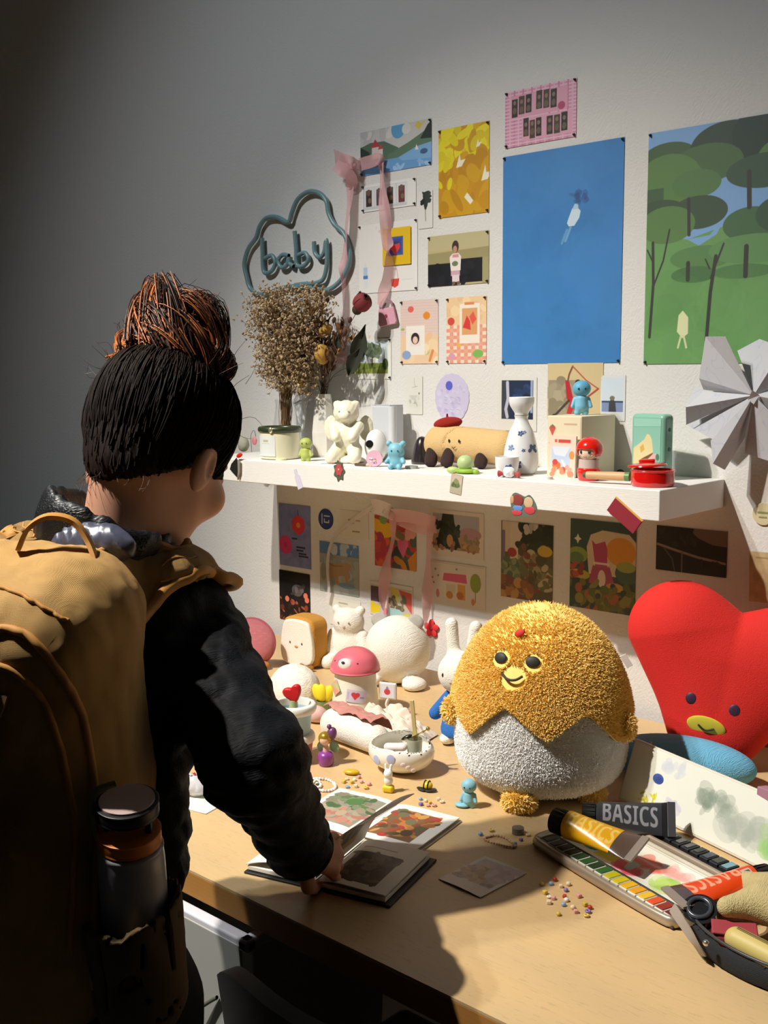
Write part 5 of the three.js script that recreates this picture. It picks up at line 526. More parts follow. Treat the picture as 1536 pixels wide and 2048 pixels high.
{ // toadstool canister
  const t = thing('bear_canister', 'tapered white canister with a pink domed lid shaped like a bear head', 'canister', onTable([-1.521, .75, .412]), 0.25); const p = v3(t.position.toArray()); t.position.add(V(-0.68, 0, -0.74).multiplyScalar(0.022));
  part('canister_body', smoothLathe([[0.001, 0], [0.046, 0], [0.0505, 0.006], [0.049, 0.03], [0.045, 0.07], [0.0435, 0.092], [0.041, 0.092], [0.001, 0.09]], 48, 50), M(0xe9e6d6, 0.35, { clearcoat: 0.3 }), t);
  const lid = part('lid', smoothLathe([[0.001, 0.0945], [0.049, 0.0945], [0.0525, 0.099], [0.0505, 0.11], [0.042, 0.126], [0.026, 0.138], [0.01, 0.1425], [0.001, 0.143]], 48, 50), M(0xe4707f, 0.35, { clearcoat: 0.4 }), t); part('lid_rim', new THREE.TorusGeometry(0.0515, 0.0018, 8, 60).rotateX(Math.PI / 2), M(0x5c5656, 0.4), lid, [0, 0.0955, 0]);
  const f = (a, y, r) => [Math.sin(a) * r, y, Math.cos(a) * r]; part('snout', at(sph(0.016, 0.0125, 0.007, 20), 0, 0, 0, -0.45), M(0xe8d2cc, 0.5), lid, f(0.0, 0.117, 0.043)); part('nose', sph(0.0042, 0.003, 0.0025, 10), M(0x2b2726, 0.4), lid, f(-0.02, 0.1215, 0.0495)); for (const k of [-1, 1]) { part('eye', sph(0.0024, 0.0024, 0.0016, 10), M(0x2b2726, 0.4), lid, f(k * 0.62, 0.119, 0.0455)); }
  const st = (name, a, y, w, h, mat, rz) => part(name, at(sheetGrid(6, 2, (u, v) => { const q = (u - 0.5) * w / 0.0475; return V(Math.sin(q) * 0.049, (v - 0.5) * h, Math.cos(q) * 0.049 - 0.049); }, 0.0006), 0, 0, 0, 0, 0, rz), mat, t, f(a, y, 0.0488), [-0.06, a, 0]);
  st('heart_sticker', 0.55, 0.05, 0.042, 0.026, printMat(0.042, 0.026, '#cfc5dd', (b) => { b.E(0.36, 0.36, 0.12, 0.18, '#cf3c44'); b.E(0.54, 0.36, 0.12, 0.18, '#cf3c44'); b.P('#cf3c44', 0.26, 0.44, 0.64, 0.44, 0.45, 0.8); b.R(0.68, 0.5, 0.2, 0.12, '#8c86b4'); b.R(0.06, 0.2, 0.08, 0.6, '#b8aed0'); }), -0.12);
  st('diamond_sticker', -0.55, 0.062, 0.026, 0.028, printMat(0.026, 0.028, '#d3a28a', (b) => { b.P('#b9bd84', 0, 0, 0.5, 0, 1, 0.5, 1, 1); b.P('#d89a8c', 0.2, 0.1, 0.9, 0.9, 0.2, 0.8); }), 0.7);
}
{ // memo stand with a little picture, yellow tulip, pink lump
  const t = thing('card_stand', 'small white forked stand holding a picture card with a red fruit', 'card stand', [-1.462, TABLE, 0.375], 0.35);
  const wm = M(0xe4e1d6, 0.4); part('stem', tube([[0, 0.004, 0], [0.002, 0.015, 0], [-0.003, 0.028, 0], [0.003, 0.045, 0]], 0.0035, false, 20, 10), wm, t); for (const k of [-1, 1]) part('foot', tube([[0, 0.018, 0], [k * 0.012, 0.008, 0.004], [k * 0.02, 0.0035, 0.012]], 0.0035, false, 14, 10), wm, t); part('card_frame', rbox(0.04, 0.036, 0.006, 0.003), wm, t, [0, 0.058, 0]); part('picture', sheetGrid(1, 1, (u, v) => V((u - 0.5) * 0.032, (v - 0.5) * 0.029, 0), 0.0005), printMat(0.032, 0.029, '#e2dfe4', (b) => { b.E(0.5, 0.55, 0.22, 0.22, '#cf4146'); b.P('#7f88b4', 0.4, 0.3, 0.5, 0.12, 0.62, 0.3, 0.5, 0.4); }), t, [0, 0.058, 0.0034]);
  const u = thing('yellow_tulip', 'bright yellow paper tulip in a small green cup left of the canister', 'paper flower', [-1.6, TABLE, 0.43], 0.3); part('cup', smoothLathe([[0.001, 0], [0.011, 0], [0.014, 0.02], [0.0125, 0.02], [0.001, 0.003]], 24, 24), M(0x7c8f58, 0.5), u); for (const k of [-1, 0, 1]) part('petal', at(sph(0.012, 0.02, 0.008, 18), k * 0.012, 0.04 - Math.abs(k) * 0.002, k ? 0 : 0.006, 0, 0, -k * 0.35), M(0xe8d424, 0.6), u); 
  solo('pink_pebble', 'dusty pink rounded soap left of the pink draped cloth', 'soap', nets((x, y, z) => dEll(x, y, z, [0, 0.018, 0], [0.026, 0.018, 0.018]) + 0.001 * noise(x * 60, y * 60, z * 60), [-0.035, -0.004, -0.026], [0.035, 0.042, 0.026], 0.004), M(0xd7b0a8, 0.6), onTable([-1.5537, .75, .4964]), [0, 0.4, 0]);
}
{ // stacked pots with a red heart pick
  const p = [-1.4046, .75, .7025], t = thing('pot_stack', 'two small stacked plastic pots, blue above coral, with thick white rims', 'pot', [p[0] - 0.022, TABLE, p[2] - 0.026]); const wm = M(0xeceae4, 0.4);
  part('lower_pot', smoothLathe([[0.001, 0], [0.027, 0], [0.029, 0.003], [0.033, 0.042], [0.001, 0.042]], 40, 30), M(0xd9786a, 0.45), t); part('rim', smoothLathe([[0.03, 0.038], [0.037, 0.039], [0.0395, 0.046], [0.037, 0.054], [0.03, 0.055]], 40, 24), wm, t);
  part('upper_pot', smoothLathe([[0.001, 0.052], [0.029, 0.052], [0.03, 0.056], [0.034, 0.098], [0.0315, 0.098], [0.028, 0.07], [0.001, 0.068]], 40, 40), M(0xa9cbd6, 0.45), t); part('rim', smoothLathe([[0.0335, 0.094], [0.04, 0.095], [0.043, 0.102], [0.041, 0.11], [0.034, 0.112], [0.0325, 0.107], [0.0315, 0.097]], 44, 36), wm, t); part('soil', cyl(0.0325, 0.0325, 0.004, 30), M(0x9c9a90, 0.8), t, [0, 0.09, 0]);
  const h = thing('heart_pick', 'red heart on a pale green stem stuck in the top pot', 'ornament', [t.position.x, TABLE + 0.092, t.position.z], 0.5); part('stem', at(cyl(0.0075, 0.009, 0.024, 18), 0.0, 0.012, 0), M(0xaebd8c, 0.5), h);
  const hs = new THREE.Shape(); hs.moveTo(0, -0.016); hs.bezierCurveTo(-0.03, 0.004, -0.018, 0.024, 0, 0.012); hs.bezierCurveTo(0.018, 0.024, 0.03, 0.004, 0, -0.016); part('heart', at(slab(hs, 0.012, 0.004, 4), 0, 0, -0.006).rotateZ(0.4).translate(0, 0.036, 0), M(0xc9141c, 0.4), h);
}
{ // long white bolster with a pink cloth over it
  const t = thing('white_bolster', 'smooth white bolster-shaped plush lying under a pink cloth', 'soft toy', [-1.395, TABLE, 0.545], -0.12);
  part('body', nets((x, y, z) => smax(dCap(x, y, z, [-0.058, 0.031, 0.002], [0.06, 0.029, 0], 0.031, 0.028), -y, 0.01), [-0.1, -0.005, -0.04], [0.1, 0.07, 0.04], 0.005), plushMat(0xeee6dc), t);
  const c = solo('pink_cloth', 'crumpled pink cloth draped over the white bolster', 'cloth', sheetGrid(40, 24, (u, v) => { const x = lerp(-0.085, 0.06, u), s = lerp(-0.052, 0.012 + 0.012 * noise(u * 4, 3, 1), v), q = clamp(s / 0.034, -1, 1), zz = Math.sin(q * 1.45) * 0.037, y = 0.0315 + Math.cos(q * 1.45) * 0.0345 + 0.012 * Math.abs(noise(u * 5, v * 5, 2)) ; return V(x, y, zz + 0.002 * noise(u * 6, v * 3, 5)); }, 0.001), M(0xdf9c90, 0.85, { bumpMap: clothBump, bumpScale: 0.0003 }), [-1.395, TABLE + 0.001, 0.538], [0, -0.12, 0]);
  solo('floral_cloth', 'crumpled cream cloth with faint pink flowers heaped behind the white bowl', 'cloth', sheetGrid(44, 36, (u, v) => { const x = (u - 0.5) * 0.17, z = (v - 0.5) * 0.09, e = Math.min(1, 5 * Math.min(u, 1 - u, v, 1 - v)); return V(x, 0.003 + e * (0.026 + 0.035 * noise(u * 3.2, v * 3, 4) + 0.016 * Math.abs(noise(u * 9, v * 8, 9)) + 0.018 * Math.max(0, 1 - Math.abs(u - 0.4) * 4)), z); }, 0.001), printMat(0.2, 0.13, '#e4d6c4', (b) => { b.B(0, 0, 1, 1, 40, ['#dcb4aa', '#e8ded0', '#d9c2b4'], 0.01, 0.03); b.B(0, 0, 1, 1, 14, ['#cf8c84', '#8c8a76'], 0.008, 0.016); }, 0.85), [-1.385, TABLE, 0.455], [0, 0.2, 0]);
}
{ // purple fairy figurine
  const t = thing('fairy_figurine', 'tiny fairy figurine with gold hair in a purple flowerpot skirt', 'figurine', onTable([-1.3652, .75, .6549]), 0.5); const pu = M(0x8a3c92, 0.3, { clearcoat: 0.5 });
  part('skirt', smoothLathe([[0.001, 0], [0.011, 0], [0.0145, 0.005], [0.0155, 0.014], [0.0145, 0.021], [0.009, 0.026], [0.001, 0.027]], 28, 30), pu, t); part('torso', at(cyl(0.004, 0.006, 0.014, 16), 0, 0.032, 0), M(0xd6a9a0, 0.5), t); part('head', at(sph(0.0105, 0.011, 0.0105, 20), -0.001, 0.049, 0.001), M(0xe3bfa6, 0.45), t);
  part('hair', nets((x, y, z) => smax(dEll(x, y, z, [-0.001, 0.051, -0.001], [0.0128, 0.0125, 0.0125]), -dBox(x, y, z, [-0.001, 0.046, 0.014], [0.007, 0.006, 0.008], 0.002), 0.003), [-0.017, 0.036, -0.017], [0.016, 0.066, 0.016], 0.0016), M(0xb08c2c, 0.25, { metalness: 0.5 }), t); part('bun', at(sph(0.0095, 0.014, 0.0095, 18), 0.01, 0.058, -0.005, 0, 0, -0.3), M(0x6a3c6c, 0.35), t); part('bun_top', at(sph(0.0045, 0.0045, 0.0045, 12), 0.006, 0.0725, -0.004), M(0x6a3c6c, 0.35), t);
  for (const k of [-1, 1]) part('wing', at(sph(0.009, 0.011, 0.0015, 14), k * 0.012 + 0.003, 0.034, -0.006, 0, 0, k * 0.5), M(0x9fc4ac, 0.3, { transmission: 0.3, thickness: 0 }), t);
}
{ // egg-shaped bowl with things in it
  const t = thing('egg_bowl', 'glossy white egg-shaped ceramic bowl with pale blue spots', 'bowl', [-1.243, TABLE, 0.583], 0.2);
  const f = (x, y, z) => { let d = dEll(x, y, z, [0, 0.037, 0], [0.063, 0.038, 0.052]); d = smax(d, -y, 0.006); d = smax(d, -(dEll(x, y, z, [0, 0.04, 0], [0.0575, 0.0345, 0.0465])), 0.002); const cut = y - (0.056 - 0.08 * (x * x) / 0.02 * 0.0 + 0.2 * z * 0.0) - 0.008 * Math.cos(x * 40) * 0.6 + z * 0.16; return smax(d, cut, 0.003); };
  part('bowl_body', nets(f, [-0.07, -0.005, -0.06], [0.07, 0.08, 0.06], 0.0032), M(0xefece2, 0.22, { clearcoat: 0.5 }), t);
  for (const [x, y, rz] of [[-0.024, 0.03, 0.2], [0.008, 0.038, -0.2]]) { const z = Math.sqrt(Math.max(0, 1 - (x / 0.063) ** 2 - ((y - 0.037) / 0.038) ** 2)) * 0.052; part('blue_spot', at(sph(0.0085, 0.0095, 0.0012, 18), 0, 0, 0), M(0xb3bde0, 0.3), t, [x, y, z], [0.1, x * 12, rz]); }
  for (const k of [0, 1, 2]) part('pink_scallop', at(sph(0.005, 0.004, 0.0012, 12), 0.03 + k * 0.008, 0.03 - k * 0.005, 0.046 - k * 0.0045, 0, 0.6 + k * 0.15), M(0xe6d6d4, 0.4), t);
  const e = t.position; const s = thing('wooden_stick', 'flat pale bamboo stick standing in the white egg bowl', 'stick', [e.x + 0.022, TABLE + 0.016, e.z - 0.012], 0.4); part('stick', at(rbox(0.008, 0.12, 0.003, 0.0014), 0, 0.06, 0, 0.12, 0, 0.05), M(0xd2bf86, 0.6), s);
  const w = thing('gold_tweezers', 'shiny gold and black tweezers lying across the egg bowl', 'tweezers', [e.x, TABLE, e.z], 0.2), gm = M(0xc9b25a, 0.18, { metalness: 0.9 }); for (const k of [-1, 1]) part('arm', ribbon([[0.006, 0.06, 0.006 + k * 0.003], [0.024, 0.066, 0.0 + k * 0.004], [0.05, 0.083, -0.008]], (q) => 0.006 + 0.005 * Math.sin(q * 3), [0, 0.3, 1], 16, 0.001), gm, w); part('grip', at(sph(0.011, 0.004, 0.005, 14), 0.014, 0.0655, 0.004, 0, 0.4, 0.5), M(0x1d211c, 0.25), w); part('tip_bead', at(sph(0.004, 0.004, 0.004, 12), 0.051, 0.084, -0.008), gm, w);
  const q = thing('pink_swab', 'white and pink cotton swab roll lying in the egg bowl', 'cotton roll', [e.x + 0.004, TABLE + 0.05, e.z + 0.02], 0.35); part('roll', at(new THREE.CapsuleGeometry(0.0075, 0.03, 6, 16), 0, 0, 0, 0, 0, Math.PI / 2 + 0.12), M(0xf0e2e0, 0.8), q); 
  const v = thing('glass_tumbler', 'small frosted tumbler standing in the egg bowl', 'tumbler', [e.x + 0.03, TABLE + 0.01, e.z - 0.002]); part('tumbler_wall', smoothLathe([[0.001, 0.002], [0.011, 0.002], [0.014, 0.05], [0.0128, 0.05], [0.01, 0.005], [0.001, 0.005]], 28, 30), M(0xdfe0d4, 0.35, { transmission: 0.6, thickness: 0 }), v);
}
{ // white rabbit plush in a blue coat
  const t = thing('rabbit_plush', 'white rabbit plush in a bright blue coat behind the egg cushion', 'soft toy', [-1.252, TABLE, 0.392], 0.15);
  part('body', nets((x0, y, z) => { const x = Math.abs(x0); let d = dEll(x, y, z, [0, 0.14, 0.005], [0.046, 0.042, 0.042]); d = smin(d, dCap(x, y, z, [0.018, 0.165, 0], [0.027, 0.232, -0.005], 0.012, 0.0125), 0.012); d = smin(d, dCap(x, y, z, [0, 0.085, 0], [0, 0.05, 0], 0.025, 0.03), 0.01); return smin(d, dEll(x, y, z, [0.018, 0.012, 0.02], [0.016, 0.012, 0.024]), 0.01); }, [-0.06, -0.002, -0.05], [0.06, 0.25, 0.055], 0.005), whitePlush, t);
  part('blue_coat', nets((x0, y, z) => { const x = Math.abs(x0); let d = dCap(x, y, z, [0, 0.095, 0], [0, 0.03, 0], 0.026, 0.042); d = smin(d, dCap(x, y, z, [0.022, 0.092, 0.004], [0.05, 0.055, 0.018], 0.014, 0.013), 0.008); d = smax(d, y - 0.103, 0.004); return smax(d, 0.018 - y, 0.004); }, [-0.075, 0.01, -0.05], [0.075, 0.115, 0.055], 0.0045), plushMat(0x2f6fc0), t);
  for (const k of [-1, 1]) part('eye', sph(0.0032, 0.0048, 0.002, 10), M(0x1c1a18, 0.3), t, [k * 0.018, 0.142, 0.0425]); part('nose', sph(0.003, 0.0022, 0.0015, 10), M(0xc0a89c, 0.5), t, [0, 0.131, 0.0465]); part('button', at(sph(0.004, 0.004, 0.003, 12), 0.006, 0.085, 0.031), M(0xd8b23c, 0.4), t);
}
{ // small things near the bowl
  const b = thing('tiny_rabbit', 'tiny white rabbit standing on a yellow cushion in front of the egg bowl', 'figurine', onTable([-1.1921, .75, .6752]), 0.4); part('cushion', rbox(0.02, 0.013, 0.015, 0.005), M(0xe2c71c, 0.5), b, [0, 0.0065, 0]); part('body', nets((x0, y, z) => { const x = Math.abs(x0); let d = dEll(x, y, z, [0, 0.021, 0], [0.008, 0.01, 0.007]); d = smin(d, dSph(x, y, z, [0, 0.033, 0.001], 0.0078), 0.003); return smin(d, dCap(x, y, z, [0.0035, 0.038, 0], [0.005, 0.048, -0.001], 0.0025), 0.003); }, [-0.012, 0.01, -0.011], [0.012, 0.053, 0.012], 0.0015), M(0xf0eeea, 0.45), b);
  const c = thing('toy_bee', 'tiny yellow and black bee charm with dark wings on the table', 'charm', onTable([-1.147, .75, .6241]), 0.3); part('body', at(sph(0.0095, 0.0075, 0.0085, 18), 0, 0.0085, 0), M(0xd9bd22, 0.35), c); for (const k of [-0.004, 0.003]) part('stripe', at(new THREE.TorusGeometry(0.0078, 0.0012, 8, 24), k, 0.0085, 0, 0, Math.PI / 2), M(0x1c1a14, 0.4), c); for (const k of [-1, 1]) part('wing', at(sph(0.011, 0.0016, 0.006, 14), k * 0.009, 0.003, 0.006, 0, k * 0.5), M(0x2a2a24, 0.4), c);
  solo('yellow_lozenge', 'flat mustard yellow oval lozenge in front of the bolster', 'lozenge', at(sph(0.015, 0.005, 0.0085, 22), 0, 0.005, 0), M(0xcfae1c, 0.35), onTable([-1.2968, .75, .6582]), [0, 0.5, 0]);
  const g = smallFigure('small_figure', 'light blue figurine standing at the foot of the egg cushion', onTable([-1.0478, .75, .6352]), 0.35, 0.043, 0x86bccb); part('train', at(sph(0.013, 0.004, 0.009, 16), -0.011, 0.004, 0.004), M(0x86bccb, 0.55), g);
  solo('grey_disc', 'dark grey round weight lying before the yellow foot of the egg cushion', 'disc', at(cyl(0.0095, 0.0095, 0.01, 26), 0, 0.005, 0), M(0x7c7a76, 0.4, { metalness: 0.4 }), onTable([-.9265, .75, .6672]));
}
{ // the big fluffy egg cushion
  const P = [-1.012, TABLE, 0.48], t = thing('egg_cushion', 'big fluffy egg-shaped cushion, shaggy yellow above a white scalloped shell', 'cushion', P, 0.2);
  const prof = (y) => { const k = clamp(y / 0.318); return Math.sqrt(Math.max(0, 1 - Math.pow(Math.abs((k - 0.34) / (k > 0.34 ? 0.66 : 0.34)), k > 0.34 ? 2 : 3.8))) * 0.147; };
  const surf = (a, y, o = 0) => { const q = prof(y), k = Math.min(1, q / 0.05), r = q + o * k; return V(Math.sin(a) * r, y + (y > 0.15 ? o * (1 - k) : 0), Math.cos(a) * r * 0.95); };
  const hem = (a) => { const k = ((a / TAU * 7 + 0.52) % 1 + 1) % 1; return 0.144 + 0.026 * (1 - Math.abs(k - 0.5) * 4) * (Math.abs(1 - Math.abs(k - 0.5) * 4) < 0.8 ? 1 : 0.92) + 0.012 * Math.sin(a * 2 + 1); };
  const shell = (y0, y1, off, n = 40) => { const Q = [], I = [], m = 96; for (let j = 0; j <= n; j++) for (let i = 0; i <= m; i++) { const a = i / m * TAU, y = lerp(y0(a), y1(a), j / n); Q.push(...surf(a, y, off * (y0(0) > 0.01 ? 1 : 1)).toArray()); } for (let j = 0; j < n; j++) for (let i = 0; i < m; i++) { const a = j * (m + 1) + i; I.push(a, a + 1, a + m + 1, a + 1, a + m + 2, a + m + 1); } return finish(Q, I); };
  const w = part('white_shell', shell(() => 0.0005, () => 0.3, 0, 44), M(0xf4f0e8, 0.95), t), yb = part('yellow_top', shell((a) => hem(a), () => 0.318, 0.009, 60), M(0xffdc80, 0.95, { side: THREE.DoubleSide }), t);
  const r = rng(77), face = [[-0.22, 0.25, 0.015], [0.26, 0.25, 0.015], [0.02, 0.226, 0.021]], pts = [[], []], nr = [[], []];
  for (let i = 0; i < 170000; i++) { const a = r() * TAU, y = 0.318 * Math.acos(1 - 2 * r()) / Math.PI, rr = prof(y); if (r() > rr / 0.147 && y < 0.29) continue; const up = y > hem(a) + 0.002 ? 0 : 1; if (face.some(([b, fy, fr]) => { const p = surf(a, y).sub(surf(b, fy)); return p.length() < fr; })) continue; const e = 0.002, p = surf(a, y, up ? 0 : 0.009), ta = surf(a + e, y).sub(surf(a - e, y)), ty = surf(a, Math.min(y + e, 0.3175)).sub(surf(a, y - e)); pts[up].push(p); nr[up].push(ta.cross(ty).normalize().multiplyScalar(-1)); }
  for (const k of [0, 1]) nr[k].forEach((n, i) => { const c = pts[k][i].clone().sub(V(0, 0.15, 0)); if (n.dot(c) < 0) n.multiplyScalar(-1); });
  yb.add(tufts(pts[0], nr[0], 0.0062, 0.00095, [0xffde86, 0xfed676, 0xffe498, 0xfccf68], 5, 0.15)); w.add(tufts(pts[1], nr[1], 0.0038, 0.00095, [0xffffff, 0xf8f5f0, 0xfffdfa], 6, 0.1));
  const put = (name, a, y, geo, mat, lift = 0.0135) => { const p = surf(a, y, lift), m = part(name, geo, mat, yb, p.toArray()); m.rotation.set(-0.32, a, 0, 'YXZ'); return m; };
  for (const a of [-0.22, 0.26]) put('eye', a, 0.252, sph(0.012, 0.0095, 0.004, 18), M(0x2c2a26, 0.6), 0.012);
  put('smile', 0.02, 0.228, tube([[-0.018, 0.004, 0], [-0.009, -0.003, 0.003], [0, -0.005, 0.004], [0.009, -0.003, 0.003], [0.018, 0.004, 0]], 0.0022, false, 24, 8), M(0x3c342c, 0.7), 0.015);
  put('red_stitch', -0.02, 0.292, at(sph(0.01, 0.006, 0.003, 14), 0, 0, 0, 0, 0, 0.5), M(0xc8321e, 0.7), 0.022);
  // two little arms and feet
  const limb = (name, p, s, seed) => { const g = part(name, at(sph(s[0], s[1], s[2], 20), 0, 0, 0), M(0xf0bd4a, 0.95), t, p), q = [], n = [], k = rng(seed); for (let i = 0; i < 1200; i++) { const v = V(k() - 0.5, k() - 0.5, k() - 0.5).normalize(); q.push(v.clone().multiply(v3(s))); n.push(v); } g.add(tufts(q, n, 0.007, 0.0014, [0xffde86, 0xfed676, 0xffe498], seed, 0.1)); };
  limb('arm', surf(-1.05, 0.136, 0.006).toArray(), [0.018, 0.022, 0.016], 11); limb('arm', surf(1.5, 0.136, 0.006).toArray(), [0.018, 0.022, 0.016], 12);
  limb('foot', surf(0.1, 0.017, 0.024).toArray(), [0.027, 0.016, 0.02], 13); limb('foot', surf(1.35, 0.015, 0.008).toArray(), [0.022, 0.015, 0.018], 14);
}
{ // the big red heart cushion on its blue base
  const t = thing('heart_cushion', 'big red velvet heart-shaped cushion with a small stitched face leaning on the wall', 'cushion', [-0.82, TABLE + 0.166, 0.16]); t.rotation.set(-0.2, 0.42, -0.2, 'YXZ'); t.scale.set(1, 0.94, 1);
  const f = (x0, y, z) => { const x = Math.abs(x0), q = z * 1.55; let d = dCap(x, y, q, [0.094, 0.06, 0], [0.02, -0.1, 0], 0.1, 0.062); d = smin(d, dCap(x, y, q, [0, 0.025, 0], [0, -0.1, 0], 0.088, 0.07), 0.05); return d * 0.72; };
  part('heart_body', nets(f, [-0.22, -0.2, -0.09], [0.22, 0.2, 0.09], 0.008), M(0xd8241c, 0.85, { bumpMap: fuzzBump, bumpScale: 0.0005, sheen: 0.6, sheenRoughness: 0.5, sheenColor: new THREE.Color(0xff6a50) }), t);
  const zf = (x, y) => { let z = 0.08; while (z > 0 && f(x, y, z) > 0) z -= 0.001; return z; };
  const put = (name, x, y, geo, mat, rz = 0) => part(name, geo, mat, t, [x, y, zf(x, y)], [(y < -0.08 ? 0.35 : 0.1), x * 1.2, rz]);
  for (const x of [-0.05, 0.026]) put('eye', x, -0.058, sph(0.01, 0.0115, 0.003, 18), M(0x3c2640, 0.5));
  put('yellow_patch', -0.014, -0.102, sph(0.034, 0.02, 0.004, 26), M(0xd9c93c, 0.8)); put('smile', -0.014, -0.104, tube([[-0.014, 0.003, 0.004], [0, -0.004, 0.0052], [0.014, 0.003, 0.004]], 0.0018, false, 20, 8), M(0x2a2018, 0.6));
  const c = thing('blue_cushion', 'light blue cushion with a yellow triangle tucked under the red heart', 'cushion', [-0.845, TABLE, 0.285], 0.3); const cs = (x, y, z) => smax(dEll(x, y, z, [0, 0.03, 0], [0.13, 0.046, 0.05]), -y, 0.008);
  part('body', nets(cs, [-0.15, -0.004, -0.06], [0.15, 0.085, 0.06], 0.007), plushMat(0x6fb4d8), c); part('yellow_triangle', at(slab(shapeOf([[-0.02, -0.014], [0.016, -0.016], [0.004, 0.02]]), 0.003, 0.001, 2), 0, 0, 0), plushMat(0xe3cf4c), c, [-0.05, 0.052, 0.0395], [-0.62, -0.1, 0]);
  solo('white_label', 'white care label sticking out between the egg cushion and the red heart', 'label', rbox(0.012, 0.026, 0.0012, 0.0004, 1), M(0xf0ece4, 0.7), [-.969, .9362, .2623], [0.1, 0.5, 0.5]);
}

// ---------------------------------------------------------------- open picture albums
{
  const cream = M(0xe9e4d8, 0.7);
  // back album, open flat
  const yaw = 0.17, O = [-1.125, TABLE, 0.783];
  const b = thing('picture_album', 'open white-bordered picture album lying behind the one being leafed through', 'album', [O[0], TABLE, O[2]], yaw);
  part('cover', at(rbox(0.24, 0.003, 0.146, 0.001, 2), 0, 0.0016, 0), M(0xd8d2c6, 0.6), b);
  const page = (side, th, art) => { const W = 0.116, D = 0.14; return [sheetGrid(18, 3, (u, v) => V(side * (0.001 + u * W), 0.004 + th * Math.sqrt(Math.sin(Math.min(u * 2.2, 1) * Math.PI / 2)) * (1 - 0.35 * u), (side * (v - 0.5)) * D), 0.0016), printMat(W, D, '#f0ece4', art, 0.5, 1600)]; };
  const pg = (name, par, side, th, art) => { const [g, m] = page(side, th, art); return part(name, g, m, par); };
  pg('left_page', b, -1, 0.007, (q, g) => { g.save(); g.translate(g.canvas.width, g.canvas.height); g.rotate(Math.PI); q.R(0.1, 0.1, 0.8, 0.8, '#9a9384'); q.B(0.12, 0.1, 0.76, 0.4, 60, ['#b87a66', '#a8a08c', '#c08c76', '#8c8474', '#b5a58c'], 0.03, 0.09); q.B(0.12, 0.5, 0.76, 0.36, 60, ['#5f7a4c', '#7c8a6c', '#8a7f6a', '#4c6a42', '#9c907c'], 0.03, 0.08); q.E(0.5, 0.72, 0.13, 0.1, '#4f7a44'); g.restore(); });
  pg('right_page', b, 1, 0.005, (q) => { q.R(0.12, 0.12, 0.7, 0.74, '#7d5a3a'); q.B(0.12, 0.12, 0.7, 0.7, 60, ['#b8743a', '#8c4a30', '#c4924c', '#5a4634', '#a83a30', '#6a6a4c'], 0.03, 0.09); });
  // front album: thick dark cover, curved pages, one leaf being turned
  const yaw2 = 0.27, Q = [-1.064, TABLE, 0.936], a = thing('picture_album', 'open picture album with dark covers under the turning hand', 'album', Q, yaw2); a.scale.set(0.88, 1, 0.94);
  part('cover', at(rbox(0.268, 0.0035, 0.168, 0.0012, 2), 0.012, 0.0018, 0), M(0x1d1a18, 0.6), a);
  part('page_block', at(rbox(0.125, 0.008, 0.158, 0.002, 2), -0.056, 0.008, 0), cream, a); part('page_block', at(rbox(0.122, 0.006, 0.158, 0.002, 2), 0.075, 0.0068, 0), cream, a);
  const top = (side, z0, D, W, h0, fn) => sheetGrid(20, 4, (u, v) => fn(u, (v - 0.5) * D), 0.0012);
  part('left_page', sheetGrid(20, 4, (u, v) => V(0.012 - u * 0.132, 0.013 + 0.017 * Math.sin(Math.pow(1 - u, 0.8) * Math.PI) * (0.5 + 0.5 * (1 - u)), (0.5 - v) * 0.16), 0.0012), printMat(0.132, 0.16, '#f3efe8', (q, g) => { g.save(); g.translate(g.canvas.width, 0); g.scale(-1, 1); q.R(0.12, 0.12, 0.72, 0.5, '#b5a486'); q.R(0.12, 0.12, 0.72, 0.05, '#8f5a4c'); q.R(0.62, 0.3, 0.22, 0.06, '#7a6a44'); q.B(0.14, 0.18, 0.7, 0.42, 30, ['#bdae92', '#a8987c', '#c4b69a'], 0.04, 0.1); q.R(0.14, 0.5, 0.3, 0.12, '#7f8a4a'); q.R(0.12, 0.72, 0.72, 0.2, '#d9d3c6'); q.R(0.2, 0.78, 0.4, 0.02, '#8a867c'); g.restore(); }, 0.5, 1600), a);
  part('right_page', sheetGrid(16, 4, (u, v) => V(0.012 + u * 0.124, 0.0105 + 0.007 * Math.sin(Math.min(u * 3, 1) * Math.PI * 0.5) * (1 - u * 0.5), (v - 0.5) * 0.158), 0.0012), printMat(0.124, 0.158, '#e6e0d6', (q) => { q.R(0.12, 0.1, 0.66, 0.62, '#4a4038'); q.B(0.12, 0.1, 0.66, 0.6, 50, ['#5f5146', '#3a322c', '#6d5c4e', '#4f463e'], 0.03, 0.09); q.R(0.12, 0.82, 0.5, 0.02, '#a9a298'); }, 0.5, 1600), a);
  part('turned_leaf', sheetGrid(22, 4, (u, v) => { const k = u * 0.128, ang = 1.15 - 0.75 * u; let x = 0.012, y = 0.016; const n = 12; for (let i = 0; i < n; i++) { const t = (i + 0.5) / n * u, an = 1.25 - 0.95 * t + 0.1 * (v - 0.5); x += Math.cos(an) * k / n; y += Math.sin(an) * k / n; } return V(x, y, (v - 0.5) * 0.158 - 0.006 * u); }, 0.001), printMat(0.128, 0.158, '#ded6c8', (q) => { q.R(0.12, 0.1, 0.76, 0.6, '#8a8274'); q.B(0.12, 0.1, 0.76, 0.58, 60, ['#a5906e', '#8c8478', '#77746a', '#c09a62', '#6a665e'], 0.04, 0.1); q.R(0.12, 0.1, 0.1, 0.6, '#c89a58'); }, 0.5, 1600), a);
}
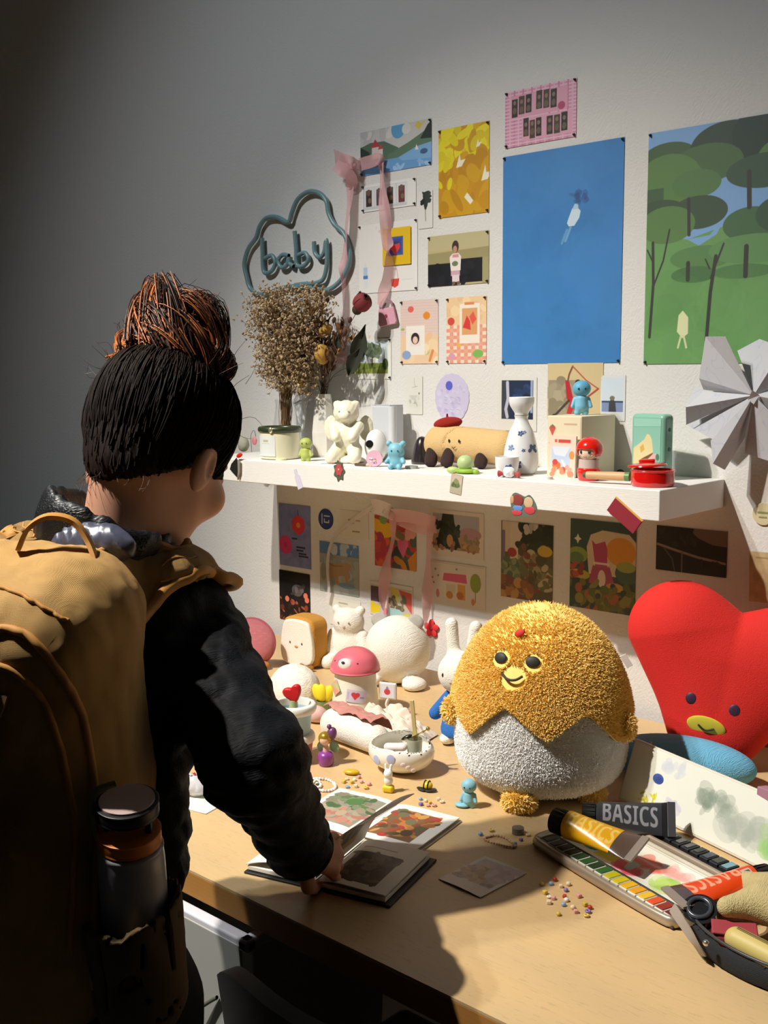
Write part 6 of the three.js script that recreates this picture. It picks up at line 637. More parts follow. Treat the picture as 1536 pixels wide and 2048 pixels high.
{ // loose photo and cards
  const p = solo('instant_photo', 'instant photo with a wide white border lying right of the album', 'photo', sheetGrid(4, 4, (u, v) => V((u - 0.5) * 0.078, 0.0012 + 0.0015 * Math.sin(u * Math.PI), (0.5 - v) * 0.102), 0.0008), printMat(0.078, 0.102, '#d9d3cb', (b) => { b.R(0.08, 0.07, 0.84, 0.68, '#b9a5ad'); b.B(0.1, 0.3, 0.5, 0.42, 40, ['#a8825c', '#b9946c', '#8f6c4c', '#c0a07c'], 0.04, 0.1); b.B(0.55, 0.1, 0.35, 0.4, 20, ['#c4b0ba', '#b39ca8'], 0.06, 0.12); b.B(0.08, 0.62, 0.84, 0.12, 12, ['#8c7a66', '#a39078'], 0.03, 0.07); }, 0.35), onTable([-0.88, 0, 0.821]), [0, -0.06, 0]);
  solo('white_note', 'white note card with pale green print lying behind the sleeve', 'card', sheetGrid(3, 3, (u, v) => V((u - 0.5) * 0.07, 0.001, (0.5 - v) * 0.1), 0.0008), printMat(0.07, 0.1, '#f0ede4', (b) => { b.R(0.12, 0.1, 0.7, 0.5, '#d3d8b4'); b.B(0.12, 0.1, 0.7, 0.5, 14, ['#c4cc9c', '#e2e4cc'], 0.05, 0.1); }, 0.5), onTable([-1.399, .75, .9018]), [0, 0.2, 0]);
  const w = thing('glitter_pouch', 'small crinkled clear bag with blue and red glitter left of the sleeve', 'bag', onTable([-1.4338, .75, .9032]), 0.3); part('bag_film', nets((x, y, z) => dEll(x, y, z, [0, 0.018, 0], [0.03, 0.018, 0.02]) + 0.002 * noise(x * 90, y * 90, z * 90), [-0.036, -0.002, -0.026], [0.036, 0.042, 0.026], 0.004), M(0xe3e3ea, 0.2, { transmission: 0.3, thickness: 0 }), w); const r = rng(3); for (let i = 0; i < 8; i++) part('glitter_chip', at(rbox(0.006, 0.004, 0.001, 0.0003, 1), (r() - 0.5) * 0.03, 0.03 + r() * 0.01, (r() - 0.5) * 0.02, r() * 3, r() * 3, 0), M([0x4a6ac8, 0xc8405a, 0xe0e0f0][i % 3], 0.2, { metalness: 0.4 }), w);
}
// ---------------------------------------------------------------- watercolour box, tubes
const TH = -0.32, PB = V(-0.886, TABLE, 0.687), toW = (x, y, z) => V(x, y, z).applyAxisAngle(V(0, 1, 0), TH).add(PB).toArray();
{
  const t = thing('watercolour_tray', 'metal watercolour tray with a row of colour pans and a stained white mixing area', 'paint tray', PB.toArray(), TH), metal = M(0xb9a996, 0.35, { metalness: 0.55 });
  const L = 0.296, D = 0.15; part('tray_base', at(rbox(L, 0.003, D, 0.001, 2), L / 2, 0.0025, -D / 2), M(0x2a2724, 0.5), t);
  const rim = (pts) => tube(pts, 0.0055, true, 90, 8).scale(1, 1.5, 1); const c = 0.016; part('tray_rim', rim([[c, 0.006, 0], [L - c, 0.006, 0], [L - 0.004, 0.006, -0.004], [L, 0.006, -c], [L, 0.006, -D + c], [L - 0.004, 0.006, -D + 0.004], [L - c, 0.006, -D], [c, 0.006, -D], [0.004, 0.006, -D + 0.004], [0, 0.006, -D + c], [0, 0.006, -c], [0.004, 0.006, -0.004]]), metal, t);
  part('mixing_area', at(sheetGrid(14, 8, (u, v) => V(0.012 + u * (L - 0.024), 0.006 + 0.0025 * Math.cos((v - 0.5) * TAU * 2), -0.04 - v * 0.098), 0.001), 0, 0, 0), printMat(0.272, 0.098, '#e9e8dc', (b, g) => { const wash = (x, y, n, cs, s, sp) => { const r = rng(Math.round(x * 991 + y * 77)); for (let i = 0; i < n; i++) b.E(x + (r() - 0.5) * sp, y + (r() - 0.5) * sp, s * (0.5 + r()), s * 1.7 * (0.5 + r()), cs[Math.floor(r() * cs.length)], r() * 3); };
    wash(0.2, 0.42, 16, ['rgba(226,214,60,.48)', 'rgba(220,220,90,.42)'], 0.05, 0.14); wash(0.16, 0.72, 12, ['rgba(40,130,120,.52)', 'rgba(70,150,130,.42)'], 0.03, 0.07); wash(0.3, 0.75, 14, ['rgba(214,206,40,.52)'], 0.04, 0.1); wash(0.47, 0.78, 26, ['rgba(230,60,90,.48)', 'rgba(236,90,110,.42)'], 0.05, 0.14); wash(0.52, 0.4, 28, ['rgba(226,96,70,.48)', 'rgba(232,120,100,.42)'], 0.055, 0.16); wash(0.66, 0.3, 12, ['rgba(238,170,160,.34)'], 0.06, 0.14); wash(0.72, 0.68, 26, ['rgba(150,196,70,.42)', 'rgba(180,210,110,.42)'], 0.055, 0.22); wash(0.88, 0.6, 16, ['rgba(190,214,140,.42)'], 0.06, 0.16); b.R(0, 0.02, 1, 0.012, 'rgba(150,150,135,.6)'); }, 0.35, 1800), t);
  part('divider', at(rbox(L - 0.02, 0.006, 0.005, 0.0015, 2), L / 2, 0.008, -0.0385), M(0x3a3a34, 0.4), t); part('divider', at(rbox(L - 0.012, 0.008, 0.006, 0.002, 2), L / 2, 0.009, -0.1415), M(0xcfc9b8, 0.4), t);
  const cols = [0x22262a, 0x2b3530, 0x20302c, 0x1f3a30, 0x24452c, 0x2f5a34, 0x22402a, 0x2d6a34, 0xc8c418, 0xdcc81c, 0xe0ae14, 0xdc9a12, 0xe0b832, 0xd8501e, 0x8c2a22, 0x5a2026];
  cols.forEach((k, i) => { const p = part('paint_pan', at(rbox(0.0158, 0.008, 0.026, 0.0014, 2), 0.018 + i * 0.0173, 0.0078, -0.0215), M(0xdcd8cc, 0.4), t); part('paint_cake', at(rbox(0.0132, 0.002, 0.0225, 0.0009, 2), 0.018 + i * 0.0173, 0.0122, -0.0215), M(k, 0.35, { clearcoat: 0.3 }), p); });
  // second row of dark pans behind
  const s = thing('dark_pan_strip', 'black strip of dark half-used paint pans behind the watercolour tray', 'paint pans', toW(0.02, 0, -0.166), TH); part('strip_base', at(rbox(0.33, 0.01, 0.034, 0.002, 2), 0.165, 0.005, -0.016), M(0x17181b, 0.4), s); const r = rng(12), dk = [0x1b1d22, 0x23262e, 0x14202c, 0x2a2c3c, 0x101214, 0x2e3448, 0x6f9db0, 0x8a8fb8, 0xb49a3a]; for (let i = 0; i < 17; i++) { const p = part('paint_pan', at(rbox(0.0165, 0.006, 0.026, 0.0014, 2), 0.014 + i * 0.0188, 0.0115, -0.016), M(0x24262a, 0.4), s); part('paint_cake', at(rbox(0.0135 - r() * 0.005, 0.0015, 0.022 - r() * 0.008, 0.0007, 2), 0.014 + i * 0.0188, 0.0148, -0.016), M(dk[(i * 5 + Math.floor(r() * 3)) % 9], 0.25, { clearcoat: 0.5 }), p); }
  // big white palette lid leaning
  const g = thing('palette_lid', 'large white paint-stained palette board leaning against the blue cushion', 'palette', toW(-0.066, 0, -0.232), TH); g.rotation.x = 0; const bd = new THREE.Group(); const W = 0.46, Hh = 0.106, lean = -0.36;
  part('board', at(rbox(W, Hh, 0.006, 0.0025, 3), W / 2, Hh / 2, 0), M(0xd9d7c9, 0.35, { clearcoat: 0.3 }), g, [0, 0.002, 0], [lean, 0, 0]);
  part('painted_face', sheetGrid(2, 2, (u, v) => V(0.004 + u * (W - 0.008), 0.004 + v * (Hh - 0.008), 0.0035), 0.0006), printMat(W, Hh, '#e6e6da', (b) => { const wash = (x, y, n, cs, s, sp) => { const r = rng(Math.round(x * 991 + y * 77)); for (let i = 0; i < n; i++) b.E(x + (r() - 0.5) * sp, y + (r() - 0.5) * sp * 2, s * (0.5 + r()), s * 3.4 * (0.5 + r()), cs[Math.floor(r() * cs.length)], r() * 3); }; b.E(0.155, 0.44, 0.026, 0.085, '#41579c'); b.E(0.16, 0.46, 0.018, 0.06, '#34498c'); b.B(0.1, 0.68, 0.07, 0.22, 14, ['#c9c234', '#d8d24c', '#bdb628'], 0.01, 0.02); wash(0.2, 0.2, 10, ['rgba(200,206,220,.42)'], 0.02, 0.1); wash(0.42, 0.4, 22, ['rgba(110,128,112,.26)', 'rgba(150,160,146,.34)'], 0.03, 0.14); wash(0.55, 0.6, 22, ['rgba(170,176,164,.28)'], 0.04, 0.16); wash(0.72, 0.6, 30, ['rgba(150,200,110,.28)', 'rgba(120,180,110,.26)'], 0.035, 0.16); wash(0.9, 0.5, 26, ['rgba(130,184,160,.28)', 'rgba(160,200,150,.28)'], 0.04, 0.2); wash(0.25, 0.75, 8, ['rgba(196,190,214,.42)'], 0.02, 0.08); }, 0.35, 1500), g, [0, 0.002, 0], [lean, 0, 0]);
}
function tubeText(word, bg, fg, w, h, o = {}) { return printTex(w, h, bg, (b, g) => { g.save(); if (o.flip) { g.translate(g.canvas.width, g.canvas.height); g.rotate(Math.PI); } g.fillStyle = fg; g.font = 'bold ' + Math.round(g.canvas.height * (o.fs ?? 0.32)) + 'px sans-serif'; g.textAlign = 'center'; g.textBaseline = 'middle'; g.save(); g.translate(g.canvas.width * (o.x ?? 0.42), g.canvas.height * (o.y ?? 0.5)); g.scale(0.72, 1.15); g.fillText(word, 0, 0); g.restore(); if (o.fn) o.fn(b, g); g.restore(); }, 2200); }
function paintTube(label, a, b, color, word, fg, o = {}) {          // body from cap end a to crimped end b; the tube tapers from round to a flat crimp
  const A = v3(a), B = v3(b), len = A.distanceTo(B), t = thing('paint_tube', label, 'paint tube', a); t.quaternion.setFromUnitVectors(V(1, 0, 0), B.clone().sub(A).normalize()); t.rotateX(o.roll ?? 0);
  const r = o.r ?? 0.0175, x0 = 0.022, x1 = len * (o.label ?? 0.74);
  const sec = (xa, xb, ra, rb, fa, fb, n = 12) => sheetless(xa, xb, ra, rb, fa, fb, n);
  function sheetless(xa, xb, ra, rb, fa, fb, n) { const P = [], UV = [], I = [], m = 40; for (let i = 0; i <= n; i++) for (let j = 0; j <= m; j++) { const u = i / n, q = (j / m) * TAU - Math.PI / 2 , R = lerp(ra, rb, u), f = lerp(fa, fb, u), w = R * lerp(1.25, 1, f); P.push(lerp(xa, xb, u), Math.sin(q) * R * f, Math.cos(q) * w); UV.push(u, j / m); } for (let i = 0; i < n; i++) for (let j = 0; j < m; j++) { const k = i * (m + 1) + j; I.push(k, k + m + 1, k + 1, k + 1, k + m + 1, k + m + 2); } return finish(P, I, UV); }
  part('cap', join([at(cyl(r * 0.9, r * 0.82, 0.02, 32), 0.01, 0, 0, 0, 0, Math.PI / 2), ...[...Array(16)].map((_, i) => at(rbox(0.018, 0.002, 0.0014, 0.0005, 1), 0.01, Math.cos(i / 16 * TAU) * r * 0.87, Math.sin(i / 16 * TAU) * r * 0.87, -i / 16 * TAU))]), M(0x1a1918, 0.4), t);
  part('shoulder', sec(0.019, x0 + 0.003, r * 0.6, r, 1, 1, 4), M(o.shoulder ?? color, 0.35), t);
  const fEnd = 0.08, fl = lerp(1, fEnd, x1 / len);
  const tex = tubeText(word, '#' + new THREE.Color(color).getHexString(), fg, x1 - x0, r * TAU, o); part('printed_body', sec(x0 + 0.003, x1, r, r, 1, fl, 16), new THREE.MeshPhysicalMaterial({ map: tex, roughness: 0.3, clearcoat: 0.4, side: THREE.DoubleSide }), t);
  part('tube_end', sec(x1, len - 0.01, r, r * 1.02, fl, fEnd, 10), M(o.end ?? 0x5c4a40, 0.25, { clearcoat: 0.5, side: THREE.DoubleSide }), t);
  part('crimp', at(rbox(0.012, r * fEnd * 2.4, r * 2.5, 0.0006, 1), len - 0.005, 0, 0), M(o.crimp ?? 0x8a7f76, 0.35), t);
  if (o.swatch) part('colour_sticker', at(rbox(o.swatch[2], 0.0008, o.swatch[3], 0.0002, 1), o.swatch[0], 0, o.swatch[1]), M(0xdfe6da, 0.3), t, [0, r * lerp(fl, fEnd, clamp((o.swatch[0] - x1) / (len - x1))) + 0.0006, 0], [0, 0, o.swatch[4] ?? 0]);
  return t;
}
paintTube('yellow paint tube marked BASICS lying across the watercolour tray', [-.8568, .793, .6702], [-.711, .791, .6744], 0xe3a90f, 'BASICS', '#f0c968', { x: 0.52, y: 0.5, fs: 0.25, r: 0.0215, roll: 0.35, label: 0.74, swatch: [0.135, 0.002, 0.018, 0.02, -0.3] });
paintTube('black paint tube marked BASICS lying behind the yellow tube', [-.8511, .778, .5991], [-.7275, .786, .5359], 0x35363b, 'BASICS', '#8f9096', { x: 0.5, y: 0.5, fs: 0.25, roll: 0.75, r: 0.023, label: 0.86, end: 0x26262a, swatch: [0.118, 0.006, 0.014, 0.018, -0.1], crimp: 0x2c2c30 });
paintTube('orange-red paint tube marked BASICS lying across the corner of the tray', [-.5357, .796, .6483], [-.6089, .792, .7753], 0xd6410f, 'BASICS', '#e59a78', { x: 0.6, y: 0.56, fs: 0.25, r: 0.021, label: 0.82, end: 0x4a3a36, fn: (b) => { b.R(0.06, 0.3, 0.14, 0.22, '#c9a79a'); b.R(0.08, 0.33, 0.1, 0.16, '#5a3c4c'); } });
{ // packaged pen set by the heart
  const t = thing('marker_box', 'black packet of small paint pots with a pink header card beside the heart cushion', 'packet', toW(0.2, 0, -0.262), -0.35); t.rotation.x = -0.12;
  part('packet_body', at(rbox(0.13, 0.085, 0.018, 0.002, 2), 0.065, 0.0425, 0), M(0x1b1b21, 0.3, { clearcoat: 0.4 }), t); part('header_card', at(rbox(0.13, 0.024, 0.0195, 0.001, 2), 0.065, 0.095, 0), M(0xa8798a, 0.6), t); part('hang_slot', at(rbox(0.032, 0.007, 0.0205, 0.0008, 1), 0.05, 0.097, 0), M(0x5c3440, 0.6), t);
  for (const [x, y, w, h, c] of [[0.034, 0.066, 0.04, 0.014, 0x8c8c96], [0.016, 0.044, 0.018, 0.02, 0x6a6a78], [0.044, 0.042, 0.024, 0.022, 0xd8e4da], [0.09, 0.05, 0.02, 0.022, 0x7f9ac0], [0.105, 0.066, 0.02, 0.014, 0x8c8c96]]) part('window', at(rbox(w, h, 0.001, 0.0003, 1), x, y, 0.0093), M(c, 0.3), t);
}
{ // black zip pouch with things in it, at the lower right
  const C = [-0.475, TABLE, 0.735], t = thing('black_pouch', 'open black oval pouch at the right edge of the table', 'pouch', C, -0.2);
  const f = (x, y, z) => { let d = dEll(x, y, z, [0, 0.012, 0], [0.135, 0.05, 0.1]); d = smax(d, -dEll(x, y, z, [0, 0.026, 0], [0.126, 0.046, 0.091]), 0.004); d = smax(d, y - 0.03, 0.004); return smax(d, -y, 0.004); };
  part('pouch_shell', nets(f, [-0.145, -0.006, -0.11], [0.145, 0.045, 0.11], 0.006), M(0x191b20, 0.85, { bumpMap: clothBump, bumpScale: 0.0004 }), t);
  part('zip_edge', tube([...Array(24)].map((_, i) => [Math.cos(i / 24 * TAU) * 0.127, 0.031, Math.sin(i / 24 * TAU) * 0.093]), 0.0022, true, 90, 6), M(0x3a3a3c, 0.4), t);
  const s = thing('grey_strap', 'grey webbing strap with a metal tip hanging over the pouch edge', 'strap', [0, 0, 0]); part('webbing', ribbon([[-.5989, .79, .7946], [-.5718, .785, .8168], [-.5481, .775, .8319], [-.5385, .762, .8295]], 0.013, [0.9, 0.2, 0.5], 24, 0.0018), M(0x9a8d80, 0.7), s); part('metal_tip', sph(0.004, 0.004, 0.004, 12), M(0xd8d4cc, 0.2, { metalness: 0.9 }), s, [-.533, .784, .837]);
  const b = thing('star_plush', 'beige star-shaped plush with a dot eye lying in the black pouch', 'soft toy', [-0.487, TABLE + 0.026, 0.705], 0.75); part('body', nets((x, y, z) => { let d = dEll(x, y, z, [0.01, 0.025, 0], [0.06, 0.027, 0.045]); for (let i = 0; i < 5; i++) { const a = i / 5 * TAU + 0.5; d = smin(d, dCap(x, y, z, [Math.cos(a) * 0.04, 0.025, Math.sin(a) * 0.032], [Math.cos(a) * 0.08, 0.024, Math.sin(a) * 0.068], 0.022, 0.013), 0.02); } return d; }, [-0.11, -0.01, -0.1], [0.11, 0.065, 0.1], 0.005), plushMat(0xbfae7c), b); for (const k of [0, 1]) part('eye', sph(0.0032, 0.002, 0.0036, 10), M(0x33301f, 0.4), b, [0.012 + k * 0.03, 0.051, 0.014 - k * 0.012]);
  const r = thing('red_purse', 'dark red folded purse under the beige plush in the pouch', 'purse', [-0.535, TABLE + 0.008, 0.778], 0.5); part('body', rbox(0.055, 0.022, 0.04, 0.008, 4), M(0x8c2f36, 0.6), r, [0.01, 0.011, 0]); part('flap', at(rbox(0.055, 0.004, 0.028, 0.002, 2), 0.01, 0.024, 0.006, 0.15), M(0x9c3a42, 0.6), r);
  const y = thing('yellow_case', 'rounded straw-yellow pencil case in the front of the pouch', 'case', [-0.466, TABLE + 0.012, 0.803], -0.25); part('body', new THREE.CapsuleGeometry(0.015, 0.1, 8, 20).rotateZ(Math.PI / 2), M(0xc9b46a, 0.5), y, [0, 0.014, 0]); part('zip', at(rbox(0.1, 0.002, 0.004, 0.0008, 1), 0, 0.0292, 0), M(0x7c6f44, 0.4, { metalness: 0.4 }), y);
  const d = thing('dark_reel', 'black shiny round reel beside the orange tube in the pouch', 'reel', [-0.572, TABLE + 0.018, 0.772], 0.2); part('disc', at(cyl(0.022, 0.022, 0.014, 36), 0, 0.016, 0, 0.5), M(0x1d1e22, 0.2, { clearcoat: 0.6 }), d); part('ring', at(new THREE.TorusGeometry(0.014, 0.003, 10, 36).rotateX(Math.PI / 2), 0, 0.024, 0.004, 0.5), M(0x4a4f58, 0.25, { metalness: 0.4 }), d);
  const v = thing('violet_ball', 'glossy violet ball at the right edge behind the beige plush', 'ball', [-0.415, TABLE + 0.018, 0.61]); part('ball', sph(0.034, 0.034, 0.034, 28), M(0x9a62e0, 0.2, { clearcoat: 0.5 }), v, [0, 0.034, 0]);
}
// ---------------------------------------------------------------- beads
{
  const r = rng(91), cols = { red: 0xc2402c, pale: 0xe9d3b4, blue: 0x8fb0d8, yellow: 0xd8bb4c, pink: 0xe0a3a0, violet: 0x8a78b4, white: 0xf0ece4 };
  const round = sph(1, 0.85, 1, 14), ring = new THREE.TorusGeometry(0.72, 0.4, 8, 18).rotateX(Math.PI / 2), box = rbox(1.7, 1.4, 1.7, 0.4, 2);
  const bead = (p, s, c, where) => solo('bead', 'small ' + c + ' craft bead ' + where, 'bead', [round, ring, box][Math.floor(r() * 3)].clone().scale(s, s, s), M(cols[c], 0.3), [p[0], TABLE + s * 0.72, p[2]], [0, r() * 3, 0], 'craft beads ' + where);
  const W1 = 'scattered on the bare table right of the instant photo', n1 = [-.7886, .75, .7736];
  [[1110, 1762, 'red'], [1102, 1770, 'blue']].forEach(() => 0);
  const put = (list, where, s) => list.forEach(([p, c]) => bead(p, s * (0.85 + r() * 0.3), c, where));
  put([[[-.7953, .75, .7634], 'red'], [[-.7928, .75, .7773], 'blue'], [[-.8015, .75, .7869], 'yellow'], [[-.7782, .75, .7744], 'pale'], [[-.7665, .75, .7798], 'violet'], [[-.7735, .75, .7624], 'pale'], [[-.7844, .75, .8051], 'yellow'], [[-.7739, .75, .8111], 'white'], [[-.7669, .75, .8106], 'pink'], [[-.7646, .75, .8253], 'pale'], [[-.7587, .75, .7958], 'red'], [[-.7437, .75, .7827], 'pink'], [[-.7467, .75, .817], 'blue'], [[-.7249, .75, .7978], 'yellow'], [[-.7155, .75, .8005], 'red'], [[-.7377, .75, .8433], 'yellow'], [[-.7238, .75, .8222], 'pink'], [[-.7118, .75, .8116], 'violet'], [[-.7076, .75, .8222], 'yellow'], [[-.7326, .75, .8156], 'pale'], [[-.7505, .75, .8037], 'white']], W1, 0.0034);
  put([[[-1.2788, .75, .6962], 'yellow'], [[-1.2846, .75, .6825], 'pale'], [[-1.2581, .75, .7087], 'blue'], [[-1.2665, .75, .6886], 'yellow'], [[-1.2485, .75, .6973], 'pale'], [[-1.2734, .75, .6633], 'pink'], [[-1.2554, .75, .6759], 'pink'], [[-1.2306, .75, .6908], 'yellow'], [[-1.2375, .75, .6757], 'pink'], [[-1.2712, .75, .6772], 'white']], 'scattered in front of the yellow lozenge', 0.0038);
  put([[[-1.1278, .75, .6657], 'blue'], [[-1.1121, .75, .683], 'violet'], [[-1.1153, .75, .6661], 'pale'], [[-1.1048, .75, .6682], 'yellow'], [[-1.0931, .75, .6719], 'pink'], [[-1.1034, .75, .6473], 'pale'], [[-1.0923, .75, .6517], 'pale'], [[-1.1006, .75, .6785], 'pink']], 'scattered before the tiny yellow and black bee', 0.0038);
  put([[[-.9663, .75, .7117], 'blue'], [[-.9622, .75, .6885], 'yellow'], [[-.9061, .75, .7043], 'blue'], [[-.9073, .75, .6865], 'violet'], [[-.9095, .75, .6645], 'pale']], 'lying around the pink charm bracelet', 0.0036);
  const loop = (name, label, c, rx, rz, n, s, cs, wob) => { const t = thing(name, label, 'bracelet', [c[0], TABLE, c[2]]); for (let i = 0; i < n; i++) { const a = i / n * TAU, k = 1 + wob * Math.sin(a * 3 + 1); part('bead', sph(s * (0.85 + r() * 0.3), s * 0.85, s, 10), M(cs[i % cs.length], 0.25, { clearcoat: 0.3 }), t, [Math.cos(a) * rx * k, s * 0.85, Math.sin(a) * rz * k]); } part('cord', tube([...Array(24)].map((_, i) => { const a = i / 24 * TAU, k = 1 + wob * Math.sin(a * 3 + 1); return [Math.cos(a) * rx * k, s * 0.85, Math.sin(a) * rz * k]; }), 0.0006, true, 60, 5), M(0xd8d0c4, 0.6), t); return t; };
  loop('bead_necklace', 'white bead necklace with a pink stretch coiled on the table by the sleeve', [-1.3009, .75, .7338], 0.032, 0.024, 34, 0.0032, [0xf2efe8, 0xf2efe8, 0xe8e4ea, 0xe9c9c0], 0.06);
  loop('bead_necklace', 'small white bead loop lying inside the larger necklace', [-1.3162, .75, .741], 0.02, 0.016, 22, 0.0034, [0xf4f2ec, 0xe6e2dc], 0.15);
  loop('bead_necklace', 'dark and clear gemstone bead bracelet lying on the white necklace', [-1.3137, .755, .7433], 0.014, 0.011, 15, 0.0042, [0x3a3a34, 0xd8d4c0, 0x5a5640, 0xe6e2d8, 0x7c7a5c], 0.1);
  loop('bead_necklace', 'blue glass bead bracelet half hidden behind the sleeve', [-1.3548, .75, .7309], 0.016, 0.011, 16, 0.0042, [0x4a78c8, 0x8fb4e0, 0x34405c, 0xd0dcec], 0.1);
  loop('charm_bracelet', 'thin pink bead bracelet with charms before the yellow foot of the cushion', [-.9296, .75, .7107], 0.026, 0.013, 34, 0.0021, [0xe4b9a8, 0xe0a898, 0xe8cbb8, 0xd8b050], 0.14);
}
// ---------------------------------------------------------------- under the table
{
  const bin = (label, p, turn, w, h, d, c) => { const t = thing('storage_bin', label, 'storage bin', p, turn); 
    const pm = M(c, 0.4, { transmission: 0.2, thickness: 0 }); for (const k of [-1, 1]) { part('bin_side', rbox(w, h, 0.005, 0.002, 2), pm, t, [0, h / 2, k * d / 2], [k * 0.07, 0, 0]); part('bin_side', rbox(0.005, h, d, 0.002, 2), pm, t, [k * w / 2, h / 2, 0], [0, 0, -k * 0.07]); } part('bin_floor', rbox(w - 0.04, 0.005, d - 0.04, 0.002, 2), pm, t, [0, 0.004, 0]);
    part('bin_rim', at(rbox(w + 0.03, 0.018, 0.02, 0.004), 0, h, d / 2 + 0.004), M(0xd6d5dc, 0.4), t); part('bin_rim', at(rbox(w + 0.03, 0.018, 0.02, 0.004), 0, h, -d / 2 - 0.004), M(0xd6d5dc, 0.4), t); for (const k of [-1, 1]) part('bin_rim', at(rbox(0.02, 0.018, d + 0.028, 0.004), k * (w / 2 + 0.005), h, 0), M(0xd6d5dc, 0.4), t);
    part('handle_wire', tube([[-w * 0.3, h * 0.72, d / 2 + 0.012], [-w * 0.1, h * 0.55, d / 2 + 0.02], [w * 0.2, h * 0.56, d / 2 + 0.02], [w * 0.38, h * 0.72, d / 2 + 0.012]], 0.003, false, 30, 8), M(0x55554c, 0.5), t); return t; };
  const low = thing('under_shelf', 'low white slatted rack under the table carrying storage bins', 'rack', [-1.42, 0, 0.84]); part('rack_top', rbox(0.74, 0.02, 0.5, 0.004), M(0xdcdcda, 0.6), low, [0, 0.31, 0]); for (const x of [-0.34, 0.34]) for (const z of [-0.2, 0.2]) part('leg', rbox(0.03, 0.3, 0.03, 0.004), M(0xdcdcda, 0.6), low, [x, 0.15, z]);
  bin('white translucent storage bin under the table edge beside the dark coat', [-1.32, 0.325, 0.945], 0, 0.46, 0.36, 0.28, 0xc4c5be);
  bin('clear storage bin in shadow under the table, right of the white bin', [-0.76, 0, 0.42], 0.1, 0.4, 0.56, 0.3, 0xc4c5be);
  bin('clear storage bin in deep shadow under the middle of the table', [-0.28, 0, 0.42], -0.05, 0.4, 0.52, 0.3, 0xc4c5be);
}

